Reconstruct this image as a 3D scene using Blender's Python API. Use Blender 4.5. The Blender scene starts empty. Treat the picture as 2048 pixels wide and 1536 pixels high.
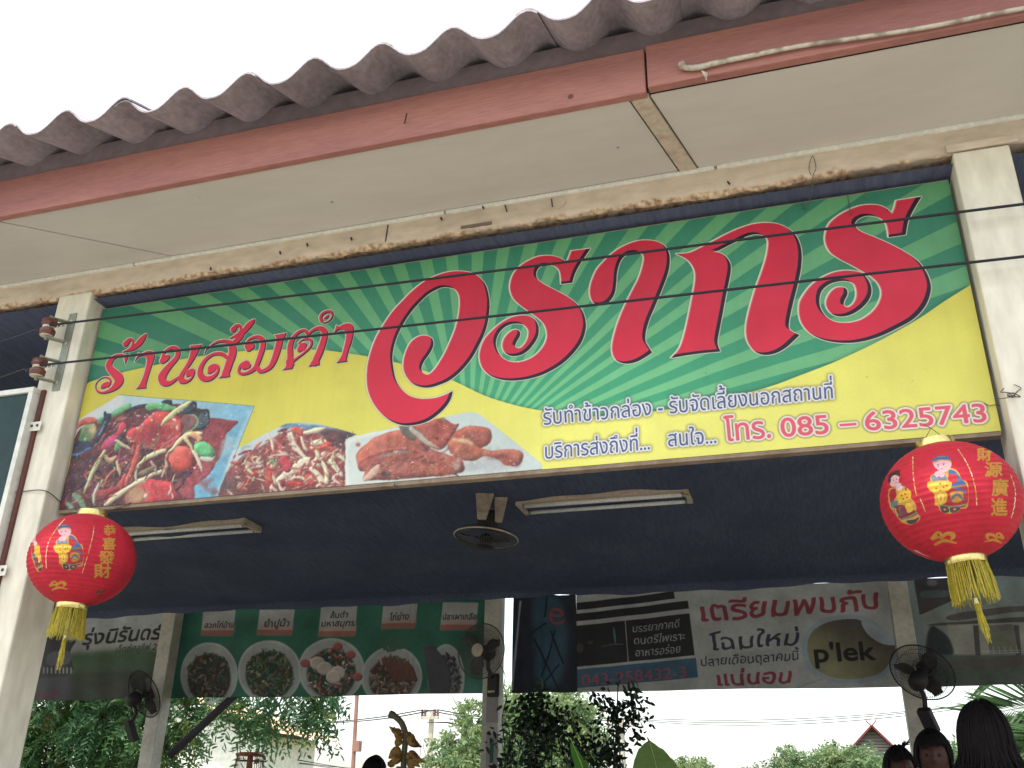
import bpy, math, random
import numpy as np
from mathutils import Matrix, Vector, Euler

scene = bpy.context.scene
col = scene.collection

# ---------------------------------------------------------------- camera, world, sun, exposure
FPX = 1876.0                       # focal length in pixels of a 2048 px wide frame
UP = np.array([76.0, -4182.0, FPX]); UP /= np.linalg.norm(UP)
RT = -np.array([-6507.0, 724.0, FPX]); RT -= RT.dot(UP) * UP; RT /= np.linalg.norm(RT)
FW = np.cross(UP, RT)
if FW[2] < 0: FW = -FW
CAMZ = 1.5
cam_data = bpy.data.cameras.new('camera')
cam = bpy.data.objects.new('camera', cam_data); col.objects.link(cam)
cam_data.sensor_width = 36.0; cam_data.lens = FPX / 2048 * 36.0
cam_data.clip_start = 0.05; cam_data.clip_end = 3000
right = Vector((RT[0], FW[0], UP[0])); down = Vector((RT[1], FW[1], UP[1])); fwd = Vector((RT[2], FW[2], UP[2]))
M = Matrix((right, -down, -fwd)).transposed().to_4x4(); M.translation = (0, 0, CAMZ)
cam.matrix_world = M
scene.camera = cam

world = bpy.data.worlds.new("World"); scene.world = world; world.use_nodes = True
wn = world.node_tree; wn.nodes.clear()
sky = wn.nodes.new('ShaderNodeTexSky'); sky.sky_type = 'NISHITA'; sky.sun_disc = False
SUN_EL = math.radians(71); SUN_AZ = math.radians(205)
sky.sun_elevation = SUN_EL; sky.sun_rotation = SUN_AZ
sky.air_density = 1.3; sky.dust_density = 2.5; sky.ozone_density = 1.0; sky.altitude = 0
hs = wn.nodes.new('ShaderNodeHueSaturation'); hs.inputs['Saturation'].default_value = 0.45
bgn = wn.nodes.new('ShaderNodeBackground'); bgn.inputs['Strength'].default_value = 0.15
wo = wn.nodes.new('ShaderNodeOutputWorld')
wn.links.new(sky.outputs[0], hs.inputs['Color']); wn.links.new(hs.outputs[0], bgn.inputs['Color']); wn.links.new(bgn.outputs[0], wo.inputs[0])

sl = bpy.data.lights.new('sun', 'SUN'); sl.energy = 2.4; sl.angle = math.radians(2.5); sl.color = (1.0, 0.95, 0.87)
so = bpy.data.objects.new('sun', sl); col.objects.link(so)
sd = Vector((math.sin(SUN_AZ) * math.cos(SUN_EL), math.cos(SUN_AZ) * math.cos(SUN_EL), math.sin(SUN_EL)))
so.rotation_euler = sd.to_track_quat('Z', 'Y').to_euler(); so.location = sd * 60

scene.view_settings.view_transform = 'Standard'
scene.view_settings.look = 'None'
scene.view_settings.gamma = 1.0
scene.view_settings.use_curve_mapping = False
scene.view_settings.exposure = 1.5
scene.cycles.max_bounces = 10; scene.cycles.diffuse_bounces = 6

# ---------------------------------------------------------------- picture geometry helpers
def ray(px, py):
    d = np.array([px - 1024.0, py - 768.0, FPX])
    return np.array([d.dot(RT), d.dot(FW), d.dot(UP)])
def at(px, py, Y):                      # world point on the vertical plane y = Y
    d = ray(px, py); p = d * (Y / d[1]); return Vector((p[0], p[1], p[2] + CAMZ))
def atz(px, py, Z):                     # world point on the horizontal plane z = Z (world)
    d = ray(px, py); p = d * ((Z - CAMZ) / d[2]); return Vector((p[0], p[1], p[2] + CAMZ))
def plane_xz(P, Y):                     # many pixels -> (X, Z) on the plane y = Y
    P = np.asarray(P, float)
    d = np.stack([P[:, 0] - 1024.0, P[:, 1] - 768.0, np.full(len(P), FPX)], 1)
    w = np.stack([d @ RT, d @ FW, d @ UP], 1)
    return np.stack([w[:, 0] / w[:, 1] * Y, w[:, 2] / w[:, 1] * Y + CAMZ], 1)

# ---------------------------------------------------------------- object helpers
def tag(o, label=None, cat=None, group=None, kind=None):
    if label: o['label'] = label
    if cat: o['category'] = cat
    if group: o['group'] = group
    if kind: o['kind'] = kind
    return o
def empty(name, loc=(0, 0, 0), label=None, cat=None, group=None, rot=None, scale=None):
    o = bpy.data.objects.new(name, None); col.objects.link(o); o.location = loc
    o.empty_display_size = 0.1
    if rot is not None: o.rotation_euler = rot
    if scale is not None: o.scale = (scale,) * 3
    return tag(o, label, cat, group)
def copy_tree(o, parent=None):
    c = o.copy(); col.objects.link(c)
    if parent is not None: c.parent = parent
    for ch in o.children: copy_tree(ch, c)
    return c
def link_mesh(name, me, mats, parent=None, smooth=False):
    if not isinstance(mats, (list, tuple)): mats = [mats]
    for m in mats: me.materials.append(m)
    if smooth:
        me.polygons.foreach_set('use_smooth', np.ones(len(me.polygons), bool))
    o = bpy.data.objects.new(name, me); col.objects.link(o)
    if parent is not None: o.parent = parent
    return o

class MB:
    """collects geometry; build() links it as one mesh object"""
    def __init__(s): s.v = []; s.f = []; s.m = []; s.uv = {}
    def add(s, vs, fs, mi=0):
        b = len(s.v); s.v += [tuple(v) for v in vs]
        for f in fs: s.f.append(tuple(b + i for i in f)); s.m.append(mi)
        return s
    def box(s, x0, x1, y0, y1, z0, z1, mi=0):
        v = [(x, y, z) for z in (z0, z1) for y in (y0, y1) for x in (x0, x1)]
        return s.add(v, [(0, 2, 3, 1), (4, 5, 7, 6), (0, 1, 5, 4), (2, 6, 7, 3), (0, 4, 6, 2), (1, 3, 7, 5)], mi)
    def bar(s, p, q, w, h=None, up=(0, 0, 1), mi=0):
        p = Vector(p); q = Vector(q); h = w if h is None else h
        d = (q - p).normalized(); up = Vector(up)
        if abs(d.dot(up)) > .98: up = Vector((0, 1, 0))
        a = d.cross(up).normalized() * (w / 2); b = a.cross(d).normalized() * (h / 2)
        v = [r + sa * a + sb * b for r in (p, q) for sa, sb in ((-1, -1), (1, -1), (1, 1), (-1, 1))]
        return s.add(v, [(0, 1, 2, 3), (7, 6, 5, 4), (0, 4, 5, 1), (1, 5, 6, 2), (2, 6, 7, 3), (3, 7, 4, 0)], mi)
    def tube(s, pts, r, n=8, cap=True, mi=0):
        pts = [Vector(p) for p in pts]; k = len(pts)
        rs = r if isinstance(r, (list, tuple)) else [r] * k
        vs = []; prev = None
        for i, p in enumerate(pts):
            d = (pts[min(i + 1, k - 1)] - pts[max(i - 1, 0)]).normalized()
            if prev is None:
                a = d.orthogonal().normalized()
            else:
                a = (prev - d * prev.dot(d)); a = a.normalized() if a.length > 1e-6 else d.orthogonal().normalized()
            prev = a; b = d.cross(a)
            for j in range(n):
                t = 2 * math.pi * j / n
                vs.append(p + (a * math.cos(t) + b * math.sin(t)) * rs[i])
        fs = [(i * n + j, i * n + (j + 1) % n, (i + 1) * n + (j + 1) % n, (i + 1) * n + j) for i in range(k - 1) for j in range(n)]
        if cap: fs += [tuple(range(n))[::-1], tuple((k - 1) * n + j for j in range(n))]
        return s.add(vs, fs, mi)
    def lathe(s, prof, c=(0, 0, 0), n=24, axis=(0, 0, 1), mi=0, closed=False):
        c = Vector(c); ax = Vector(axis).normalized(); a = ax.orthogonal().normalized(); b = ax.cross(a)
        k = len(prof); vs = []
        for r, z in prof:
            for j in range(n):
                t = 2 * math.pi * j / n
                vs.append(c + ax * z + (a * math.cos(t) + b * math.sin(t)) * r)
        fs = [(i * n + j, i * n + (j + 1) % n, (i + 1) * n + (j + 1) % n, (i + 1) * n + j) for i in range(k - 1) for j in range(n)]
        if prof[0][0] > 1e-6 and not closed: fs.append(tuple(range(n))[::-1])
        if prof[-1][0] > 1e-6 and not closed: fs.append(tuple((k - 1) * n + j for j in range(n)))
        if closed: fs += [((k - 1) * n + j, (k - 1) * n + (j + 1) % n, (j + 1) % n, j) for j in range(n)]
        return s.add(vs, fs, mi)
    def build(s, name, mats, parent=None, smooth=False, world=True, bevel=0, base=None, auto=None):
        off = Vector((0, 0, 0))
        if parent is not None and world:
            q = parent
            while q is not None: off = off + q.location; q = q.parent
        if base is not None: off = Vector(base)
        me = bpy.data.meshes.new(name)
        me.from_pydata([(v[0] - off[0], v[1] - off[1], v[2] - off[2]) for v in s.v], [], s.f)
        me.validate(clean_customdata=False)
        if len(me.polygons) == len(s.m): me.polygons.foreach_set('material_index', s.m)
        o = link_mesh(name, me, mats, parent, smooth)
        if base is not None: o.location = base
        if bevel:
            b = o.modifiers.new('bevel', 'BEVEL'); b.width = bevel; b.segments = 2; b.limit_method = 'ANGLE'; b.angle_limit = math.radians(40)
        if auto:
            try: me.set_sharp_from_angle(angle=math.radians(auto))
            except Exception: pass
        return o

def np_mesh(name, V, F, mats, parent=None, mi=None, smooth=False):
    """V (n,3) array, F (m,k) array of equal-size faces"""
    me = bpy.data.meshes.new(name); k = F.shape[1]
    me.vertices.add(len(V)); me.vertices.foreach_set('co', np.asarray(V, np.float32).ravel())
    me.loops.add(F.size); me.loops.foreach_set('vertex_index', F.astype(np.int32).ravel())
    me.polygons.add(len(F)); me.polygons.foreach_set('loop_start', np.arange(0, F.size, k, dtype=np.int32))
    if mi is not None: me.polygons.foreach_set('material_index', np.asarray(mi, np.int32))
    me.update(calc_edges=True)
    return link_mesh(name, me, mats, parent, smooth)

# ---------------------------------------------------------------- materials
def lin(c):
    return tuple(((x / 255) / 12.92 if x / 255 <= 0.04045 else ((x / 255 + 0.055) / 1.055) ** 2.4) for x in c)
MATS = {}
def pm(name, base, rough=0.75, var=0.25, scale=6.0, bump=0.15, bscale=None, metal=0.0, spec=0.3,
       base2=None, thr=(0.45, 0.7), stretch=(1, 1, 1), fine=0.12, trans=0.0, specks=0.0, streak=0.0):
    """procedural paint / plaster / wood: two colours mixed by noise, fine grain, bump"""
    if name in MATS: return MATS[name]
    m = bpy.data.materials.new(name); m.use_nodes = True; nt = m.node_tree; N = nt.nodes; L = nt.links
    b = N['Principled BSDF']
    tc = N.new('ShaderNodeTexCoord'); mp = N.new('ShaderNodeMapping'); mp.inputs['Scale'].default_value = stretch
    L.new(tc.outputs['Object'], mp.inputs[0])
    n1 = N.new('ShaderNodeTexNoise'); n1.inputs['Scale'].default_value = scale; n1.inputs['Detail'].default_value = 6; n1.inputs['Roughness'].default_value = 0.62
    L.new(mp.outputs[0], n1.inputs[0])
    r1 = N.new('ShaderNodeValToRGB'); r1.color_ramp.elements[0].position = thr[0]; r1.color_ramp.elements[1].position = thr[1]
    c2 = base2 if base2 is not None else tuple(x * (1 - var) for x in base)
    r1.color_ramp.elements[0].color = (*base, 1); r1.color_ramp.elements[1].color = (*c2, 1)
    L.new(n1.outputs['Fac'], r1.inputs[0])
    n2 = N.new('ShaderNodeTexNoise'); n2.inputs['Scale'].default_value = (bscale or scale * 9); n2.inputs['Detail'].default_value = 5
    L.new(mp.outputs[0], n2.inputs[0])
    mr = N.new('ShaderNodeMapRange'); mr.inputs['From Min'].default_value = 0.3; mr.inputs['From Max'].default_value = 0.7
    mr.inputs['To Min'].default_value = 1 - fine; mr.inputs['To Max'].default_value = 1 + fine
    L.new(n2.outputs['Fac'], mr.inputs[0])
    mx = N.new('ShaderNodeVectorMath'); mx.operation = 'SCALE'
    L.new(r1.outputs[0], mx.inputs[0]); L.new(mr.outputs[0], mx.inputs['Scale'])
    if specks:                               # fly specks, pin holes and flaked dots
        vo = N.new('ShaderNodeTexVoronoi'); vo.inputs['Scale'].default_value = specks; L.new(tc.outputs['Object'], vo.inputs['Vector'])
        sp = N.new('ShaderNodeSeparateColor'); L.new(vo.outputs['Color'], sp.inputs[0])
        rr_ = N.new('ShaderNodeMath'); rr_.operation = 'MULTIPLY_ADD'; L.new(sp.outputs[0], rr_.inputs[0]); rr_.inputs[1].default_value = .16; rr_.inputs[2].default_value = -.09
        lt = N.new('ShaderNodeMath'); lt.operation = 'LESS_THAN'; L.new(vo.outputs['Distance'], lt.inputs[0]); L.new(rr_.outputs[0], lt.inputs[1])
        m2 = N.new('ShaderNodeMath'); m2.operation = 'MULTIPLY_ADD'; L.new(lt.outputs[0], m2.inputs[0]); m2.inputs[1].default_value = -.6; m2.inputs[2].default_value = 1
        m3 = N.new('ShaderNodeMath'); m3.operation = 'MULTIPLY'; L.new(m2.outputs[0], m3.inputs[0]); L.new(mr.outputs[0], m3.inputs[1]); L.new(m3.outputs[0], mx.inputs['Scale'])
    L.new(mx.outputs[0], b.inputs['Base Color'])
    b.inputs['Roughness'].default_value = rough; b.inputs['Metallic'].default_value = metal
    b.inputs['Specular IOR Level'].default_value = spec
    if bump:
        bp = N.new('ShaderNodeBump'); bp.inputs['Strength'].default_value = bump; bp.inputs['Distance'].default_value = 0.01
        L.new(n2.outputs['Fac'], bp.inputs['Height']); L.new(bp.outputs[0], b.inputs['Normal'])
    if trans:
        tr = N.new('ShaderNodeBsdfTranslucent'); L.new(mx.outputs[0], tr.inputs[0])
        ms = N.new('ShaderNodeMixShader'); ms.inputs[0].default_value = trans
        L.new(b.outputs[0], ms.inputs[1]); L.new(tr.outputs[0], ms.inputs[2]); L.new(ms.outputs[0], N['Material Output'].inputs[0])
    MATS[name] = m
    return m

def image_mat(name, arr, rough=0.45, gain=1.0, spec=0.3, bump=0.0, trans=0.0, wave=0.0):
    """a printed surface: arr is a (h, w, 3) sRGB array drawn by this script"""
    h, w, _ = arr.shape
    img = bpy.data.images.new(name, w, h, alpha=False)
    px = np.ones((h, w, 4), np.float32); px[..., :3] = np.clip(arr[::-1], 0, 1)
    img.pixels.foreach_set(px.ravel()); img.update()
    m = bpy.data.materials.new(name); m.use_nodes = True; N = m.node_tree.nodes; L = m.node_tree.links
    b = N['Principled BSDF']; t = N.new('ShaderNodeTexImage'); t.image = img; t.extension = 'EXTEND'
    t.interpolation = 'Cubic'
    sc = N.new('ShaderNodeVectorMath'); sc.operation = 'SCALE'; sc.inputs['Scale'].default_value = gain
    tc = N.new('ShaderNodeTexCoord')
    n1 = N.new('ShaderNodeTexNoise'); n1.inputs['Scale'].default_value = 3.0; n1.inputs['Detail'].default_value = 8; n1.inputs['Roughness'].default_value = 0.7
    L.new(tc.outputs['Object'], n1.inputs[0])
    mr = N.new('ShaderNodeMapRange'); mr.inputs['From Min'].default_value = 0.3; mr.inputs['From Max'].default_value = 0.7
    mr.inputs['To Min'].default_value = 0.90 * gain; mr.inputs['To Max'].default_value = 1.05 * gain
    L.new(n1.outputs['Fac'], mr.inputs[0]); L.new(mr.outputs[0], sc.inputs['Scale'])
    L.new(t.outputs[0], sc.inputs[0]); L.new(sc.outputs[0], b.inputs['Base Color'])
    b.inputs['Roughness'].default_value = rough; b.inputs['Specular IOR Level'].default_value = spec
    if bump:
        n2 = N.new('ShaderNodeTexNoise'); n2.inputs['Scale'].default_value = 220; L.new(tc.outputs['Object'], n2.inputs[0])
        bp = N.new('ShaderNodeBump'); bp.inputs['Strength'].default_value = bump; bp.inputs['Distance'].default_value = 0.002
        L.new(n2.outputs['Fac'], bp.inputs['Height']); L.new(bp.outputs[0], b.inputs['Normal'])
    if trans:
        tr = N.new('ShaderNodeBsdfTranslucent'); L.new(sc.outputs[0], tr.inputs[0])
        ms = N.new('ShaderNodeMixShader'); ms.inputs[0].default_value = trans
        L.new(b.outputs[0], ms.inputs[1]); L.new(tr.outputs[0], ms.inputs[2]); L.new(ms.outputs[0], N['Material Output'].inputs[0])
    return m

# ---------------------------------------------------------------- a small painter for printed surfaces
def catmull(P, closed, corners=(), sub=5):
    P = np.asarray(P, float); n = len(P); out = []
    last = n if closed else n - 1
    for i in range(last):
        a, b = P[i], P[(i + 1) % n]
        p0 = P[i - 1] if (closed or i > 0) else a
        p3 = P[(i + 2) % n] if (closed or i + 2 < n) else b
        ta = (b - p0) / 2 if i not in corners else (b - a) * .5
        tb = (p3 - a) / 2 if ((i + 1) % n) not in corners else (b - a) * .5
        for k in range(sub):
            t = k / sub; t2 = t * t; t3 = t2 * t
            out.append((2 * t3 - 3 * t2 + 1) * a + (t3 - 2 * t2 + t) * ta + (-2 * t3 + 3 * t2) * b + (t3 - t2) * tb)
    if not closed: out.append(P[-1])
    return np.array(out)
def closed_shape(pts, smooth=True, sub=5):
    P = [(p[0], p[1]) for p in pts]; cs = [i for i, p in enumerate(pts) if len(p) > 2]
    return catmull(P, True, cs, sub) if smooth else np.array(P, float)
CIRC = [(math.cos(2 * math.pi * k / 14), math.sin(2 * math.pi * k / 14)) for k in range(14)]
def stroke_polys(pts, sub=4):
    S = catmull(pts, False, (), sub) if len(pts) > 2 else catmull(pts, False, (), 1)
    out = []
    for i, (x, y, r) in enumerate(S):
        r = max(r, 0.05)
        out.append(np.array([(x + r * c, y + r * q) for c, q in CIRC]))
        if i + 1 < len(S):
            x2, y2, r2 = S[i + 1]; dx, dy = x2 - x, y2 - y; l = math.hypot(dx, dy) or 1; nx, ny = -dy / l, dx / l
            q = np.array([(x + nx * r, y + ny * r), (x - nx * r, y - ny * r), (x2 - nx * r2, y2 - ny * r2), (x2 + nx * r2, y2 + ny * r2)])
            a = 0.5 * np.sum(q[:, 0] * np.roll(q[:, 1], -1) - np.roll(q[:, 0], -1) * q[:, 1])
            out.append(q if a > 0 else q[::-1])
    return out
def boxblur(a, r):
    r = int(r)
    if r < 1: return a
    for ax in (0, 1):
        for _ in range(2):
            p = np.concatenate([np.zeros_like(np.take(a, [0], ax)).repeat(r + 1, ax), a, np.zeros_like(np.take(a, [0], ax)).repeat(r, ax)], ax)
            c = np.cumsum(p, ax); n = a.shape[ax]
            a = (np.take(c, range(2 * r + 1, 2 * r + 1 + n), ax) - np.take(c, range(0, n), ax)) / (2 * r + 1)
    return a
def shift(a, dx, dy):
    out = np.zeros_like(a); h, w = a.shape
    ys, yd = (max(0, -dy), max(0, dy)); xs, xd = (max(0, -dx), max(0, dx))
    hh = h - abs(dy); ww = w - abs(dx)
    if hh > 0 and ww > 0: out[yd:yd + hh, xd:xd + ww] = a[ys:ys + hh, xs:xs + ww]
    return out
def dilate(a, r):
    out = a.copy(); R = int(math.ceil(r))
    for dy in range(-R, R + 1):
        for dx in range(-R, R + 1):
            d = math.hypot(dx, dy)
            if 0 < d <= r + .5: out = np.maximum(out, shift(a, dx, dy) * min(1, r + .5 - d + .0))
    return out
def raster(polys, pad=0):
    X0 = np.concatenate([p[:, 0] for p in polys]); Y0 = np.concatenate([p[:, 1] for p in polys])
    X1 = np.concatenate([np.roll(p[:, 0], -1) for p in polys]); Y1 = np.concatenate([np.roll(p[:, 1], -1) for p in polys])
    ox = int(math.floor(X0.min())) - pad - 1; oy = int(math.floor(Y0.min())) - pad - 1
    w = int(math.ceil(X0.max())) + pad + 3 - ox; h = int(math.ceil(Y0.max())) + pad + 3 - oy
    SS = 4
    x0, x1 = X0 - ox, X1 - ox; y0, y1 = (Y0 - oy) * SS, (Y1 - oy) * SS
    d = np.where(y1 > y0, 1, -1)
    ylo = np.minimum(y0, y1); yhi = np.maximum(y0, y1)
    k0 = np.ceil(ylo - .5).astype(int); k1 = np.ceil(yhi - .5).astype(int); cnt = np.maximum(k1 - k0, 0)
    e = np.repeat(np.arange(len(x0)), cnt)
    if len(e) == 0: return np.zeros((h, w)), ox, oy
    k = np.repeat(k0, cnt) + (np.arange(len(e)) - np.repeat(np.cumsum(cnt) - cnt, cnt))
    dy = np.where(np.abs(y1 - y0) < 1e-9, 1e-9, y1 - y0)
    x = x0[e] + (k + .5 - y0[e]) / dy[e] * (x1 - x0)[e]
    o = np.lexsort((x, k)); k = k[o]; x = x[o]; dd = d[e][o]
    cs = np.cumsum(dd)                      # closed polygons: the winding returns to 0 at each row's end
    prev = np.concatenate([[0], cs[:-1]])
    start = (prev == 0) & (cs != 0); end = (prev != 0) & (cs == 0)
    D = np.zeros((h * SS, w + 2))
    for sel, sg in ((start, 1.0), (end, -1.0)):
        xi = np.floor(x[sel]).astype(int); fr = x[sel] - xi; kk = k[sel]
        np.add.at(D, (kk, xi), sg * (1 - fr)); np.add.at(D, (kk, xi + 1), sg * fr)
    cov = np.cumsum(D, 1)[:, :w].reshape(h, SS, w).mean(1)
    return np.clip(cov, 0, 1), ox, oy

_glyph_cache = {}
def text_polys(body):
    # a tone mark above an upper vowel is lifted clear of it
    TONE, UPPER = "\u0e48\u0e49\u0e4a\u0e4b\u0e4c", "\u0e34\u0e35\u0e36\u0e37\u0e31"
    clean, lifted = "", []
    for i, ch in enumerate(body):
        if ch in TONE and i and body[i - 1] in UPPER: lifted.append((clean, ch))
        else: clean += ch
    out = list(raw_text_polys(clean))
    for pre, ch in lifted:
        k = len(raw_text_polys(pre)); out += [g + np.array([0.0, 0.20]) for g in raw_text_polys(pre + ch)[k:]]
    return out
def raw_text_polys(body):
    if body in _glyph_cache: return _glyph_cache[body]
    c = bpy.data.curves.new('glyphs', 'FONT'); c.body = body
    o = bpy.data.objects.new('glyphs', c); col.objects.link(o)
    bpy.context.view_layer.update()
    cu = o.to_curve(bpy.context.evaluated_depsgraph_get())
    out = []
    for sp in cu.splines:
        pts = []; bp = sp.bezier_points; n = len(bp)
        if sp.type != 'BEZIER':
            pts = [(p.co.x, p.co.y) for p in sp.points]
        else:
            for i in range(n):
                a, b = bp[i], bp[(i + 1) % n]
                p0, p1, p2, p3 = a.co, a.handle_right, b.handle_left, b.co
                for k in range(5):
                    t = k / 5; u = 1 - t
                    q = p0 * u ** 3 + p1 * (3 * u * u * t) + p2 * (3 * u * t * t) + p3 * t ** 3
                    pts.append((q.x, q.y))
        if len(pts) > 2: out.append(np.array(pts))
    o.to_curve_clear(); bpy.data.objects.remove(o); bpy.data.curves.remove(c)
    _glyph_cache[body] = out
    return out

def smooth_noise(h, w, cell, seed):
    g = np.random.default_rng(seed).random((h // cell + 3, w // cell + 3)).astype(np.float32)
    y = np.arange(h) / cell; x = np.arange(w) / cell; yi = y.astype(int); xi = x.astype(int)
    fy = (y - yi); fx = (x - xi); fy = (fy * fy * (3 - 2 * fy))[:, None]; fx = (fx * fx * (3 - 2 * fx))[None]
    a = g[yi][:, xi]; b = g[yi][:, xi + 1]; c = g[yi + 1][:, xi]; d = g[yi + 1][:, xi + 1]
    return (a * (1 - fx) + b * fx) * (1 - fy) + (c * (1 - fx) + d * fx) * fy - .5
class Canvas:
    def __init__(s, w, h, fn, bg=(1, 1, 1)):
        s.w, s.h, s.fn = w, h, fn; s.a = np.empty((h, w, 3), np.float32); s.a[:] = np.array(bg) / 255.0; s.T = (0, 0, 1); s.rng = np.random.default_rng(5); s.clip = None
    def tex(s, P):
        P = np.asarray(P, float)[:, :2]; ox, oy, k = s.T
        return s.fn(np.stack([ox + P[:, 0] / k, oy + P[:, 1] / k], 1))
    def mask(s, polys, pad=0, raw=False):
        return raster([p if raw else s.tex(p) for p in polys], pad)
    def put(s, m, ox, oy, c, a=1.0, vol=0.0, vr=4, grad=None):
        y0, x0 = max(0, oy), max(0, ox); y1, x1 = min(s.h, oy + m.shape[0]), min(s.w, ox + m.shape[1])
        if y1 <= y0 or x1 <= x0: return
        c = np.array(c, float) / 255.0
        colr = np.broadcast_to(c, m.shape + (3,)).copy()
        if grad is not None:                 # (second colour, dx, dy)
            c2 = np.array(grad[0], float) / 255; hh, ww = m.shape
            yy, xx = np.mgrid[0:hh, 0:ww]; t = (xx / ww - .5) * grad[1] + (yy / hh - .5) * grad[2] + .5
            colr = colr + (c2 - c) * np.clip(t, 0, 1)[..., None]
        if vol:
            b = boxblur(m, vr); l = shift(b, vr, vr) - shift(b, -vr, -vr)     # rounded look of a photographed piece
            l = np.clip(l, -.6, .6); colr = np.clip(colr * (1 + vol * -l[..., None] * .55) * (1 - vol * .3 + vol * .3 * b[..., None]), 0, 1)
        mm = m[y0 - oy:y1 - oy, x0 - ox:x1 - ox, None] * a
        if s.clip is not None: mm = mm * s.clip[y0:y1, x0:x1, None]
        cc = colr[y0 - oy:y1 - oy, x0 - ox:x1 - ox]
        s.a[y0:y1, x0:x1] = s.a[y0:y1, x0:x1] * (1 - mm) + cc * mm
    def poly(s, pts, c, smooth=True, soft=0, a=1, vol=0, vr=4, grad=None, sub=4):
        m, ox, oy = s.mask([closed_shape(pts, smooth, sub)], pad=2 * int(soft) + 2 + vr * 2 * (vol > 0))
        if soft: m = boxblur(m, soft)
        s.put(m, ox, oy, c, a, vol, vr, grad)
    def stroke(s, pts, c, soft=0, a=1, vol=0, vr=3, grad=None):
        m, ox, oy = s.mask(stroke_polys(pts), pad=2 * int(soft) + 2 + vr * 2 * (vol > 0))
        if soft: m = boxblur(m, soft)
        s.put(m, ox, oy, c, a, vol, vr, grad)
    def ell(s, x, y, rx, ry, ang, c, **k):
        t = math.radians(ang); ca, sa = math.cos(t), math.sin(t)
        s.poly([(x + rx * u * ca - ry * v * sa, y + rx * u * sa + ry * v * ca) for u, v in CIRC], c, smooth=rx > 20, **k)
    def set_clip(s, pts, smooth=False):
        if pts is None: s.clip = None; return
        m, ox, oy = s.mask([closed_shape(pts, smooth)]); full = np.zeros((s.h, s.w), np.float32)
        y0, x0 = max(0, oy), max(0, ox); y1, x1 = min(s.h, oy + m.shape[0]), min(s.w, ox + m.shape[1])
        full[y0:y1, x0:x1] = m[y0 - oy:y1 - oy, x0 - ox:x1 - ox]; s.clip = full
    def text_mask(s, body, p0, p1, hpx, refh=0.56, slant=0.0, pad=14, up=None, hand=0):
        """glyphs from p0 to p1 (photo pixels, baseline), reference height hpx"""
        G = text_polys(body); xs = np.concatenate([g[:, 0] for g in G]); x0, x1 = xs.min(), xs.max()
        p0 = np.array(p0, float); p1 = np.array(p1, float); mid = (p0 + p1) / 2
        u = (np.array([1100.0, -3414.0]) - mid) if up is None else np.array(up, float); u /= np.linalg.norm(u)
        polys = []
        for g in G:
            if hand:
                gx, gy = g[:, 0:1], g[:, 1:2]; g = np.concatenate([gx + hand * (.055 * np.sin(gy * 7 + gx * 1.7) + .03 * np.sin(gx * 6.1)), gy + hand * (.05 * np.sin(gx * 4.3) + .045 * np.sin(gx * 11 + gy * 5))], 1)
            t = (g[:, 0:1] - x0) / (x1 - x0); hh = g[:, 1:2] / refh * hpx
            q = p0 + (p1 - p0) * t + u * hh + (p1 - p0) / np.linalg.norm(p1 - p0) * hh * slant
            polys.append(q)
        T = s.T; s.T = (0, 0, 1); m = s.mask(polys, pad=pad); s.T = T
        return m
    def text(s, body, p0, p1, hpx, c, refh=0.56, bold=0, outline=0, oc=(235, 235, 230), glow=0, slant=0, a=1, up=None, hand=0):
        m, ox, oy = s.text_mask(body, p0, p1, hpx, refh, slant, up=up, hand=hand, pad=int(6 + bold + outline + 2 * glow))
        if bold: m = dilate(m, bold)
        if outline:
            o = dilate(m, outline)
            if glow: s.put(boxblur(dilate(o, 2), glow), ox, oy, (70, 62, 60), 0.8)
            s.put(o, ox, oy, oc)
        s.put(m, ox, oy, c, a)
# ================================================================= the shop sign's print
YS = 2.58
cTL = plane_xz([(205, 620)], YS)[0]; cBR = plane_xz([(1995, 862)], YS)[0]
SX0, SX1 = -2.484, 0.538; SZ1, SZ0 = CAMZ + 0.668 * YS, CAMZ + 0.357 * YS
SW = 2560; SH = int(SW * (SZ1 - SZ0) / (SX1 - SX0))
def sign_fn(P):
    q = plane_xz(P, YS)
    return np.stack([(q[:, 0] - SX0) / (SX1 - SX0) * SW, (SZ1 - q[:, 1]) / (SZ1 - SZ0) * SH], 1)
S = Canvas(SW, SH, sign_fn, (58, 136, 102))
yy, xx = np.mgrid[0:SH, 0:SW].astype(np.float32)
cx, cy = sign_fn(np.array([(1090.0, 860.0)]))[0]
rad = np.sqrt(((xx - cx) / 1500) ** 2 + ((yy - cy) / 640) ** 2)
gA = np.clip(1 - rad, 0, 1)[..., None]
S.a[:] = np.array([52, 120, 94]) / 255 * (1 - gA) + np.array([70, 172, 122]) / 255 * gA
C0 = np.array([941.0, 917.0])
ang = [165, 160.7, 154.4, 149.1, 143.8, 138.1, 131.8, 124.7, 117.4, 110.4, 102.7, 95.3, 88, 81, 74.2, 66.8, 60.5, 54, 48.7, 43.5, 39.2, 35.0, 30.0, 24.8, 20.2, 16, 12, 8]
rays_polys = []
for i, t in enumerate(ang):
    gap = (ang[max(i - 1, 0)] - ang[min(i + 1, len(ang) - 1)]) / (2 if 0 < i < len(ang) - 1 else 1)
    h = gap * 0.235
    pts = [C0]
    for q in (t - h, t + h):
        q = math.radians(q); pts.append(C0 + 1500 * np.array([math.cos(q), -math.sin(q)]))
    P = [pts[0] + (pts[1] - pts[0]) * k / 12 for k in range(1, 13)] + [pts[0] + (pts[2] - pts[0]) * k / 12 for k in range(12, 0, -1)]
    rays_polys.append(np.array(P))
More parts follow.
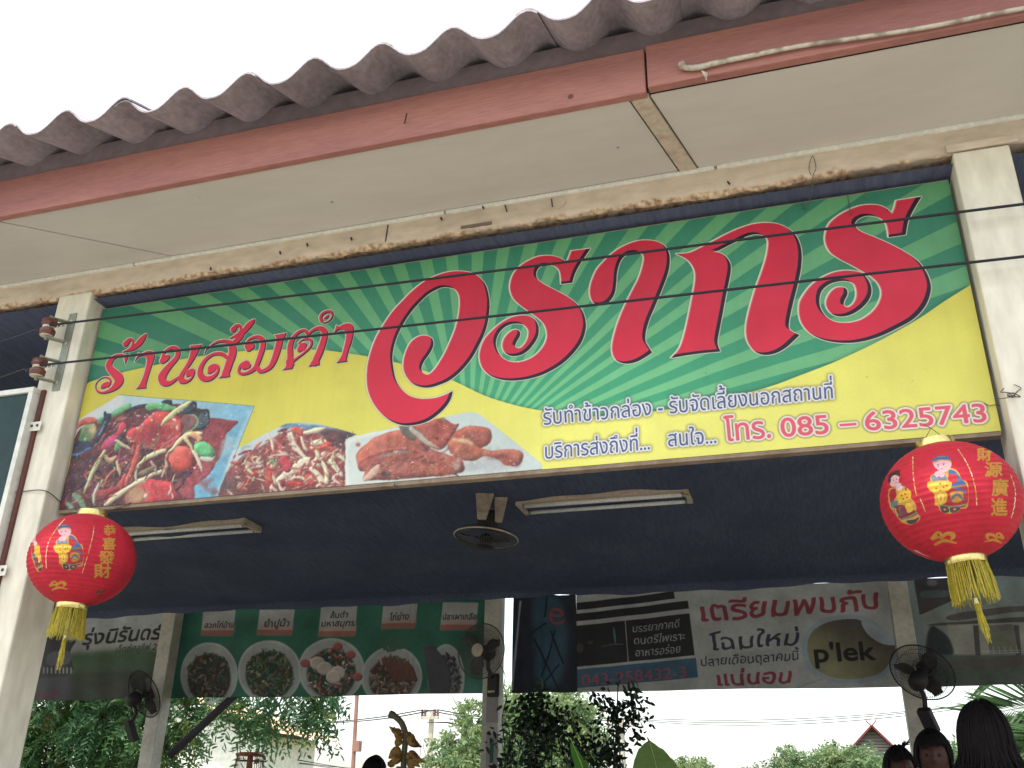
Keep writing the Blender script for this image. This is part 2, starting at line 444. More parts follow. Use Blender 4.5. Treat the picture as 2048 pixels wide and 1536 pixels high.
for P in rays_polys:
    m, ox, oy = S.mask([P])
    y0, x0 = max(0, oy), max(0, ox); y1, x1 = min(S.h, oy + m.shape[0]), min(S.w, ox + m.shape[1])
    if y1 <= y0 or x1 <= x0: continue
    g = gA[y0:y1, x0:x1]; cc = np.array([92, 152, 104]) / 255 * (1 - g) + np.array([122, 200, 142]) / 255 * g
    mm = m[y0 - oy:y1 - oy, x0 - ox:x1 - ox, None]
    S.a[y0:y1, x0:x1] = S.a[y0:y1, x0:x1] * (1 - mm) + cc * mm
edge = [(150, 776), (180, 765.6), (224, 752), (292, 735), (359, 720), (405, 712), (457, 706), (515, 701), (571, 699), (651, 702), (739, 714), (807, 729), (860, 746), (910, 764), (970, 792), (1032, 811), (1082, 821), (1140, 829), (1200, 833), (1260, 829), (1340, 818), (1420, 803), (1480, 790), (1544, 773), (1600, 752), (1685, 717), (1770, 676), (1835, 639), (1885, 605), (1937, 572), (1975, 545)]
E1 = catmull(edge, False, (), 4)
m, ox, oy = S.mask([np.array(list(map(tuple, E1)) + [(2060, 870), (2060, 900), (100, 1060), (90, 1030)])])
big = np.zeros((SH, SW)); y0, x0 = max(0, oy), max(0, ox); y1, x1 = min(SH, oy + m.shape[0]), min(SW, ox + m.shape[1])
big[y0:y1, x0:x1] = m[y0 - oy:y1 - oy, x0 - ox:x1 - ox]
halo = np.clip(boxblur(big, 7) * 1.0, 0, 1)[..., None]
S.a *= (1 - .38 * halo * (1 - big[..., None]))
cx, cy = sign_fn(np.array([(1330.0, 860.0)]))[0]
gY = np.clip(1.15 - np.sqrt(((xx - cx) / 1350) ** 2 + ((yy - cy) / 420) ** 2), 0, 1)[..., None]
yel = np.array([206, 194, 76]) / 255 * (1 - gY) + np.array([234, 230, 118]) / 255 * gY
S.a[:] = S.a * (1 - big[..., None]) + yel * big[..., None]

# ---- the three food pictures -------------------------------------------------
R = random.Random(3)
def jitter(c, a, R=R): return tuple(max(0, min(255, x + R.uniform(-a, a))) for x in c)
def rstroke(cv, x, y, L, w, ang, c, vol=.8, bend=0.2, a=1):
    t = math.radians(ang); dx, dy = math.cos(t), math.sin(t); b = R.uniform(-bend, bend) * L
    pts = [(x - dx * L / 2, y - dy * L / 2, w * .45), (x - dy * b, y + dx * b, w), (x + dx * L / 2, y + dy * L / 2, w * .4)]
    cv.stroke(pts, c, vol=vol, vr=2, a=a)
# picture 1
S.T = (110, 780, 4.876)
pic1 = [(640, 50), (1950, 157), (1600, 1035), (1590, 1100), (0, 1260), (20, 1180), (150, 700), (205, 400), (225, 300)]
S.set_clip(pic1)
S.poly(pic1, (176, 205, 208), smooth=False, grad=((96, 168, 200), 1.3, .6))
S.poly([(225, 300), (640, 50), (650, 150), (420, 260), (200, 420)], (206, 210, 206), soft=4)
S.poly([(1950, 157), (1890, 200), (1560, 1030), (1620, 1030)], (150, 198, 212), smooth=False, soft=4)
S.poly([(1480, 285), (1640, 285), (1790, 305), (1740, 375), (1665, 440), (1670, 500), (1640, 600), (1570, 720), (1500, 830), (1420, 900), (1350, 950), (1345, 1060), (1080, 1110), (1000, 900), (1300, 450)], (128, 38, 44), grad=((158, 62, 72), 0, 1.2), vol=.3)
for k in range(26):
    S.ell(R.uniform(1200, 1600), R.uniform(330, 1000), R.uniform(20, 70), R.uniform(10, 30), R.uniform(-60, 60), jitter((140, 48, 54), 18), soft=4, a=.5)
S.poly([(1650, 470), (1760, 470), (1740, 560), (1650, 640), (1600, 640)], (170, 190, 190), soft=5, a=.6)
S.poly([(190, 470), (330, 330), (430, 290), (560, 230), (740, 165), (920, 130), (1180, 140), (1470, 200), (1500, 320), (1440, 450), (1420, 600), (1350, 760), (1230, 860), (1170, 930), (1165, 1120), (0, 1220), (60, 1000), (150, 700)], (92, 38, 44))
pal = [(150, 50, 55), (110, 42, 46), (70, 30, 40), (185, 70, 70), (60, 50, 46), (166, 92, 76), (52, 42, 56), (130, 84, 66)]
for k in range(250):
    x = R.uniform(90, 1280); y = R.uniform(230, 1120)
    if y < 560 - x * .45: continue
    rstroke(S, x, y, R.uniform(40, 150), R.uniform(5, 18), R.uniform(-80, 10), jitter(R.choice(pal), 22), vol=.9)
S.ell(150, 850, 130, 240, 15, (60, 46, 56), soft=8, a=.6)
# leaves, mussels, eggplant
S.poly([(380, 270), (300, 280), (215, 340), (205, 390), (300, 345), (430, 310)], (214, 84, 66), vol=.7)
S.poly([(420, 330), (430, 280), (540, 240), (650, 160), (740, 125), (735, 180), (640, 240), (520, 290), (450, 330)], (62, 138, 82), vol=.8, grad=((104, 176, 104), 1, -1))
S.stroke([(700, 210, 16), (800, 165, 18), (920, 150, 20), (1060, 165, 14)], (40, 40, 54), vol=.8)
S.poly([(240, 520), (250, 430), (300, 350), (390, 330), (415, 380), (390, 470), (330, 520)], (66, 116, 68), vol=.9, grad=((160, 162, 104), 1, -.5))
S.ell(370, 385, 32, 48, 20, (196, 170, 112), soft=4)
S.poly([(375, 530), (400, 440), (470, 320), (480, 215), (510, 235), (545, 240), (540, 310), (490, 400), (430, 500)], (34, 40, 62), vol=.9)
S.stroke([(430, 440, 7), (470, 370, 8), (500, 310, 6)], (96, 130, 170), soft=1)
S.poly([(165, 560), (230, 510), (370, 520), (350, 580), (250, 640), (170, 650)], (42, 52, 78), vol=.9)
S.stroke([(175, 640, 9), (260, 620, 10), (355, 560, 8)], (66, 110, 170), soft=1)
S.stroke([(920, 165, 36), (1000, 155, 38), (1100, 170, 34), (1170, 185, 20)], (86, 168, 92), vol=1.0)
for k in range(16): S.stroke([(925 + k * 15, 140 + k, 2), (922 + k * 15, 195 + k, 2)], (146, 204, 132), a=.5)
S.poly([(1040, 120), (1080, 95), (1140, 100), (1150, 140), (1090, 135)], (34, 38, 52), vol=.6)
S.poly([(1230, 200), (1250, 130), (1330, 110), (1390, 130), (1385, 200), (1320, 240), (1260, 245)], (34, 38, 54), vol=1.0)
for k in range(6): S.stroke([(1250 + k * 22, 215 - k * 8, 3), (1275 + k * 20, 140 + k * 4, 3)], (110, 128, 140), a=.5)
S.poly([(1350, 260), (1390, 200), (1450, 185), (1505, 205), (1510, 300), (1470, 380), (1390, 400), (1340, 350)], (30, 38, 50), vol=1.0)
for k in range(9): S.stroke([(1370 + k * 14, 385 - k * 4, 3), (1400 + k * 12, 290 - k * 3, 4), (1440 + k * 7, 215, 2)], (104, 128, 138), a=.55)
S.poly([(1250, 250), (1310, 240), (1370, 245), (1405, 290), (1385, 350), (1310, 410), (1240, 430)], (112, 62, 60), vol=.6)
S.stroke([(1270, 430, 9), (1350, 390, 11), (1400, 310, 9), (1375, 250, 7), (1310, 240, 4)], (112, 158, 92), vol=.6)
# tomatoes and chilli
S.poly([(450, 590), (490, 490), (590, 420), (640, 330), (690, 310), (710, 360), (650, 430), (600, 520), (520, 580)], (190, 40, 62), vol=.9)
S.poly([(490, 520), (560, 470), (620, 440), (600, 510), (530, 560)], (206, 52, 120), vol=.6)
S.poly([(700, 450), (730, 390), (830, 340), (950, 230), (1080, 210), (1200, 250), (1255, 320), (1250, 420), (1180, 500), (1120, 560), (1000, 590), (900, 560), (840, 520), (800, 540), (730, 510)], (206, 50, 48), vol=1.0, vr=7)
S.poly([(850, 400), (900, 350), (1000, 330), (1120, 350), (1200, 420), (1150, 500), (1020, 540), (900, 520), (850, 470)], (160, 36, 44), soft=6, a=.8)
S.poly([(1040, 370), (1120, 350), (1210, 380), (1230, 300), (1180, 300), (1100, 320)], (226, 84, 62), soft=3)
S.stroke([(860, 540, 8), (1000, 585, 9), (1130, 540, 10), (1235, 420, 8)], (222, 78, 76), vol=.5)
S.stroke([(1035, 525, 5), (1120, 500, 6), (1200, 450, 5)], (230, 110, 120), soft=1)
S.poly([(1000, 245), (1100, 210), (1110, 280), (1030, 310)], (220, 62, 52), vol=.7)
S.poly([(1110, 680), (1130, 600), (1200, 550), (1290, 560), (1355, 620), (1365, 710), (1320, 780), (1230, 815), (1140, 780)], (206, 52, 46), vol=1.0, vr=8, grad=((224, 84, 66), -1, -1))
S.stroke([(1170, 825, 6), (1260, 825, 8), (1345, 770, 6)], (52, 60, 110), vol=.5)
S.poly([(820, 900), (900, 870), (1050, 880), (1150, 895), (1172, 960), (1165, 1085), (700, 1120), (760, 960)], (216, 50, 56), vol=1.0, vr=8)
S.poly([(680, 1100), (720, 980), (820, 930), (900, 1000), (860, 1090)], (188, 150, 100), soft=8, a=.9)
for x, y, L, w, t in [(1120, 960, 90, 9, 100), (1135, 1030, 60, 8, 95), (1105, 1000, 50, 6, 100), (1160, 860, 60, 7, 100), (1205, 370, 50, 8, 95), (885, 1030, 44, 16, 95), (1170, 290, 40, 15, 20)]:
    rstroke(S, x, y, L, w, t, (240, 206, 190), vol=.3)
S.poly([(1355, 560), (1370, 520), (1440, 505), (1510, 530), (1560, 600), (1520, 660), (1430, 640), (1370, 610)], (88, 190, 110), vol=.9, vr=6)
S.poly([(1420, 645), (1530, 660), (1570, 620), (1530, 695), (1440, 690)], (196, 204, 178), vol=.5)
S.poly([(570, 590), (590, 520), (640, 525), (645, 560), (600, 600)], (84, 150, 84), vol=.7)
# long chilli strips and papaya shreds
S.stroke([(690, 930, 18), (740, 800, 22), (790, 660, 24), (825, 540, 20)], (216, 74, 62), vol=1.0)
S.stroke([(500, 1120, 26), (580, 1020, 30), (660, 900, 24), (690, 820, 12)], (216, 66, 66), vol=.9)
S.stroke([(420, 1010, 36), (520, 990, 34), (600, 970, 26)], (186, 50, 56), vol=1.0)
cream = (216, 204, 150)
S.stroke([(1040, 345, 10), (1090, 285, 22), (1180, 215, 26), (1290, 140, 22), (1345, 112, 8)], (212, 204, 140), vol=1.0, grad=((178, 180, 110), 1, 1))
S.stroke([(800, 735, 8), (880, 670, 22), (980, 620, 24), (1080, 585, 18)], cream, vol=1.0)
S.stroke([(490, 1120, 16), (600, 1040, 26), (740, 940, 22), (900, 850, 20), (1040, 785, 14)], (222, 206, 156), vol=1.0)
S.stroke([(1040, 840, 12), (1085, 740, 14), (1090, 640, 14), (1160, 560, 16), (1250, 470, 18), (1340, 430, 20)], (206, 150, 112), vol=1.0)
S.stroke([(1130, 590, 14), (1200, 520, 20), (1290, 450, 24), (1430, 430, 16)], (226, 200, 140), vol=1.0)
S.stroke([(1280, 480, 22), (1320, 540, 18), (1340, 590, 12)], (220, 190, 130), vol=.9)
S.stroke([(1350, 440, 22), (1420, 470, 20), (1400, 500, 12)], (216, 150, 96), vol=.9)
S.stroke([(1350, 600, 16), (1400, 680, 20), (1430, 790, 8)], (226, 206, 172), vol=.9)
S.stroke([(275, 1020, 6), (330, 890, 16), (400, 740, 22), (490, 600, 16)], (184, 190, 130), vol=1.0)
S.stroke([(385, 1120, 12), (385, 1030, 16), (420, 940, 16), (470, 880, 10)], (186, 180, 160), vol=1.0)
S.stroke([(800, 880, 10), (790, 800, 14), (810, 740, 8)], (206, 190, 160), vol=.8)
S.stroke([(940, 700, 16), (970, 760, 18), (985, 800, 10)], (204, 140, 122), vol=.8)
S.stroke([(820, 830, 12), (880, 790, 24), (960, 750, 18)], (130, 120, 76), vol=.8)
S.stroke([(490, 650, 14), (540, 690, 22), (590, 660, 14)], (206, 160, 112), vol=.9)
S.stroke([(610, 700, 12), (625, 770, 18), (640, 830, 10)], (216, 170, 110), vol=.9)
S.stroke([(600, 490, 12), (670, 540, 18), (730, 580, 12)], (200, 190, 140), vol=.9)
S.stroke([(480, 920, 5), (520, 840, 9), (590, 770, 8)], (228, 104, 80), vol=.7)
S.stroke([(190, 1030, 26), (240, 1080, 34), (290, 1150, 26)], (112, 150, 108), vol=.9)
S.stroke([(130, 1110, 22), (160, 1160, 26)], (120, 158, 120), soft=3, vol=.6)
def shard(cv, x, y, L, w, ang, c, R=R):
    t = math.radians(ang); dx, dy = math.cos(t), math.sin(t); u = R.uniform(.5, 1.2); v = R.uniform(.5, 1.1)
    cv.poly([(x - dx * L / 2 - dy * w * .3, y - dy * L / 2 + dx * w * .3), (x - dy * w * u, y + dx * w * u), (x + dx * L / 2 - dy * w * .2, y + dy * L / 2 + dx * w * .2), (x + dx * L / 2 + dy * w * .4, y + dy * L / 2 - dx * w * .4), (x + dy * w * v, y - dx * w * v), (x - dx * L / 2 + dy * w * .3, y - dy * L / 2 - dx * w * .3)], c, vol=.9, vr=2, grad=(tuple(q * .72 for q in c), R.uniform(-1, 1), R.uniform(-1, 1)))
for k in range(110):
    x = R.uniform(160, 1180); y = R.uniform(330, 1100)
    if y < 640 - x * .45: continue
    shard(S, x, y, R.uniform(40, 130), R.uniform(3, 8), R.choice([-62, -48, -30, 70, -75]) + R.uniform(-12, 12), jitter(R.choice([(206, 170, 120), (186, 120, 90), (200, 80, 70), (170, 60, 60), (150, 140, 96)]), 16))
for x, y in [(880, 265), (925, 262), (945, 297), (850, 333), (806, 368), (740, 475), (775, 497), (715, 470), (962, 485), (698, 715), (585, 760), (820, 250), (900, 240), (955, 235), (680, 405), (500, 640), (1000, 430), (745, 505)]:
    S.ell(x, y, R.uniform(9, 19), R.uniform(8, 13), R.uniform(-60, 60), (226, 196, 168), vol=.7)
for k in range(90):
    S.ell(R.uniform(150, 1250), R.uniform(260, 1080), R.uniform(2, 5), R.uniform(2, 4), 0, (240, 200, 190), a=.6, soft=0)
# picture 2
S.T = (430, 800, 3.103)
pic2 = [(110, 320), (300, 215), (440, 150), (540, 138), (640, 148), (760, 178), (880, 213), (812, 245), (805, 540), (0, 620), (20, 588)]
S.set_clip(pic2)
S.poly(pic2, (196, 208, 206), smooth=False)
S.poly([(440, 140), (900, 200), (880, 260), (700, 250), (520, 190), (420, 175)], (84, 128, 156), soft=3)
S.poly([(640, 190), (900, 230), (880, 560), (700, 560), (700, 300)], (84, 50, 54), soft=6)
S.poly([(20, 600), (100, 420), (200, 330), (330, 260), (430, 205), (560, 180), (680, 240), (740, 330), (800, 330), (810, 560)], (140, 62, 58), soft=2)
pal2 = [(196, 72, 64), (150, 50, 50), (216, 104, 86), (120, 50, 50), (234, 196, 160), (226, 170, 136), (206, 64, 60), (236, 206, 176)]
for k in range(170):
    x = R.uniform(40, 800); y = R.uniform(190, 570)
    if y < 420 - x * .55 or (x > 600 and y < 190 + (x - 600) * .7): continue
    rstroke(S, x, y, R.uniform(20, 80), R.uniform(4, 12), R.uniform(-75, 75), jitter(R.choice(pal2), 20), vol=.9)
S.ell(80, 520, 70, 50, -20, (96, 66, 66), soft=8, a=.8)
crm = (236, 214, 176)
for st in [[(470, 210, 10), (500, 280, 16), (560, 350, 12)], [(350, 545, 10), (430, 470, 20), (500, 430, 14)], [(500, 420, 22), (570, 375, 28), (650, 405, 12)], [(600, 290, 8), (640, 330, 14), (620, 400, 12)],
           [(600, 420, 12), (640, 460, 18), (670, 520, 16)], [(640, 380, 10), (690, 420, 12), (690, 510, 14)], [(560, 200, 10), (620, 195, 16), (690, 172, 4)], [(720, 380, 12), (750, 420, 16), (785, 470, 10)],
           [(190, 380, 6), (210, 430, 11), (245, 465, 5)], [(350, 345, 4), (400, 338, 5), (450, 348, 4)], [(450, 500, 6), (520, 475, 7), (570, 495, 8), (565, 515, 4)], [(610, 265, 14), (650, 262, 18), (690, 262, 14)], [(740, 320, 6), (770, 350, 12), (800, 380, 8)], [(455, 215, 8), (470, 250, 10)], [(540, 230, 8), (555, 290, 9), (590, 310, 6)]]:
    S.stroke(st, jitter(crm, 12), vol=.8)
for st in [[(190, 530, 8), (230, 480, 11), (260, 440, 6)], [(490, 190, 20), (520, 195, 22), (540, 215, 10)], [(700, 270, 16), (720, 270, 14)], [(330, 440, 24), (345, 490, 22)], [(430, 370, 26), (450, 420, 28)], [(580, 480, 26), (600, 510, 24)], [(460, 520, 20), (520, 525, 22), (560, 530, 14)], [(640, 300, 10), (700, 285, 12)]]:
    S.stroke(st, jitter((206, 58, 52), 10), vol=1.0)
S.stroke([(330, 370, 14), (370, 395, 16), (380, 410, 10)], (104, 142, 92), vol=.8)
S.stroke([(160, 330, 5), (180, 295, 7), (220, 290, 4)], (150, 176, 160), soft=1)
for k in range(120):
    x = R.uniform(120, 795); y = R.uniform(215, 560)
    if y < 450 - x * .55 or (x > 600 and y < 200 + (x - 600) * .7): continue
    shard(S, x, y, R.uniform(24, 74), R.uniform(4, 12), R.uniform(-80, 80), jitter(R.choice([(238, 214, 176), (232, 190, 150), (214, 96, 80), (196, 62, 58), (226, 150, 120)]), 12))
for k in range(60): S.ell(R.uniform(200, 780), R.uniform(260, 540), R.uniform(2, 5), R.uniform(2, 4), 0, (250, 226, 210), a=.6)
# picture 3
pic3 = [(806, 620), (806, 265), (830, 232), (1140, 165), (1440, 105), (1560, 80), (1620, 80), (1660, 100), (1900, 290), (2030, 395), (2030, 440)]
S.set_clip(pic3)
S.poly(pic3, (206, 216, 204), smooth=False, grad=((190, 206, 200), 1, -1))
S.stroke([(830, 540, 10), (830, 260, 12), (1140, 190, 8)], (222, 228, 216), soft=3)
S.poly([(1500, 440), (1600, 380), (1750, 370), (1850, 400), (1800, 440)], (176, 180, 178), soft=6)
S.poly([(880, 330), (930, 280), (1000, 230), (1100, 195), (1220, 185), (1320, 240), (1310, 330), (1000, 390), (920, 440), (885, 420)], (182, 84, 62), vol=.9, vr=7)
S.poly([(895, 380), (960, 330), (1100, 290), (1250, 310), (1400, 330), (1530, 370), (1530, 450), (1300, 480), (940, 500), (925, 450)], (164, 72, 58), vol=1.0, vr=8)
S.poly([(1440, 260), (1500, 190), (1590, 165), (1700, 180), (1720, 230), (1690, 280), (1620, 295), (1520, 280)], (170, 74, 56), vol=.9, vr=6)
S.poly([(1440, 280), (1500, 240), (1600, 270), (1700, 310), (1830, 300), (1905, 320), (1912, 360), (1880, 405), (1800, 405), (1760, 370), (1680, 345), (1600, 380), (1500, 360)], (182, 88, 62), vol=1.0, vr=6)
S.poly([(1200, 170), (1320, 140), (1400, 105), (1440, 125), (1490, 150), (1515, 150), (1500, 190), (1470, 240), (1400, 310), (1330, 290), (1260, 240)], (164, 66, 54), vol=.9, vr=5)
S.stroke([(1390, 100, 8), (1430, 130, 8)], (160, 140, 112), vol=.5)
S.poly([(1140, 165), (1220, 170), (1260, 200), (1240, 245), (1190, 235)], (96, 84, 72), vol=.7)
S.stroke([(1215, 180, 14), (1280, 230, 16), (1340, 275, 14), (1385, 300, 6)], (176, 164, 146), vol=.8)
S.ell(1380, 235, 14, 12, 0, (80, 40, 42), soft=1)
for k in range(330):
    x = R.uniform(890, 1900); y = R.uniform(170, 480)
    if y < 430 - (x - 890) * .45 and x < 1250: continue
    if x > 1550 and (y < 300 and x > 1710): continue
    if x > 1540 and y > 370 + (1900 - x) * .02 and x < 1740: continue
    if y < 190 or (x > 1530 and y > 395): continue
    S.ell(x, y, R.uniform(6, 34), R.uniform(3, 12), R.uniform(-50, 40), jitter(R.choice([(206, 120, 82), (136, 52, 46), (222, 146, 100), (180, 80, 60), (110, 46, 46)]), 14), soft=3, a=.26)
for k in range(70):
    x = R.uniform(930, 1520); y = R.uniform(330, 470)
    if y < 420 - (x - 890) * .3: continue
    shard(S, x, y, R.uniform(18, 60), R.uniform(2, 5), R.uniform(-30, 30), jitter(R.choice([(226, 140, 90), (120, 48, 42), (206, 110, 74)]), 12))
S.stroke([(890, 400, 5), (960, 352, 7), (1100, 316, 6), (1250, 330, 5)], (104, 44, 42), soft=2, a=.8)
S.stroke([(1270, 250, 4), (1320, 300, 6), (1400, 330, 6), (1450, 300, 5)], (96, 40, 40), soft=2, a=.8)
S.stroke([(1480, 250, 8), (1560, 255, 12), (1600, 270, 8)], (222, 170, 120), soft=2)
S.stroke([(930, 490, 16), (990, 440, 22), (1010, 410, 10)], (204, 160, 130), vol=.5)
S.ell(1060, 458, 36, 20, 10, (60, 44, 48), soft=3)
S.ell(1460, 300, 24, 12, 30, (110, 50, 50), soft=3, a=.7)
S.stroke([(1690, 360, 8), (1780, 350, 22), (1870, 400, 20)], (120, 50, 52), soft=4, a=.6)
S.stroke([(1030, 350, 6), (1130, 325, 8), (1210, 325, 6)], (146, 130, 118), soft=1, a=.8)
S.ell(1505, 400, 22, 34, 15, (186, 160, 140), soft=3, a=.7)
S.ell(888, 275, 16, 12, 0, (186, 84, 60), soft=2)
for k in range(160): S.ell(R.uniform(1000, 1520), R.uniform(340, 460), R.uniform(1.5, 4), R.uniform(1, 3), 0, (244, 190, 150), a=.55)
for k in range(60): S.ell(R.uniform(1280, 1460), R.uniform(150, 270), R.uniform(1.5, 4), R.uniform(1, 3), 0, (240, 180, 150), a=.5)
S.set_clip(None)
def photo_look(cv, mask, warp=3, contrast=.34, seed=7):
    h, w = mask.shape
    dx = smooth_noise(h, w, 26, seed) * warp * 2 + smooth_noise(h, w, 8, seed + 1) * warp * .55; dy = smooth_noise(h, w, 26, seed + 2) * warp * 2 + smooth_noise(h, w, 8, seed + 3) * warp * .55
    inner = np.clip(boxblur(mask, 7) * 2.2 - 1.2, 0, 1); dx = dx * inner; dy = dy * inner
    Y, X = np.mgrid[0:h, 0:w]
    yi = np.clip(Y + dy, 0, h - 1).astype(int); xi = np.clip(X + dx, 0, w - 1).astype(int)
    wr = cv.a[yi, xi]
    for c in range(3): wr[..., c] = boxblur(wr[..., c], 1)
    n = smooth_noise(h, w, 5, seed + 4) * .5 + smooth_noise(h, w, 14, seed + 5) * .6 + smooth_noise(h, w, 60, seed + 6) * .5
    lum = wr.mean(2, keepdims=True); amt = np.clip(1.25 - lum * 1.5, .04, 1)
    hue = smooth_noise(h, w, 22, seed + 7)[..., None] * np.array([.12, -.04, -.08])
    wr = lum + (wr - lum) * .82; wr = wr * .88 + .10
    out = np.clip(wr * (1 + contrast * 1.6 * n[..., None] * amt) + hue * amt * .6, 0, 1)
    hi = np.clip(smooth_noise(h, w, 4, seed + 8) * 2 + smooth_noise(h, w, 9, seed + 9) - .86, 0, 1)[..., None] * amt
    out = np.clip(out + hi * 1.2, 0, 1)
    cv.a[:] = cv.a * (1 - mask[..., None]) + out * mask[..., None]
fm = np.zeros((SH, SW), np.float32)
for T_, pc in (((110, 780, 4.876), pic1), ((430, 800, 3.103), pic2), ((430, 800, 3.103), pic3)):
    S.T = T_; S.set_clip(pc); fm = np.maximum(fm, S.clip)
S.set_clip(None); photo_look(S, np.clip(fm, 0, 1))
S.T = (110, 780, 4.876); S.stroke([(640, 50, 2.2), (1950, 157, 2.2)], (70, 100, 70), a=.7)
S.T = (0, 0, 1); S.stroke([(509, 812, .7), (438, 995, .7)], (90, 90, 80), a=.5)

# ---- the red lettering -------------------------------------------------------
big_letters = []
def zoomed(ox, oy, k, pts): return [(ox + p[0] / k, oy + p[1] / k) + tuple(p[2:]) for p in pts]
c_ = 1
wo_ = zoomed(720, 500, 4, [(748, 1135, c_), (735, 1190), (700, 1250), (640, 1310), (550, 1370), (450, 1400), (350, 1405), (250, 1370), (160, 1295), (100, 1210), (65, 1120), (55, 1020), (62, 930), (85, 830), (125, 720), (180, 620), (260, 500), (340, 410), (430, 320), (530, 245), (640, 195), (740, 172), (830, 172), (910, 190), (970, 235), (1010, 290), (1032, 370), (1040, 450), (1030, 560), (1005, 660), (960, 760), (900, 870), (820, 970), (730, 1045), (640, 1085), (560, 1105), (490, 1100), (430, 1075), (385, 1030), (355, 970), (350, 900), (365, 830), (395, 760), (435, 715), (485, 690), (540, 690), (580, 715), (592, 755), (580, 800), (550, 850), (520, 890), (500, 930), (497, 965), (510, 990), (540, 1003), (570, 990), (610, 950), (650, 890), (690, 820), (730, 730), (765, 640), (785, 560), (797, 480), (800, 410), (790, 355), (760, 315), (710, 300), (660, 300), (610, 320), (550, 355), (480, 420), (410, 500), (350, 590), (305, 680), (275, 770), (262, 860), (270, 950), (290, 1040), (330, 1110), (390, 1165), (460, 1190), (540, 1195), (620, 1185), (690, 1162)])
ro1 = zoomed(720, 500, 4, [(1845, -12, c_), (1690, 8, c_), (1672, 60), (1650, 105, c_), (1620, 75), (1570, 55), (1500, 45), (1420, 55), (1340, 90), (1270, 140), (1225, 200), (1203, 270), (1205, 330), (1230, 390), (1280, 440), (1350, 490), (1420, 540), (1470, 590), (1495, 650), (1495, 710), (1470, 770), (1420, 830), (1350, 875), (1270, 898), (1200, 895), (1140, 865), (1105, 815), (1090, 750), (1105, 690), (1140, 640), (1190, 605), (1250, 592), (1310, 600), (1345, 640), (1345, 690), (1325, 740), (1290, 780), (1260, 787), (1242, 770), (1255, 735), (1280, 690), (1280, 658), (1255, 640), (1215, 650), (1170, 690), (1145, 740), (1145, 790), (1170, 830), (1220, 850), (1290, 840), (1350, 800), (1400, 740), (1428, 680), (1428, 610), (1400, 560), (1350, 530), (1290, 526), (1210, 545), (1130, 590), (1050, 660), (1000, 720), (970, 790), (960, 860), (975, 930), (1010, 980), (1070, 1020), (1150, 1042), (1250, 1045), (1380, 1025), (1500, 985), (1620, 915), (1710, 830), (1775, 740), (1805, 650), (1808, 580), (1785, 500), (1730, 430), (1650, 370), (1560, 320), (1480, 280), (1425, 240), (1410, 200), (1420, 160), (1450, 130), (1500, 118), (1550, 125), (1590, 155), (1605, 200), (1610, 272, c_), (1700, 263, c_), (1712, 215), (1740, 150), (1790, 70)])
aa = zoomed(1160, 410, 4, [(150, 800), (110, 785), (85, 735), (82, 670), (100, 600), (135, 520), (195, 450), (270, 380), (360, 325), (460, 290), (560, 285), (640, 305), (690, 345), (716, 400), (718, 480), (698, 570), (652, 690), (602, 810), (555, 920), (527, 1020), (525, 1090), (545, 1130), (578, 1182, c_), (520, 1222), (450, 1258), (370, 1272), (300, 1250), (265, 1200), (258, 1130), (275, 1040), (310, 930), (360, 810), (420, 690), (470, 590), (500, 500), (512, 430), (500, 395), (460, 378), (400, 388), (345, 425), (315, 480), (298, 550), (292, 630), (280, 710), (245, 770), (200, 797)])
ko = zoomed(1160, 410, 4, [(770, 393, c_), (870, 385), (960, 345), (1060, 293), (1160, 240), (1270, 190), (1380, 155), (1480, 143), (1580, 153), (1660, 188), (1720, 240), (1757, 310), (1774, 400), (1767, 520), (1738, 660), (1702, 800), (1677, 920), (1672, 990), (1700, 1020), (1758, 1045, c_), (1710, 1092), (1650, 1147), (1570, 1192), (1480, 1207), (1410, 1185), (1360, 1130), (1332, 1060), (1333, 960), (1358, 840), (1398, 700), (1448, 560), (1488, 430), (1505, 330), (1500, 275), (1465, 245), (1410, 235), (1340, 250), (1260, 290), (1180, 330), (1110, 365), (1062, 378, c_), (1120, 385), (1170, 420), (1202, 470), (1207, 530), (1192, 620), (1167, 740), (1142, 880), (1117, 1010), (1102, 1110), (1125, 1180, c_), (930, 1197), (728, 1226, c_), (790, 1160), (830, 1060), (868, 900), (903, 720), (922, 600), (918, 530), (888, 470), (845, 430)])
ro2 = zoomed(1460, 370, 4, [(1532, 94, c_), (1330, 125, c_), (1315, 185), (1295, 230, c_), (1260, 195), (1200, 165), (1120, 158), (1030, 170), (930, 210), (850, 260), (790, 320), (763, 400), (765, 470), (800, 540), (870, 590), (960, 635), (1050, 685), (1130, 735), (1185, 790), (1210, 850), (1205, 910), (1170, 980), (1110, 1040), (1030, 1085), (930, 1103), (840, 1095), (770, 1055), (725, 990), (715, 920), (735, 850), (790, 800), (860, 775), (930, 770), (990, 790), (1010, 840), (1010, 900), (985, 950), (945, 977), (912, 965), (915, 925), (938, 880), (935, 840), (905, 820), (850, 825), (800, 865), (770, 930), (780, 990), (830, 1040), (900, 1052), (980, 1032), (1060, 980), (1117, 910), (1132, 840), (1110, 770), (1060, 710), (1000, 690), (920, 687), (830, 703), (740, 743), (660, 798), (600, 868), (560, 940), (552, 1020), (570, 1100), (620, 1170), (700, 1222), (800, 1252), (930, 1264), (1060, 1252), (1200, 1212), (1340, 1147), (1470, 1072), (1560, 972), (1602, 870), (1604, 790), (1570, 700), (1500, 610), (1400, 540), (1280, 475), (1160, 420), (1060, 380), (1010, 345), (1000, 310), (1025, 275), (1080, 250), (1140, 248), (1200, 265), (1245, 305), (1262, 360), (1270, 420, c_), (1405, 401, c_), (1415, 340), (1430, 280), (1475, 190)])
RED = (200, 36, 62); DARK = (34, 16, 34); CREAM = (214, 206, 184)
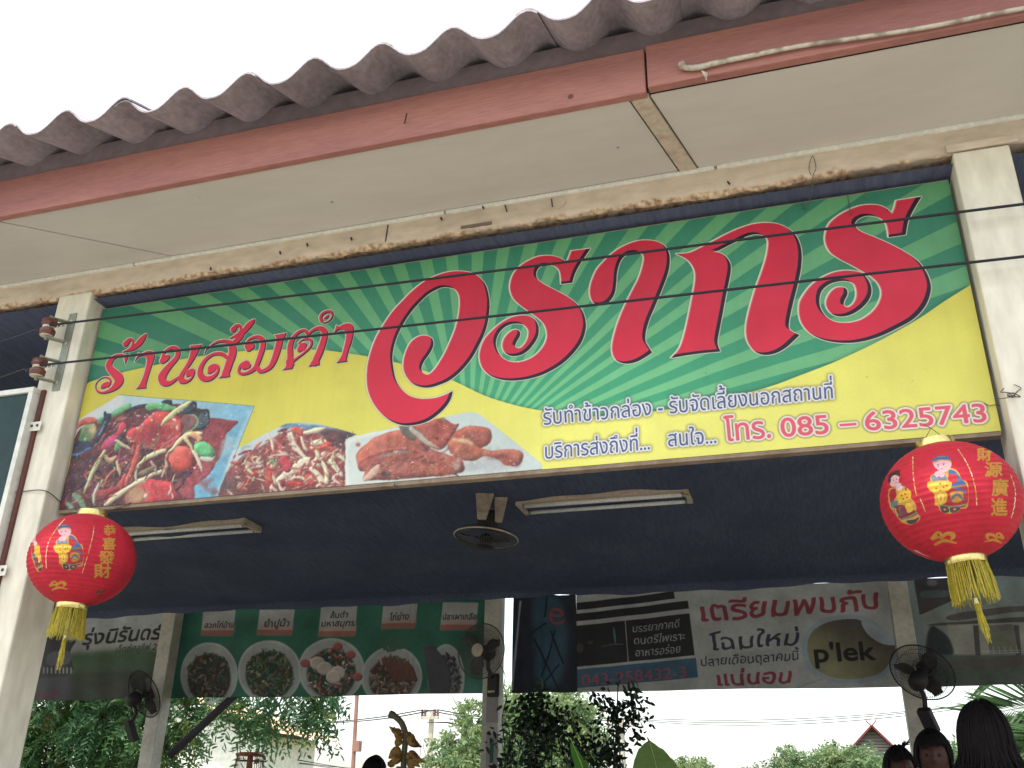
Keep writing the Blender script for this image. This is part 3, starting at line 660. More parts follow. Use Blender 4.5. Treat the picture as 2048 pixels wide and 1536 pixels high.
def red_letters(polys_tex, out, dk, cr):
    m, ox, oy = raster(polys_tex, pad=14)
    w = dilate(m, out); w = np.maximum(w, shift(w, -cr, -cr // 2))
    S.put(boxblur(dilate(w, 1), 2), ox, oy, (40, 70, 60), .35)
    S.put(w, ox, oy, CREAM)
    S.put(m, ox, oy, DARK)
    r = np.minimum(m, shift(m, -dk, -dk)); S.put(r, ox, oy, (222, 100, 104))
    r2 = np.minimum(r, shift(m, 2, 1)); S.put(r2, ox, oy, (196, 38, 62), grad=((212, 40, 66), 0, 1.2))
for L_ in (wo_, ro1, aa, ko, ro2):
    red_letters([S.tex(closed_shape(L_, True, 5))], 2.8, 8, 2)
def ZS(ox, oy, k, strokes=(), polys=()):
    out = []
    for st in strokes:
        out += [np.stack([ox + q[:, 0] / k, oy + q[:, 1] / k], 1) for q in stroke_polys(st)]
    for p in polys:
        q = closed_shape(p, True, 4); q = np.stack([ox + q[:, 0] / k, oy + q[:, 1] / k], 1)
        a = 0.5 * np.sum(q[:, 0] * np.roll(q[:, 1], -1) - np.roll(q[:, 0], -1) * q[:, 1])
        out.append(q if a > 0 else q[::-1])
    return out
w1 = ZS(180, 620, 8, [
    [(600, 760, 24), (520, 738, 26), (440, 752, 34), (370, 800, 44), (325, 880, 54), (340, 950, 58), (400, 1015, 66), (465, 1080, 78), (485, 1150, 74), (430, 1235, 58), (340, 1300, 36), (230, 1335, 22), (150, 1318, 17), (112, 1260, 13), (122, 1190, 11), (175, 1130, 11), (240, 1095, 12), (310, 1098, 16), (345, 1140, 18), (340, 1195, 18), (310, 1235, 22)],
    [(300, 1180, 28), (250, 1220, 46), (215, 1245, 30)],
    [(590, 555, 50), (640, 495, 38), (690, 490, 22), (705, 540, 20), (680, 610, 26), (630, 655, 24), (545, 685, 10)], [(630, 660, 24), (710, 625, 40), (790, 555, 52), (850, 480, 50), (890, 425, 32), (905, 398, 14)],
    [(1160, 780, 22), (1190, 700, 24), (1260, 635, 30), (1340, 610, 34), (1400, 645, 42), (1415, 710, 44), (1380, 790, 44), (1300, 880, 50), (1215, 980, 60), (1160, 1080, 70), (1180, 1160, 62), (1250, 1185, 48), (1330, 1155, 36), (1420, 1090, 26)],
    [(1170, 820, 52), (1220, 780, 56), (1260, 750, 34)]],
    [[(658, 710, 1), (600, 765), (560, 775), (588, 890, 1), (622, 800)],
     [(790, 685, 1), (720, 852, 1), (800, 775), (865, 750), (908, 765), (915, 830), (890, 950), (850, 1080), (800, 1190), (742, 1277, 1), (910, 1262, 1), (915, 1190), (955, 1050), (1005, 900), (1045, 780), (1045, 715), (1010, 672), (960, 658), (890, 675), (830, 710)],
     [(1600, 572, 1), (1794, 552, 1), (1740, 690), (1650, 850), (1570, 970), (1520, 1060), (1525, 1105), (1575, 1118), (1630, 1070), (1565, 1085), (1538, 1040), (1565, 980), (1620, 942), (1675, 950), (1697, 1000), (1675, 1080), (1625, 1150), (1545, 1192), (1470, 1192), (1425, 1150), (1420, 1080), (1450, 1010), (1510, 920), (1575, 800), (1605, 700), (1615, 620)]])
w1 += ZS(380, 620, 8, [
    [(360, 950, 72), (390, 925, 60), (430, 900, 30), (465, 920, 20), (460, 990, 26), (415, 1055, 36), (340, 1105, 44), (250, 1112, 50), (185, 1060, 52), (172, 980, 46), (205, 880, 40), (275, 785, 36), (370, 722, 32), (460, 705, 32), (540, 722, 34), (600, 770, 30)],
    [(320, 1000, 36), (340, 1020, 20)],
    [(240, 710, 8), (262, 655, 12), (285, 605, 14)], [(290, 630, 12), (370, 555, 22), (480, 508, 26), (590, 510, 34), (665, 555, 52), (695, 640, 66), (685, 740, 66), (645, 850, 64), (610, 960, 64), (575, 1040, 60)],
    [(700, 540, 44), (780, 480, 48), (840, 420, 36), (860, 380, 20)],
    [(700, 320, 50), (745, 262, 36), (800, 260, 26), (818, 320, 22), (785, 385, 28), (720, 430, 26), (650, 455, 10)], [(760, 420, 34), (830, 385, 42), (900, 310, 52), (960, 240, 52), (1010, 190, 38), (1036, 160, 14)],
    [(900, 560, 20), (950, 485, 24), (1040, 442, 30), (1130, 452, 40), (1175, 520, 46), (1165, 620, 48), (1130, 730, 46), (1090, 840, 44), (1050, 930, 40), (960, 1000, 34), (860, 1032, 28), (798, 1005, 26), (800, 940, 28), (840, 890, 40), (910, 870, 60)],
    [(930, 590, 52), (985, 580, 66), (950, 630, 50)], [(880, 920, 50), (930, 900, 56)],
    [(1090, 940, 38), (1130, 985, 36), (1210, 968, 40), (1295, 910, 46), (1350, 810, 54), (1390, 690, 58), (1425, 560, 60), (1450, 460, 56)]],
    [[(470, 1107, 1), (655, 1085, 1), (645, 1000), (560, 960), (520, 1040)], [(1345, 405, 1), (1552, 363, 1), (1505, 480), (1385, 500), (1380, 440)]])
w1 += ZS(520, 600, 8, [
    [(480, 1060, 58), (492, 960, 54), (492, 850, 52), (490, 750, 50), (520, 650, 44), (580, 560, 36), (660, 505, 30), (730, 500, 28), (785, 555, 28), (840, 510, 30), (920, 468, 34), (1000, 472, 44), (1048, 530, 52), (1045, 620, 54), (1010, 740, 58), (970, 850, 60), (925, 950, 60), (895, 1020, 58)],
    [(545, 985, 30), (620, 930, 26), (720, 858, 24), (800, 785, 26), (838, 715, 26), (825, 655, 26), (765, 635, 24), (690, 650, 18), (630, 700, 18)],
    [(650, 800, 52), (690, 760, 66), (720, 735, 48)],
    [(1000, 345, 30), (980, 290, 30), (1010, 230, 30), (1080, 195, 28), (1145, 200, 26), (1170, 250, 20), (1150, 310, 18), (1095, 360, 16), (1030, 378, 14)], [(1050, 300, 22), (1080, 280, 28), (1095, 265, 20)]],
    [[(362, 1137, 1), (530, 1117, 1), (560, 1020), (430, 960), (420, 1060)], [(792, 1085, 1), (970, 1060, 1), (960, 980), (850, 980)],
     [(1235, 408, 1), (1178, 582, 1), (1250, 515), (1310, 485), (1368, 510), (1388, 580), (1372, 680), (1342, 800), (1310, 900), (1235, 1022, 1), (1412, 997, 1), (1402, 950), (1442, 800), (1485, 680), (1512, 550), (1512, 440), (1462, 388), (1400, 383), (1330, 400), (1270, 435)]])
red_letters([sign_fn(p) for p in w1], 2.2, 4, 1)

# ---- the small lettering -----------------------------------------------------
BLUE = (72, 80, 128)
S.text("รับทำข้าวกล่อง - รับจัดเลี้ยงนอกสถานที่", (1088, 850), (1666, 797), 24.5, BLUE, refh=0.56, bold=1.0, outline=4.2, glow=4)
S.text("บริการส่งถึงที่...", (1091, 918), (1300, 899), 24.5, BLUE, bold=1.0, outline=4.2, glow=4)
S.text("สนใจ...", (1337, 893), (1433, 886), 24.5, BLUE, bold=1.0, outline=4.2, glow=4)
PINK = (222, 92, 106)
S.text("โทร.", (1451, 883), (1542, 875), 34, PINK, bold=1.6, outline=4.6, oc=(232, 226, 214), glow=2)
S.text("085", (1564, 874), (1658, 867), 38, PINK, refh=.71, bold=1.6, outline=4.6, oc=(232, 226, 214), glow=2)
S.text("–", (1682, 864), (1714, 861.5), 38, PINK, refh=.71, bold=1.6, outline=4.6, oc=(232, 226, 214), glow=2)
S.text("6325743", (1733, 861), (1974, 843), 38, PINK, refh=.71, bold=1.6, outline=4.6, oc=(232, 226, 214), glow=2)
for k in range(26):                      # specks, insect stains
    S.T = (0, 0, 1); x = R.uniform(200, 1900); y = R.uniform(400, 980)
    S.ell(x, y, R.uniform(.5, 1.4), R.uniform(.5, 1.6), 0, (70, 60, 50), a=.6)
nz = np.random.default_rng(1)
S.a *= 1 + (smooth_noise(SH, SW, 200, 77) * .05 + smooth_noise(1, SW, 9, 78)[:1] * .03 * np.linspace(1.2, .2, SH)[:, None] + smooth_noise(SH, SW, 40, 79) * .025)[..., None]
S.a *= 1 + 0.030 * 0.5 * nz.standard_normal((SH, SW, 1)).astype(np.float32)
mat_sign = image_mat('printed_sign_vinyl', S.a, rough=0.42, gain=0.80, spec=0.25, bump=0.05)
# ================================================================= setting
def Z(z): return z + CAMZ
YE, YF, YB, YR = 1.907, 2.108, 2.52, 7.65
m_ground = pm('ground_concrete', lin((150, 146, 138)), rough=.9, var=.3, scale=.6, bscale=30, bump=.2)
m_floor = pm('floor_cement', lin((106, 100, 96)), rough=.7, var=.3, scale=1.2, bscale=40)
m_grass = pm('grass_ground', (0.07, 0.10, 0.03), rough=.95, var=.4, scale=1.5, bscale=30)
g = MB(); g.add([(-400, -400, 0), (400, -400, 0), (400, 900, 0), (-400, 900, 0)], [(0, 1, 2, 3)])
tag(g.build('ground', m_grass), kind='structure')
g = MB(); g.add([(-60, -14, .004), (60, -14, .004), (60, 1.9, .004), (-60, 1.9, .004)], [(0, 1, 2, 3)])
tag(g.build('pavement', m_ground), kind='structure')
m_asph = pm('asphalt', (0.06, 0.06, 0.062), rough=.95, var=.25, scale=3, bscale=90)
g = MB(); g.add([(-60, 12, .004), (60, 12, .004), (60, 18, .004), (-60, 18, .004)], [(0, 1, 2, 3)])
tag(g.build('road', m_asph), kind='structure')

# ---- materials of the building
m_paint = pm('cream_wall_paint', lin((212, 206, 188)), rough=.7, var=.07, scale=1.2, bscale=26, bump=.10, specks=5, stretch=(1, 1, .35), thr=(.4, .75))
m_red = pm('redbrown_board_paint', lin((166, 114, 104)), rough=.6, var=.28, scale=3.0, bscale=60, bump=.1, stretch=(.35, 1, 3), thr=(.38, .7), specks=6, base2=lin((140, 94, 90)))
m_soffit = pm('soffit_cement_board', lin((196, 191, 181)), rough=.8, var=.2, scale=1.1, bscale=14, bump=.04, stretch=(.5, 1.6, 1), thr=(.42, .85), fine=.03, specks=10)
m_trim = pm('white_trim', lin((214, 214, 204)), rough=.6, var=.12, scale=8)
m_dark = pm('dark_void_paint', lin((70, 66, 72)), rough=.9, var=.2)
m_rear = pm('rear_post_paint', lin((190, 184, 172)), rough=.75, var=.25, scale=4, bscale=30)
m_wood = pm('weathered_wood', lin((120, 104, 88)), rough=.85, var=.35, scale=4, bscale=40, stretch=(1, 1, .3))

def beam_material():
    m = pm('peeling_beam_plaster', lin((196, 182, 164)), rough=.85, var=.2, scale=4.5, bscale=24, bump=.45, specks=9, thr=(.45, .75), stretch=(.6, 1, 1.4))
    nt = m.node_tree; N = nt.nodes; L = nt.links; b = N['Principled BSDF']
    src = b.inputs['Base Color'].links[0].from_socket
    tc = N.new('ShaderNodeTexCoord'); sep = N.new('ShaderNodeSeparateXYZ'); L.new(tc.outputs['Object'], sep.inputs[0])
    n = N.new('ShaderNodeTexNoise'); n.inputs['Scale'].default_value = 7; n.inputs['Detail'].default_value = 8; n.inputs['Roughness'].default_value = .7
    L.new(tc.outputs['Object'], n.inputs[0])
    ml = N.new('ShaderNodeMath'); ml.operation = 'MULTIPLY_ADD'; ml.inputs[1].default_value = .070; L.new(n.outputs['Fac'], ml.inputs[0]); ml.inputs[2].default_value = -0.018
    lt = N.new('ShaderNodeMath'); lt.operation = 'SUBTRACT'; L.new(ml.outputs[0], lt.inputs[0]); L.new(sep.outputs['Z'], lt.inputs[1])
    st = N.new('ShaderNodeMapRange'); st.inputs['From Min'].default_value = -.003; st.inputs['From Max'].default_value = .006; L.new(lt.outputs[0], st.inputs[0])
    n3 = N.new('ShaderNodeTexNoise'); n3.inputs['Scale'].default_value = 60; n3.inputs['Detail'].default_value = 4; L.new(tc.outputs['Object'], n3.inputs[0])
    rp = N.new('ShaderNodeValToRGB'); rp.color_ramp.elements[0].position = .35; rp.color_ramp.elements[1].position = .65
    rp.color_ramp.elements[0].color = (*lin((138, 106, 86)), 1); rp.color_ramp.elements[1].color = (*lin((204, 184, 152)), 1); L.new(n3.outputs['Fac'], rp.inputs[0])
    mx = N.new('ShaderNodeMix'); mx.data_type = 'RGBA'; L.new(st.outputs[0], mx.inputs[0]); L.new(src, mx.inputs[6]); L.new(rp.outputs[0], mx.inputs[7])
    L.new(mx.outputs[2], b.inputs['Base Color'])
    return m
m_beam = beam_material()

shop = empty('shop_building', (0, 2.52, 0), 'open fronted shop with corrugated roof, red brown fascia, cream posts and beam', 'building')

# ---- corrugated roof sheets (two waves each, every second ridge overlaps)
PITCH = .2258; SLOPE = .38; PH0 = -1.712
def wave(x):
    t = (x - PH0) / PITCH * 2 * math.pi
    c = .5 + .5 * math.cos(t)
    return .070 * c ** 1.35
ZEAVE = Z(1.048 * YE) - .012
m_roof = pm('fibre_cement_roof', lin((158, 149, 153)), rough=.92, var=.36, scale=2.6, bscale=46, bump=.3, thr=(.42, .66), fine=.16, stretch=(1.6, .7, 1))
def roof_sheet(name, x0, n, ylen, back=False, lift=0.0):
    mb = MB(); sub = 14; k = int(round(n * sub))
    ys = [0, .01, .3, .8, 1.6, ylen]
    for side in (0, 1):
        for yy_ in ys:
            for i in range(k + 1):
                x = x0 + PITCH * (i / sub)
                z = wave(x) + lift + (0.0065 if side == 0 else 0)
                Y_ = YE + yy_ if not back else 8.25 - yy_
                mb.v.append((x, Y_, ZEAVE + z + yy_ * SLOPE))
    m = len(ys); w = k + 1
    for s_ in (0, 1):
        for j in range(m - 1):
            for i in range(k):
                a = s_ * m * w + j * w + i
                f = (a, a + 1, a + 1 + w, a + w); mb.f.append(f if s_ == 0 else f[::-1]); mb.m.append(0)
    for i in range(k):
        for j0, rev in ((0, 0), (m - 1, 1)):
            a = j0 * w + i; b = m * w + a; f = (a, b, b + 1, a + 1); mb.f.append(f if not rev else f[::-1]); mb.m.append(0)
    for j in range(m - 1):
        for i0 in (0, k):
            a = j * w + i0; b = m * w + a; mb.f.append((a, a + w, b + w, b)); mb.m.append(0)
    return mb
R2 = random.Random(11)
x0 = PH0 - 9 * 2 * PITCH + (PITCH * 0)         # laps fall on ridges
phase = -1.94                                     # a ridge where two sheets lap
k = 0; x = phase - 2 * PITCH * 13 - .03
while x < 3.6:
    lift = .0 if k % 2 else .0075
    mb = roof_sheet('roof_sheet', x, 2.25, 3.2, lift=lift)
    dz = R2.uniform(-.003, .003); dy = R2.uniform(-.012, .012)
    mb.v = [(v[0], v[1] + dy, v[2] + dz) for v in mb.v]
    mb.build('roof_sheet', m_roof, shop, smooth=True, auto=40)
    x += 2 * PITCH; k += 1
mb = roof_sheet('back', phase - 2 * PITCH * 13 - .03, 44, 3.25, back=True)
mb.build('rear_roof', m_roof, shop, smooth=True, auto=40)
mb = MB(); mb.tube([(-7.8, 5.08, ZEAVE + 3.17 * SLOPE + .02), (2.4, 5.08, ZEAVE + 3.17 * SLOPE + .02)], .09, 10)
mb.build('ridge_cap', m_roof, shop, smooth=True)

# ---- fascia: grey strip under the sheets, two red brown boards
m_eave = pm('grey_eave_strip', lin((120, 108, 112)), rough=.9, var=.3, scale=3, bscale=30)
mb = MB(); mb.box(-8, 3.8, YF + .012, YF + .05, Z(2.012), Z(2.105)); mb.build('eave_strip', m_eave, shop)
XJ = -.280
mb = MB(); mb.box(-8, XJ - .003, YF, YF + .028, Z(1.860), Z(2.022)); mb.build('fascia_board', m_red, shop, bevel=.004)
mb = MB(); mb.box(XJ + .003, 3.8, YF - .004, YF + .026, Z(1.872), Z(2.028)); mb.build('fascia_board', m_red, shop, bevel=.004)
mb = MB(); mb.bar((-1.03, YF - .004, Z(1.915)), (-1.012, YF - .03, Z(1.928)), .004); mb.build('nail', pm('rust', lin((92, 62, 50)), var=.3), shop)

# ---- soffit panels with their gaps and the batten
zs = Z(1.868)
def quadslab(pts, z0, z1):
    mb = MB(); n = len(pts)
    mb.add([(p[0], p[1], z0) for p in pts] + [(p[0], p[1], z1) for p in pts], [tuple(range(n))[::-1], tuple(range(n, 2 * n))] + [(i, (i + 1) % n, n + (i + 1) % n, n + i) for i in range(n)])
    return mb
jx = [-2.62, -.262]
def jx_at(j, y): return (j[0] + (j[1] - j[0]) * (y - 2.14) / .38)
J1 = (-2.613, -2.113); J2 = (-.31, -.211)
y0_, y1_ = YF + .03, YB + .02
quadslab([(-8, y0_), (J1[0] - .008, y0_), (J1[1] - .008, y1_), (-8, y1_)], zs, zs + .006).build('soffit_panel', m_soffit, shop)
quadslab([(J1[0] + .003, y0_), (J2[0] - .03, y0_), (J2[1] - .03, y1_), (J1[1] + .003, y1_)], zs + .001, zs + .007).build('soffit_panel', m_soffit, shop)
quadslab([(J2[0] + .036, y0_), (3.8, y0_), (3.8, y1_), (J2[1] + .036, y1_)], zs - .001, zs + .005).build('soffit_panel', m_soffit, shop)
m_batten = pm('flaking_batten', lin((186, 174, 156)), rough=.85, var=.3, scale=14, bscale=60, bump=.3, base2=lin((166, 140, 122)), thr=(.5, .7))
quadslab([(J2[0] - .022, y0_), (J2[0] + .030, y0_), (J2[1] + .030, y1_), (J2[1] - .022, y1_)], zs - .006, zs + .012).build('soffit_batten', m_batten, shop)
mb = MB(); mb.box(-8, 3.8, YF + .03, YB, zs + .02, zs + .03); mb.build('soffit_backing', m_dark, shop)
# thin white moulding along the beam, in lengths
xs = [-8, -4.2, -2.32, -1.05, -.13, .95, 2.1, 3.8]
for a, b in zip(xs[:-1], xs[1:]):
    mb = MB(); mb.box(a + .004, b - .004, YB - .011, YB + .001, zs - .013 + R2.uniform(-.001, .001), zs - .001); mb.build('soffit_moulding', m_trim, shop, bevel=.002)

# ---- front beam with a chipped lower edge
def chipped_beam():
    nx, nz = 900, 12; X = np.linspace(-8, 3.8, nx); zb, zt = Z(1.762), Z(1.866)
    rg = np.random.default_rng(4)
    def rn(s, L):
        k = rg.standard_normal(int(nx / L) + 4); return np.interp(np.arange(nx) / L, np.arange(len(k)), k) * s
    low = zb + .014 * (X + 2.5) / 3.05 * .9 + rn(.003, 3) + rn(.004, 17) + rn(.003, 60)
    V = []; F = []
    for j in range(nz + 1):
        t = j / nz
        for i in range(nx):
            z = low[i] * (1 - t) + zt * t
            e = max(0, 1 - t * 4.0)
            V.append((X[i], YB + e * e * .012 + (rg.random() - .5) * .0016 * (1 + 2 * e), z))
    for d in (.02, .15):                      # underside
        for i in range(nx): V.append((X[i], YB + d, (low[i] + .004) if d < .1 else zb))
    for i in range(nx): V.append((X[i], YB + .15, zt))
    rows = nz + 4; order = [nz + 2, nz + 1] + list(range(0, nz + 1)) + [nz + 3]
    F = []
    for a, b in zip(order[:-1], order[1:]):
        for i in range(nx - 1): F.append((a * nx + i, a * nx + i + 1, b * nx + i + 1, b * nx + i))
    mb = MB(); mb.add(V, F); o = mb.build('beam', m_beam, shop, smooth=True, world=True)
    return o
bo = chipped_beam()
# object coordinates of the beam: z measured from its lower edge
me = bo.data; me.transform(Matrix.Translation((0, 0, -Z(1.762)))); bo.location = (bo.location.x, bo.location.y, bo.location.z + Z(1.762))
# trowelled ring, cracks and nails on the beam
mb = MB()
for (px, py, px2, py2) in [(776, 450, 771, 483), (1103, 398, 1105, 414), (1010, 410, 1014, 424)]:
    mb = MB(); mb.bar(at(px, py, YB - .001), at(px2, py2, YB - .001), .0035); mb.build('crack', m_dark, shop)
mb = MB()
for k in range(15):
    t = k / 14 * 1.3 * math.pi + 3.4; c = at(1105, 408, YB - .001)
    t2 = (k + 1) / 14 * 1.3 * math.pi + 3.4
    if k < 14: mb.bar(c + Vector((.045 * math.cos(t), 0, .026 * math.sin(t))), c + Vector((.045 * math.cos(t2), 0, .026 * math.sin(t2))), .003)
mb.build('trowel_ring', m_beam, shop)
mb = MB()
for px, py in [(1455, 363), (1262, 293), (965, 412), (882, 435), (702, 475), (614, 487), (560, 503), (421, 535), (1938, 232)]:
    p = at(px, py, YB - .008); mb = MB(); mb.bar(p, p + Vector((.006, -.004, -.014)), .005); mb.build('moulding_nail', m_dark, shop)
p = at(955, 450, YB - .002)
mb = MB(); mb.box(p.x - .06, p.x + .05, YB - .003, YB + .01, p.z - .005, p.z + .006); mb.build('paint_patch', pm('grey_patch', lin((120, 104, 96))), shop)

# ---- pillars, floor, rear posts and rear beam
def pillar(x0, x1, y0, y1, z0, z1, mat=m_paint, name='pillar'):
    mb = MB(); n = 14
    for i in range(n):
        a = z0 + (z1 - z0) * i / n; b = z0 + (z1 - z0) * (i + 1) / n
    mb.box(x0, x1, y0, y1, z0, z1); return mb.build(name, mat, shop, bevel=.007)
for dx in (-3.2, 0, 3.2, 6.3):
    pillar(-2.650 + dx, -2.497 + dx, YB - .003, 2.672, .25, Z(1.774))
for dx in (-1, 0, 1, 2, 3):
    pillar(-5.74 + dx * 3.2 - .065, -5.74 + dx * 3.2 + .075, YR - .08, YR + .055, .25, Z(1.72), m_rear, 'rear_post')
mb = MB(); mb.box(-8, 3.8, YR - .07, YR + .05, Z(1.722), Z(1.88)); mb.build('rear_beam', m_rear, shop)
mb = MB(); mb.box(-8.2, 4.2, 2.0, 8.2, .0, .25); mb.build('raised_floor', m_floor, shop)
mb = MB(); mb.box(-8.2, 4.2, 1.65, 1.998, .0, .13); mb.build('entrance_step', m_floor, shop)
# collar of plaster round the right pillar's head
mb = MB(); mb.box(.535, .73, YB - .008, YB + .004, Z(1.777), Z(1.803)); mb.build('plaster_collar', m_beam, shop, bevel=.004)

# ---- shade net under the roof
m_net = bpy.data.materials.new('black_shade_net'); m_net.use_nodes = True
def net_nodes(m):
    N = m.node_tree.nodes; L = m.node_tree.links; b = N['Principled BSDF']; tc = N.new('ShaderNodeTexCoord')
    mp = N.new('ShaderNodeMapping'); mp.inputs['Scale'].default_value = (1, .12, 1); mp.inputs['Rotation'].default_value = (0, 0, .5); L.new(tc.outputs['Object'], mp.inputs[0])
    n = N.new('ShaderNodeTexNoise'); n.inputs['Scale'].default_value = 60; n.inputs['Detail'].default_value = 6; L.new(mp.outputs[0], n.inputs[0])
    n2 = N.new('ShaderNodeTexNoise'); n2.inputs['Scale'].default_value = 1.6; n2.inputs['Detail'].default_value = 5; L.new(tc.outputs['Object'], n2.inputs[0])
    mm = N.new('ShaderNodeMath'); mm.operation = 'MULTIPLY'; L.new(n.outputs['Fac'], mm.inputs[0]); L.new(n2.outputs['Fac'], mm.inputs[1])
    r = N.new('ShaderNodeValToRGB'); r.color_ramp.elements[0].position = .16; r.color_ramp.elements[1].position = .38
    r.color_ramp.elements[0].color = (.080, .090, .150, 1); r.color_ramp.elements[1].color = (.112, .128, .195, 1)
    L.new(mm.outputs[0], r.inputs[0]); L.new(r.outputs[0], b.inputs['Base Color']); b.inputs['Roughness'].default_value = .95; b.inputs['Specular IOR Level'].default_value = .1
    bp = N.new('ShaderNodeBump'); bp.inputs['Strength'].default_value = .5; bp.inputs['Distance'].default_value = .02; L.new(n.outputs['Fac'], bp.inputs['Height']); L.new(bp.outputs[0], b.inputs['Normal'])
net_nodes(m_net)
nx, ny = 200, 90
X = np.linspace(-7.9, 3.7, nx); V = []
for j in range(ny + 1):
    t = j / ny
    for i in range(nx):
        x = X[i]
        zz = Z(1.748) - (1.748 - 1.618) * t - .045 * math.sin(math.pi * ((t * 4) % 1)) * min(1, t * 6) * (1 - t) - .010 * math.sin(x * 2.3 + t * 19) * math.sin(math.pi * t) - .006 * math.sin(x * 13 + t * 31) * math.sin(math.pi * t) - .012 * math.sin(x * 5.1 + t * 7) * math.sin(math.pi * t)
        y = 2.535 + (7.555 - 2.535) * t
        if j == ny: zz += .008 * math.sin(x * 2.1) + .007 * math.sin(x * 6.3 + 1) + .005 * math.sin(x * 15) - .041 + (.012 if x > -.9 else 0) * 0
        V.append((x, y, zz))
mb = MB(); mb.add(V, [(j * nx + i, j * nx + i + 1, (j + 1) * nx + i + 1, (j + 1) * nx + i) for j in range(ny) for i in range(nx - 1)])
tag(mb.build('shade_net', m_net, smooth=True, base=(-2, 5, Z(1.7))), 'dark navy shade netting stretched under the roof as the ceiling', 'netting')

# ================================================================= the main sign
sign = empty('shop_sign', ((SX0 + SX1) / 2, YS, SZ0), 'long printed shop sign in green, yellow and red with food pictures and Thai lettering', 'sign')
nxs, nzs = 160, 24; V = []; UVs = []
for j in range(nzs + 1):
    for i in range(nxs + 1):
        u, v = i / nxs, j / nzs
        d = .005 * math.sin(u * 9 + 1) * math.sin(v * 3.1) + .0028 * math.sin(u * 31 + 2 * math.sin(v * 4)) * math.sin(v * 3.14) + .0012 * math.sin(u * 83 + v * 5) * (1 - v)
        V.append((SX0 + (SX1 - SX0) * u, YS - abs(d) * (0 < j < nzs) * (0 < i < nxs), SZ0 + (SZ1 - SZ0) * v)); UVs.append((u, v))
mb = MB(); mb.add(V, [(j * (nxs + 1) + i, j * (nxs + 1) + i + 1, (j + 1) * (nxs + 1) + i + 1, (j + 1) * (nxs + 1) + i) for j in range(nzs) for i in range(nxs)])
def add_uv(o, fn):
    me = o.data; uv = me.uv_layers.new(name='UVMap'); co = np.zeros(len(me.vertices) * 3, np.float32); me.vertices.foreach_get('co', co); co = co.reshape(-1, 3)
    li = np.zeros(len(me.loops), np.int32); me.loops.foreach_get('vertex_index', li)
    uv.data.foreach_set('uv', fn(co)[li].astype(np.float32).ravel())
o = mb.build('printed_face', mat_sign, sign, smooth=True)
UVA = np.array(UVs); add_uv(o, lambda co: UVA)
m_signframe = pm('sign_frame_wood', lin((140, 124, 104)), rough=.8, var=.4, scale=9, bscale=40, thr=(.45, .7), base2=lin((112, 92, 78)))
mb = MB(); mb.box(SX0, SX1, YS + .002, YS + .026, SZ0 - .006, SZ1 + .004)
mb.build('backing_board', m_signframe, sign)
for a, b in ((SX0 + .001, -1.2), (-1.197, SX1 - .001)):
    mb = MB(); mb.box(a, b, YS + .0, YS + .032, SZ0 - .013, SZ0 - .0065); mb.build('bottom_batten', m_signframe, sign, bevel=.002)
mb = MB()
for xx_ in (-2.2, -1.2, -.3, .35): mb = MB(); mb.box(xx_, xx_ + .025, YS + .03, YS + .05, SZ0 + .02, Z(1.76)); mb.build('hanger', m_dark, sign)
m_wire = pm('black_wire', (.02, .02, .028), rough=.7, var=.1)
m_thin = pm('thin_wire', lin((92, 84, 78)), rough=.6, var=.2, metal=.3)
def wire(name, pts, r, mat, label=None, cat=None, n=6, parent=None, group=None):
    P = catmull(np.array([tuple(p) for p in pts]), False, (), 6) if len(pts) > 2 else np.array([tuple(p) for p in pts])
    mb = MB(); mb.tube([Vector(q) for q in P], r, n)
    if parent is not None: return mb.build(name, mat, parent, smooth=True)
    o = mb.build(name, mat, smooth=True, base=tuple(P[0])); tag(o, label, cat, group); return o
wire('tie_wire', [at(1622, 350, 2.515), at(1618, 335, 2.512), at(1625, 312, 2.512), at(1632, 335, 2.512), at(1626, 352, 2.515), at(1622, 392, 2.55), at(1610, 420, 2.575)], .0011, m_thin, 'looped rusty tie wire hanging from the beam above the last red letters', 'wire', 5)
for nm, pts in (('first', [(1694, 388), (1697, 402), (1701, 430)]), ('second', [(1604, 404), (1607, 418)])):
    wire('sign_tie', [at(p[0], p[1], YS - .006) for p in pts], .0012, m_thin, parent=sign)
wire('drooping_wire', [at(150, 1019, 2.57), at(200, 1022, 2.57), at(240, 1015, 2.57), at(262, 1005, 2.58)], .0018, m_thin, 'thin grey wire drooping below the lower left corner of the sign', 'wire')

# ---- pillar insulators and the two long wires
m_galv = pm('galvanised_steel', lin((142, 146, 134)), rough=.5, var=.25, scale=12, metal=.55)
m_porc = pm('brown_porcelain', lin((96, 52, 46)), rough=.28, var=.2, scale=10, spec=.6)
m_cream = pm('cream_porcelain', lin((196, 180, 156)), rough=.4, var=.15, spec=.5)
rk = empty('insulator_rack', tuple(at(128, 705, YB)), 'two-spool insulator rack of galvanised steel on the left cream pillar', 'insulator')
t0, t1 = at(152, 628, YB), at(110, 783, YB)
xm = (t0.x + t1.x) / 2
def strap():
    mb = MB(); mb.box(xm - .017, xm + .017, YB - .008, YB - .0035, t1.z, t0.z)
    return mb
strap().build('steel_strap', m_galv, rk, bevel=.0015)
for px, py in ((149, 641), (135, 686), (117, 764)):
    p = at(px, py, YB - .0085); mb = MB(); mb.lathe([(.0065, 0), (.0065, .0012)], (xm, YB - .0095, p.z), 10, (0, 1, 0)); mb.build('bolt_hole', m_cream, rk)
SP = []
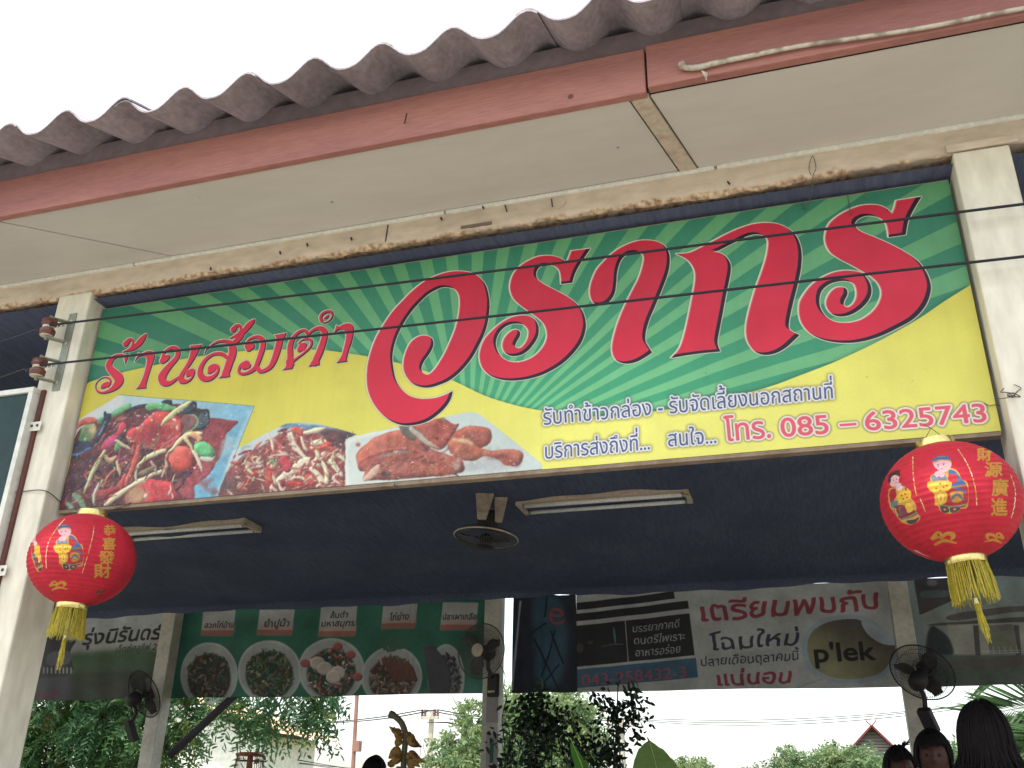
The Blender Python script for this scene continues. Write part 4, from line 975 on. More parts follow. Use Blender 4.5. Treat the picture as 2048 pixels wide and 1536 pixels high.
for k, (px, py, wx, wy) in enumerate(((107, 648, 140, 655), (91, 719, 120, 735))):
    c = at(px, py, YB - .072); c.z = Z((1.600, 1.435)[k])
    SP.append(c)
    cx_ = xm - .045; c = Vector((cx_ - .0 + (c.x - (xm - .045)) * 0, YB - .062, c.z)); SP[-1] = c
    mb = MB(); r = .027
    mb.lathe([(.010, -.034), (.021, -.034), (r, -.029), (r + .001, -.012), (.0205, -.006), (.0185, 0), (.0205, .006), (r + .001, .012), (r, .029), (.021, .034), (.010, .034)], c, 24)
    so_ = mb.build('spool', m_porc, rk, smooth=True, auto=50)
    mb = MB(); mb.lathe([(.0186, -.0055), (.0215, -.004), (.0215, .004), (.0186, .0055)], c, 24); mb.build('glaze_band', m_cream, so_, smooth=True)
    mb = MB(); mb.lathe([(.009, -.0352), (.024, -.0350), (.024, -.0338), (.009, -.0336)], c, 20); mb.build('spool_base', m_cream, rk, smooth=True)
    mb = MB(); mb.tube([c + Vector((0, 0, -.05)), c + Vector((0, 0, .05))], .006, 8); mb.build('pin', m_galv, rk, smooth=True)
    for s_ in (-1, 1):
        mb = MB(); mb.bar(c + Vector((0, 0, .041 * s_)), Vector((xm - .004, YB - .01, c.z + .041 * s_)), .024, .004); mb.build('bracket_arm', m_galv, rk)
    mb = MB()
    for q in range(5):
        a = Vector((c.x + .03 + q * .009, c.y - .008 + .003 * (q % 2), c.z - .001)); mb.tube([a + Vector((0, -.006, -.005)), a + Vector((.004, .003, .008)), a + Vector((.007, .006, -.004))], .0018, 5)
    mb.build('wire_wrap', m_thin, rk, smooth=True)
for k, (px, py, lab) in enumerate(((2048, 408, 'upper black cable running right from the pillar insulator across the sign'), (2048, 513, 'lower black cable running right from the pillar insulator across the sign'))):
    c = SP[k]; a = c + Vector((.02, -.015, 0))
    # a point on the cable at the right edge of the picture, then on to the next pillar
    b = at(px, py, 2.47); d = b - a; e = a + d * 2.05
    mid = a + d * .5; mid.z -= .004
    wire('power_cable', [a, mid, b, e], .0042, m_wire, lab, 'cable', 8, group='cables strung in front of the sign')
    w0 = c + Vector((-.025, .0, -.004)); far = w0 + Vector((-1.6, .1, (-.20, -.25)[k]))
    wire('loose_wire', [w0, w0 + Vector((-.02, 0, .006)), w0 + Vector((-.03, 0, -.008)), w0 + Vector((-.045, 0, .004)), w0 + Vector((-.2, .01, -.02)), far], .0011, m_thin, ('thin curled wire end leading left from the upper insulator', 'thin curled wire end leading left from the lower insulator')[k], 'wire')

# string round the left pillar, twigs on the right one
zs_ = at(120, 981, YB).z
wire('pillar_string', [(-2.652, 2.66, zs_ - .02), (-2.655, YB - .005, zs_ - .004), (-2.575, YB - .008, zs_ + .006), (-2.493, YB - .006, zs_), (-2.492, 2.6, zs_ - .02), (-2.49, 2.67, zs_ - .03)], .0018, m_thin, 'thin wire tied round the left pillar beside the green board', 'wire')
R3 = random.Random(2)
tw = empty('wire_tangle', tuple(at(2022, 787, YB)), 'tangle of thin twisted wire sticking out of the right pillar', 'wire')
for k in range(6):
    p = at(2030, 787, YB - .004); q = [p]
    for j in range(3): q.append(q[-1] + Vector((R3.uniform(-.03, .012), R3.uniform(-.01, .0), R3.uniform(-.012, .012))))
    wire('strand', q, .0011, m_thin, parent=tw)
mb = MB(); mb.tube([at(1968, 806, YS - .003), at(1979, 812, YS - .01), at(1992, 809, YS - .004), at(2000, 812, YS)], .0012, 5)
mb.build('sign_tie', m_thin, sign)

# ---- white conduit on the right fascia
m_pipe = pm('dirty_white_plastic', lin((186, 178, 160)), rough=.6, var=.35, scale=14, bscale=60, base2=lin((140, 126, 110)), thr=(.5, .62), bump=.3)
cd = empty('plastic_conduit', tuple(at(1368, 130, 2.09)), 'dirty white plastic tube with a broken end clipped along the right fascia', 'pipe')
P = [at(px, py, 2.092) for px, py in ((1362, 133), (1375, 136), (1400, 134), (1440, 124), (1500, 112), (1600, 92), (1720, 75), (1850, 55), (1960, 33), (2060, 14))]
P += [P[-1] + (P[-1] - P[-2]) * 6]
rs = [.009, .0085, .0085, .008, .007, .0065, .006, .006, .006, .006, .006]
C_ = catmull(np.array([tuple(p) for p in P]), False, (), 4); rr = np.interp(np.linspace(0, 1, len(C_)), np.linspace(0, 1, len(rs)), rs)
mb = MB(); mb.tube([Vector(p) for p in C_], [float(r) for r in rr], 8); mb.build('tube', m_pipe, cd, smooth=True)
mb = MB(); e = P[0]; mb.lathe([(.010, -.004), (.0125, .0), (.012, .010), (.009, .014)], e, 9, (1, -.3, .3)); mb.build('broken_socket', m_pipe, cd)
mb = MB(); a = at(1402, 140, 2.088); mb.add([a, at(1416, 146, 2.088), at(1413, 162, 2.084), a + Vector((0, .004, 0)), at(1416, 146, 2.092), at(1413, 162, 2.09)], [(0, 1, 2), (5, 4, 3), (0, 3, 4, 1), (1, 4, 5, 2), (2, 5, 3, 0)]); mb.build('torn_flap', m_pipe, cd)

# ---- green board at the far left
m_board = pm('green_chalkboard', (.018, .045, .046), rough=.6, var=.3, scale=3, bscale=40)
m_alu = pm('white_aluminium', lin((206, 206, 196)), rough=.45, var=.1, scale=4)
bd = empty('green_board', (-2.9, 2.47, Z(.4)), 'dark green board in a pale frame left of the left pillar', 'board')
BX1 = -2.617; BZ1 = at(92, 770, 2.475).z; BZ0 = Z(-.2)
mb = MB(); mb.box(-4.6, BX1 - .022, 2.484, 2.50, BZ0 + .02, BZ1 - .02); mb.build('panel', m_board, bd)
for nm, q in (('frame_rail', (-4.6, BX1, 2.474, 2.515, BZ1 - .020, BZ1)), ('frame_rail', (-4.6, BX1, 2.474, 2.515, BZ0, BZ0 + .020)), ('frame_stile', (BX1 - .021, BX1, 2.4742, 2.5148, BZ0 + .0202, BZ1 - .0202)), ('frame_stile', (-4.62, -4.6, 2.474, 2.515, BZ0, BZ1))):
    mb = MB(); mb.box(*q); mb.build(nm, m_alu, bd, bevel=.0015)
mb = MB(); mb.box(BX1 + .004, BX1 + .020, YB - .014, YB - .0035, BZ0, at(90, 783, YB).z); mb.build('brown_batten', pm('brown_batten_paint', lin((96, 60, 54)), var=.2), bd)
for px, py in ((80, 852), (12, 1141)):
    p = at(px, py, YB - .016)
    cb = MB(); cb.box(BX1 - .004, BX1 + .045, YB - .0195, YB - .0165, p.z - .018, p.z + .018); c_o = cb.build('clip', m_alu, bd, bevel=.0015)
    for dx in (.006, .03):
        mb = MB(); mb.lathe([(.0055, 0), (.0055, .002), (.001, .0035)], (BX1 + dx, YB - .0195, p.z + .002), 8, (0, -1, 0)); mb.build('screw', pm('rust', lin((92, 62, 50))), c_o)
# ================================================================= lanterns
LW, LH = 2048, 1024
LA, LB = .165, .149
m_gold = pm('gold_cap', lin((206, 186, 120)), rough=.22, var=.15, scale=20, metal=.9, bump=.02)
m_fringe = pm('yellow_fringe', lin((184, 168, 60)), rough=.7, var=.35, scale=90, bump=0, trans=.25)
def lantern_fn(C, rot):
    Ri = np.array(rot.to_matrix().inverted())
    def fn(P):
        P = np.asarray(P, float); d = np.stack([P[:, 0] - 1024.0, P[:, 1] - 768.0, np.full(len(P), FPX)], 1)
        w = np.stack([d @ RT, d @ FW, d @ UP], 1); o = np.array([0, 0, CAMZ]) - np.array(C)
        w = w @ Ri.T; o = Ri @ o
        k = np.array([1 / LA, 1 / LA, 1 / LB]); w = w * k; o = o * k
        a = (w * w).sum(1); b = (w @ o); c = (o @ o) - 1; D = np.maximum(b * b - a * c, 0); t = (-b - np.sqrt(D)) / a
        q = o + w * t[:, None]; q /= np.linalg.norm(q, axis=1)[:, None]
        lon = np.arctan2(q[:, 0], -q[:, 1]); lat = np.arccos(np.clip(q[:, 2], -1, 1))
        return np.stack([(lon / (2 * math.pi) + .5) * LW, lat / math.pi * LH], 1)
    return fn
GOLD = (196, 158, 66); GD = (140, 104, 44)
def child_figure(L, A):
    """the printed child with a gold ingot; A maps drawing units to the canvas"""
    def q(pts): return [tuple(A(p[0], p[1])) + ((p[2] * A.s,) if len(p) > 2 else ()) for p in pts]
    def poly(pts, c, **k): L.poly([x[:2] for x in q(pts)], c, **k)
    def st(pts, c, **k): L.stroke(q(pts), c, **k)
    poly([(455, 340), (540, 300), (600, 280), (660, 310), (690, 370), (735, 400), (735, 570), (680, 590), (660, 610), (590, 625), (530, 610), (510, 570), (485, 560), (480, 480), (430, 430), (430, 390), (450, 380)], (206, 176, 84))
    poly([(590, 300), (640, 310), (690, 370), (720, 400), (700, 425), (620, 430), (600, 380)], (52, 120, 170))
    poly([(590, 330), (640, 330), (660, 370), (630, 400), (590, 380)], (196, 60, 66))
    poly([(455, 350), (490, 330), (560, 330), (570, 380), (480, 385)], (112, 150, 160))
    poly([(480, 480), (600, 430), (725, 410), (728, 560), (640, 580), (510, 560)], (170, 60, 62))
    poly([(600, 470), (660, 455), (700, 470), (690, 530), (620, 540)], (190, 150, 60)); st([(610, 520, 8), (650, 480, 10), (700, 520, 7)], (70, 120, 150)); st([(640, 440, 7), (700, 450, 8), (715, 480, 5)], (66, 110, 170))
    st([(600, 430, 5), (660, 420, 6), (722, 410, 5)], (90, 140, 90)); st([(520, 560, 7), (620, 575, 7), (730, 555, 6)], (120, 150, 120))
    poly([(430, 405), (470, 385), (530, 375), (600, 385), (615, 405), (590, 450), (520, 465), (460, 460), (440, 440)], (232, 200, 66)); st([(445, 410, 5), (520, 400, 6), (600, 405, 5)], (246, 226, 120))
    for x, y in ((495, 435), (525, 400), (550, 425), (525, 450), (575, 415)): L.ell(*A(x, y), 8 * A.s, 7 * A.s, 0, (150, 110, 40))
    poly([(485, 470), (570, 465), (570, 540), (500, 560)], (214, 180, 70)); poly([(510, 480), (550, 480), (550, 530), (515, 535)], (236, 214, 90))
    st([(530, 490, 3), (530, 530, 3)], (150, 110, 40))
    poly([(525, 570), (580, 575), (590, 615), (540, 615)], (70, 80, 80)); poly([(600, 580), (670, 575), (665, 605), (610, 620)], (80, 90, 84)); L.ell(*A(560, 595), 10 * A.s, 7 * A.s, 0, (226, 150, 90)); L.ell(*A(635, 592), 12 * A.s, 8 * A.s, 0, (226, 150, 90))
    poly([(480, 330), (500, 305), (545, 300), (560, 330), (540, 350), (500, 350)], (228, 196, 196)); L.ell(*A(516, 352), 10 * A.s, 8 * A.s, 0, (120, 90, 150))
    poly([(472, 240), (500, 215), (560, 205), (600, 230), (612, 250), (600, 285), (560, 312), (520, 300), (488, 280)], (232, 196, 196))
    poly([(466, 232), (480, 205), (530, 190), (590, 200), (607, 230), (590, 222), (530, 222), (480, 245)], (62, 108, 150)); st([(470, 240, 4), (530, 222, 4), (604, 232, 4)], (206, 170, 80)); st([(505, 200, 3), (560, 197, 3)], (120, 160, 120))
    L.ell(*A(510, 268), 4.5 * A.s, 5 * A.s, 0, (40, 30, 40)); L.ell(*A(552, 257), 4.5 * A.s, 5 * A.s, 0, (40, 30, 40)); st([(500, 258, 1.5), (516, 254, 1.5)], (60, 40, 40)); st([(542, 246, 1.5), (560, 246, 1.5)], (60, 40, 40))
    L.ell(*A(500, 285), 7 * A.s, 5 * A.s, 0, (226, 150, 160), a=.6); L.ell(*A(570, 272), 7 * A.s, 5 * A.s, 0, (226, 150, 160), a=.6); st([(528, 290, 2), (545, 288, 2)], (180, 50, 70))
def girl_figure(L, A):
    def q(pts): return [tuple(A(p[0], p[1])) + ((p[2] * A.s,) if len(p) > 2 else ()) for p in pts]
    def poly(pts, c, **k): L.poly([x[:2] for x in q(pts)], c, **k)
    def st(pts, c, **k): L.stroke(q(pts), c, **k)
    poly([(135, 450), (170, 430), (230, 400), (270, 430), (290, 450), (300, 500), (340, 560), (345, 620), (375, 650), (350, 690), (290, 710), (230, 690), (190, 640), (140, 560)], (206, 176, 84))
    poly([(140, 460), (180, 440), (190, 500), (150, 540)], (170, 52, 56)); poly([(150, 540), (200, 530), (200, 560), (160, 580)], (84, 140, 140))
    poly([(170, 590), (230, 560), (330, 600), (340, 640), (230, 670)], (140, 70, 70)); st([(180, 590, 6), (200, 640, 6)], (190, 190, 120)); st([(240, 600, 8), (260, 650, 8)], (110, 80, 140)); st([(215, 575, 6), (225, 640, 6)], (90, 130, 90))
    st([(230, 670, 7), (290, 650, 7), (345, 620, 7)], (120, 150, 120)); poly([(270, 680), (330, 670), (365, 655), (340, 695), (290, 705)], (70, 80, 80))
    poly([(260, 560), (300, 550), (320, 600), (280, 620)], (232, 206, 80))
    poly([(200, 490), (230, 455), (290, 450), (305, 480), (280, 530), (230, 550), (205, 530)], (232, 200, 66))
    for x, y in ((235, 490), (262, 480), (245, 515), (275, 505)): L.ell(*A(x, y), 8 * A.s, 7 * A.s, 0, (150, 110, 40))
    poly([(185, 415), (210, 395), (240, 410), (235, 445), (200, 455)], (226, 210, 210)); st([(235, 410, 6), (262, 420, 6), (265, 450, 5)], (160, 80, 80))
    poly([(150, 350), (200, 335), (215, 365), (195, 410), (160, 425), (140, 395)], (232, 200, 198))
    poly([(132, 360), (150, 320), (200, 300), (222, 320), (215, 345), (180, 335), (155, 355), (145, 400), (135, 395)], (60, 52, 52)); L.ell(*A(210, 303), 10 * A.s, 8 * A.s, 0, (70, 60, 60))
    L.ell(*A(168, 375), 4 * A.s, 5 * A.s, 0, (40, 30, 40)); L.ell(*A(193, 368), 4 * A.s, 5 * A.s, 0, (40, 30, 40)); st([(183, 395, 2), (192, 392, 2)], (190, 50, 60))
class Aff:
    def __init__(s, ox, oy, k, fx, fy, sc, sy=None): s.a = (ox, oy, k, fx, fy, sc, sc if sy is None else sy); s.s = sc
    def __call__(s, x, y): ox, oy, k, fx, fy, sc, sy = s.a; return (fx + (x - ox) * sc, fy + (y - oy) * sy)
def cloud(L, x, y, w, c=GOLD, flip=1):
    f = flip * w
    L.stroke([(x - 45 * f, y + 10 * w, 14 * w), (x - 10 * f, y - 14 * w, 24 * w), (x + 10 * f, y + 6 * w, 12 * w)], c)
    L.stroke([(x + 10 * f, y + 6 * w, 12 * w), (x + 50 * f, y - 20 * w, 12 * w), (x + 90 * f, y - 10 * w, 16 * w), (x + 80 * f, y + 16 * w, 8 * w)], c)
    L.stroke([(x - 30 * f, y + 52 * w, 8 * w), (x + 30 * f, y + 26 * w, 11 * w), (x + 112 * f, y + 42 * w, 4 * w)], c)
    L.ell(x - 8 * f, y - 12 * w, 9 * w, 8 * w, 0, (190, 40, 50))
def foil(L, pts, rr):
    P = catmull(np.array([(a, b, 1) for a, b in pts]), False, (), 8)
    for i in range(len(P) - 1):
        if rr.random() < .1: continue
        c = rr.choice([(226, 206, 150), (206, 176, 100), (246, 236, 196), (190, 150, 70)])
        L.stroke([(P[i][0], P[i][1], 4.2), (P[i + 1][0], P[i + 1][1], 4.2)], c)
def finish(L, seed):
    nz_ = np.random.default_rng(seed)
    for k in range(30):                    # creases and rubbed threads
        x = nz_.uniform(0, LW); y = nz_.uniform(250, 700); w = nz_.uniform(30, 200)
        T = L.T; L.T = (0, 0, 1); f = L.fn; L.fn = lambda P: P
        L.stroke([(x, y, .8), (x + w / 2, y + nz_.uniform(-5, 5), .9), (x + w, y + nz_.uniform(-6, 6), .6)], (226, 110, 120), a=.35); L.T = T; L.fn = f
    h, w = L.a.shape[:2]; back = np.roll(L.a, w // 2, 1); x = np.arange(w) / w; fr = ((x > .25) & (x < .75))[None, :, None]
    L.a[:] = np.where(fr, L.a, back)
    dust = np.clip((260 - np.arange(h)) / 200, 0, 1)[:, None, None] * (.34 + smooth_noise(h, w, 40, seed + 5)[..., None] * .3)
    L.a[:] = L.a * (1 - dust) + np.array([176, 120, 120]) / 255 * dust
    n = smooth_noise(h, w, 160, seed) * .12 + smooth_noise(h, w, 30, seed + 1) * .08
    L.a[:] = (L.a * .86 + np.array(RB) / 255 * .14) * (1 + n[..., None] + smooth_noise(h, w, 6, seed + 3)[..., None] * .06)
def char(L, body, T, cx, cy, w, h, c=GOLD):
    ox, oy, k = T
    p0 = (ox + (cx - w / 2) / k, oy + (cy + h / 2 * .86) / k); p1 = (ox + (cx + w / 2) / k, oy + (cy + h / 2 * .86) / k)
    m, a, b = L.text_mask(body, p0, p1, h / k, refh=.88, up=(0, -1)); m = dilate(m, 3.2)
    L.put(dilate(m, 1.6), a, b, GD, .6); L.put(m, a, b, c)

CL = (-2.237, 2.47, Z(.704)); CR = (.368, 2.47, Z(.707))
rotL = Euler((0, math.radians(1.5), 0)); rotR = Euler((0, math.radians(-4), 0))
RR = random.Random(8)
RB = (198, 48, 64)
# right lantern
L2 = Canvas(LW, LH, lantern_fn(CR, rotR), RB); T2 = (1740, 860, 3.747); L2.T = T2
child_figure(L2, Aff(0, 0, 1, 0, 0, 1.0)); girl_figure(L2, Aff(0, 0, 1, 0, 0, 1.0))
foil(L2, [(318, 195), (318, 300), (330, 420), (345, 490)], RR); foil(L2, [(372, 515), (392, 560), (408, 605)], RR)
foil(L2, [(660, 140), (720, 230), (765, 330), (795, 450), (803, 560)], RR); foil(L2, [(1060, 330), (1095, 440), (1090, 560), (1066, 655)], RR)
for ch, x, y, w, h in (("財", 862, 180, 110, 90), ("源", 930, 292, 130, 105), ("廣", 978, 428, 120, 120), ("進", 972, 575, 120, 125)): char(L2, ch, T2, x, y, w, h)
cloud(L2, 520, 800, 1.15); cloud(L2, 960, 800, .9, flip=-1)
L2.poly([(310, 905), (350, 905), (390, 930), (450, 955), (440, 965), (380, 950)], (206, 206, 196))
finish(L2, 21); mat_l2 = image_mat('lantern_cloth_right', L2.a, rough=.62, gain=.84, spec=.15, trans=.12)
# left lantern
L1 = Canvas(LW, LH, lantern_fn(CL, rotL), RB); T1 = (40, 1020, 5.296); L1.T = T1
child_figure(L1, Aff(430, 190, 1, 355, 150, 1.02, 1.12)); girl_figure(L1, Aff(135, 300, 1, 118, 220, .5, 1.06))
foil(L1, [(470, 95), (380, 200), (300, 340), (272, 480), (276, 615)], RR); foil(L1, [(785, 170), (770, 280), (725, 455)], RR); foil(L1, [(715, 490), (690, 570), (662, 660)], RR)
for ch, x, y, w, h in (("恭", 955, 210, 130, 105), ("喜", 948, 355, 140, 120), ("發", 922, 500, 165, 130), ("財", 878, 645, 180, 140)): char(L1, ch, T1, x, y, w, h)
cloud(L1, 370, 790, 1.15); cloud(L1, 850, 870, .8, (96, 74, 50)); cloud(L1, 1120, 760, .7, (120, 84, 50))
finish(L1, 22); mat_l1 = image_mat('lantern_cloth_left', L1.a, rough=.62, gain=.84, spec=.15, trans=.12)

def lantern(C, rot, mat, label):
    t = empty('paper_lantern', C, label, 'lantern', 'round red lanterns under the sign', rot=rot)
    nr, sub, nl = 26, 5, 112; V = []; UV = []; rg = random.Random(int(C[0] * 100))
    th0, th1 = math.radians(16), math.radians(164); N_ = nr * sub
    for j in range(N_ + 1):
        f = j / N_; th = th0 + (th1 - th0) * f; s = .0016 * (abs(math.sin(math.pi * f * nr)) ** .8)
        for i in range(nl + 1):
            lo = -math.pi + 2 * math.pi * i / nl; seg = .0016 * abs(math.sin(lo * 8))
            r = 1 - (s + seg) / LA
            V.append((LA * r * math.sin(th) * math.sin(lo), -LA * r * math.sin(th) * math.cos(lo), LB * math.cos(th) * (1 - s / LB * .3)))
            UV.append((i / nl, 1 - th / math.pi))
    w = nl + 1; F = [(j * w + i, (j + 1) * w + i, (j + 1) * w + i + 1, j * w + i + 1) for j in range(N_) for i in range(nl)]
    mb = MB(); mb.add(V, F); o = mb.build('shade', mat, t, smooth=True, world=False); UVn = np.array(UV); add_uv(o, lambda co: UVn)
    for zz, hgt, nm in ((LB * math.cos(th0) - .004, .022, 'top_cap'), (LB * math.cos(th1) - .016, .020, 'bottom_cap')):
        mb = MB(); r = .047; mb.lathe([(r - .003, 0), (r, 0), (r + .0015, hgt * .5), (r, hgt), (r - .003, hgt), (r - .003, 0)], (0, 0, zz), 36); mb.build(nm, m_gold, t, smooth=True, world=False, auto=40)
    mb = MB(); zb = LB * math.cos(th1) - .014
    for k in range(190):
        a = rg.uniform(0, 2 * math.pi); r = .044 + rg.uniform(-.004, .003); l = rg.uniform(.078, .098); sp = rg.uniform(1.0, 1.25)
        p = Vector((r * math.cos(a), r * math.sin(a), zb)); q = Vector((r * sp * math.cos(a + rg.uniform(-.1, .1)), r * sp * math.sin(a), zb - l))
        mid = (p + q) / 2 + Vector((rg.uniform(-.003, .003), rg.uniform(-.003, .003), 0)); mb.tube([p, mid, q], [.0011, .0012, .0008], 3, cap=False)
    tag(mb.build('fringe', m_fringe, t, world=False), kind='stuff')
    mb = MB(); mb.tube([(0, 0, zb - .0), (.002, 0, zb - .085)], .0016, 5); mb.build('tassel_cord', m_fringe, t, world=False)
    mb = MB(); zt = zb - .085
    for k in range(46):
        a = rg.uniform(0, 6.28); r0 = rg.uniform(.001, .007); r1 = rg.uniform(.002, .011)
        mb.tube([(.002, 0, zt), (r0 * math.cos(a), r0 * math.sin(a), zt - .014), (r1 * math.cos(a) + .002, r1 * math.sin(a), zt - rg.uniform(.055, .105))], [.0012, .0014, .0008], 3, cap=False)
    tag(mb.build('tassel', m_fringe, t, world=False), kind='stuff')
    mb = MB(); mb.tube([(0, 0, zt + .002), (0, 0, zt - .012)], [.004, .0055], 8); mb.build('tassel_knot', pm('pale_cord', lin((236, 226, 170)), rough=.6), t, world=False)
    mb = MB(); mb.tube([(-.03, 0, LB * math.cos(th0) + .016), (0, 0, LB * math.cos(th0) + .055), (.03, 0, LB * math.cos(th0) + .016)], .0012, 5)
    mb.tube([(0, 0, LB * math.cos(th0) + .055), (.0, .09, Z(.93) - C[2] + .02)], .0012, 5); mb.build('hanging_wire', m_thin, t, world=False)
    return t
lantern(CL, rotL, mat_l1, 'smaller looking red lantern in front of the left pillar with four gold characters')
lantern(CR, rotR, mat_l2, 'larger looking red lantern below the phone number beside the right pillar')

# ================================================================= lights under the net
m_fix = pm('rusty_cream_enamel', lin((196, 178, 158)), rough=.6, var=.4, scale=8, bscale=50, base2=lin((164, 134, 114)), thr=(.5, .72))
m_tube = pm('fluorescent_glass', lin((226, 226, 222)), rough=.25, var=.06, spec=.6)
def fixture(loc, label):
    t = empty('fluorescent_lamp', loc, label, 'lamp', 'unlit twin tube lamps under the net')
    L_ = .50
    mb = MB(); mb.box(-L_, L_, -.115, -.045, -.035, .03); mb.build('housing', m_fix, t, world=False, bevel=.003)
    mb = MB(); mb.box(-L_, L_, -.044, .09, .012, .02); mb.build('reflector', m_dark, t, world=False)
    for s_ in (-1, 1):
        mb = MB(); mb.box(s_ * L_ - .014, s_ * L_ + .014, -.118, .10, -.052, .022); mb.build('end_cap', m_fix, t, world=False, bevel=.003)
    for y in (-.062, .072):
        mb = MB(); mb.tube([(-L_ + .012, y, -.044), (L_ - .012, y, -.044)], .0125, 12); tb = mb.build('tube', m_tube, t, smooth=True, world=False)
        for s_ in (-1, 1):
            mb = MB(); mb.tube([(s_ * (L_ - .015), y, -.044), (s_ * (L_ - .03), y, -.044)], .0132, 12); mb.build('tube_collar', m_galv, tb, world=False)
    return t
fixture((-1.09, 5.29, Z(1.685)), 'unlit fluorescent lamp right of the ceiling fan below the white phone lettering')
fixture((-3.95, 5.26, Z(1.685)), 'unlit fluorescent lamp partly behind the left red lantern')

m_guard = pm('fan_guard_wire', lin((92, 88, 88)), rough=.5, var=.2, metal=.3)
m_fandark = pm('dark_fan_plastic', lin((46, 42, 46)), rough=.6, var=.2)
m_blade = pm('grey_fan_blade', lin((70, 66, 66)), rough=.5, var=.15)
m_fanlt = pm('cream_fan_plastic', lin((196, 186, 166)), rough=.55, var=.2, base2=lin((150, 130, 116)))
def fan_head(t, R_, wire_mat, nw=84, lens=m_fanlt, ring_r=.005, rim=None):
    """guard, blades, hub and motor round the local -Y axis (the side it blows to)"""
    mb = MB()
    for y, r in ((-.055, .35 * R_), (-.035, .75 * R_), (0, R_), (.035, .8 * R_), (.05, .4 * R_)):
        n = 40; P = [(r * math.cos(2 * math.pi * k / n), y, r * math.sin(2 * math.pi * k / n)) for k in range(n + 1)]
        mb.tube(P, ring_r if y == 0 else .0014, 5, cap=False)
    for k in range(nw):
        a = 2 * math.pi * k / nw; c, s = math.cos(a), math.sin(a)
        mb.tube([(.1 * R_ * c, -.06, .1 * R_ * s), (.5 * R_ * c, -.052, .5 * R_ * s), (.9 * R_ * c, -.022, .9 * R_ * s), (R_ * c, 0, R_ * s), (.85 * R_ * c, .03, .85 * R_ * s), (.3 * R_ * c, .052,   .3 * R_ * s)], .0014, 3, cap=False)
    mb.build('guard', wire_mat, t, world=False)
    if rim:
        mb = MB(); mb.lathe([(R_ + .004, -.006), (R_ + .009, 0), (R_ + .004, .006), (R_ + .001, 0)], (0, 0, 0), 48, (0, 1, 0), closed=True); mb.build('rim', rim, t, smooth=True, world=False)
    mb = MB(); mb.lathe([(0, -.068), (.04, -.066), (.052, -.060), (.052, -.056), (0, -.056)], (0, 0, 0), 20, (0, 1, 0)); mb.build('badge', lens, t, smooth=True, world=False, auto=40)
    for k in range(3):
        a0 = 2 * math.pi * k / 3 + .3; V = []; 
        for i in range(7):
            r = .05 + (R_ * .88 - .05) * i / 6
            for j in range(5):
                wdt = (.25 + .55 * math.sin(math.pi * min(1, (i + 1) / 6.2))) ; a = a0 + (j / 4 - .5) * wdt * 1.3; V.append((r * math.cos(a), -.012 + .03 * (j / 4 - .5), r * math.sin(a)))
        F = [(i * 5 + j, i * 5 + j + 1, (i + 1) * 5 + j + 1, (i + 1) * 5 + j) for i in range(6) for j in range(4)]
        mb = MB(); mb.add(V, F); o = mb.build('blade', m_blade, t, smooth=True, world=False); s_ = o.modifiers.new('solid', 'SOLIDIFY'); s_.thickness = .002
    mb = MB(); mb.lathe([(0, -.03), (.035, -.03), (.04, 0), (.02, .02), (0, .02)], (0, 0, 0), 16, (0, 1, 0)); mb.build('hub', m_fandark, t, smooth=True, world=False)
    mb = MB(); mb.lathe([(0, .05), (.05, .055), (.062, .075), (.06, .13), (.045, .16), (0, .165)], (0, 0, 0), 20, (0, 1, 0)); mb.build('motor', m_fandark, t, smooth=True, world=False)
def wall_fan(loc, tilt, yaw, label, lens, wm):
    t = empty('wall_fan', loc, label, 'fan', 'oscillating fans on the rear posts', rot=(tilt, 0, yaw))
    fan_head(t, .215, wm, lens=lens)
    mb = MB(); mb.tube([(0, .11, -.03), (0, .12, -.12), (0, .20, -.19)], .017, 8); mb.build('neck', m_fandark, t, smooth=True, world=False)
    mb = MB(); mb.box(-.045, .045, .18, .235, -.33, -.15); mb.build('wall_base', m_fandark, t, world=False, bevel=.01)
    for k in range(3):
        mb = MB(); mb.box(-.03 + k * .022, -.014 + k * .022, .172, .18, -.30, -.285); mb.build('speed_button', m_fanlt, t, world=False)
    return t
p = at(962, 1302, 7.30); wall_fan(p, math.radians(0), math.radians(-12), 'wall fan with pale round badge on the middle rear post', m_fanlt, m_guard)
p = at(1844, 1345, 7.28); wall_fan(p, math.radians(-38), math.radians(150), 'dark wall fan turned away on the rear post near the large lantern', m_fandark, m_fandark)
p = at(288, 1388, 7.30); wall_fan(p, math.radians(-30), math.radians(160), 'dark wall fan turned away on the left rear post behind the tree line', m_fandark, m_fandark)
wire('fan_cable', [at(1000, 1330, 7.5), at(1010, 1350, 7.5), at(1008, 1372, 7.52), at(1012, 1400, 7.55), at(1004, 1440, 7.55), at(1010, 1500, 7.55), at(1008, 1600, 7.55)], .004, m_wire, 'dark cable with a pull switch running down beside the middle rear post', 'cable')
tc_ = at(972, 1075, 5.12)
t = empty('ceiling_fan', tc_, 'orbit fan with wire cage hanging from a cream bracket under the net', 'fan', rot=(math.radians(86), math.radians(4), math.radians(0)))
fan_head(t, .185, m_guard, nw=48, lens=m_fandark, ring_r=.0045, rim=m_fanlt)
zt = at(972, 986, 5.12).z - tc_.z
for sx, w0, w1_, yy0 in ((-.012, .062, .026, .0), (.075, .044, .02, .05)):
    mb = MB(); v = []
    for w_, d in ((w0, zt), (w1_, .085)):
        for a, b in ((-1, -1), (1, -1), (1, 1), (-1, 1)): v.append((sx + a * w_, d, b * .010 + .075 - yy0))
    mb.add(v, [(0, 1, 2, 3), (7, 6, 5, 4), (0, 4, 5, 1), (1, 5, 6, 2), (2, 6, 7, 3), (3, 7, 4, 0)]); mb.build('bracket_plate', m_fanlt, t, world=False, bevel=.004)
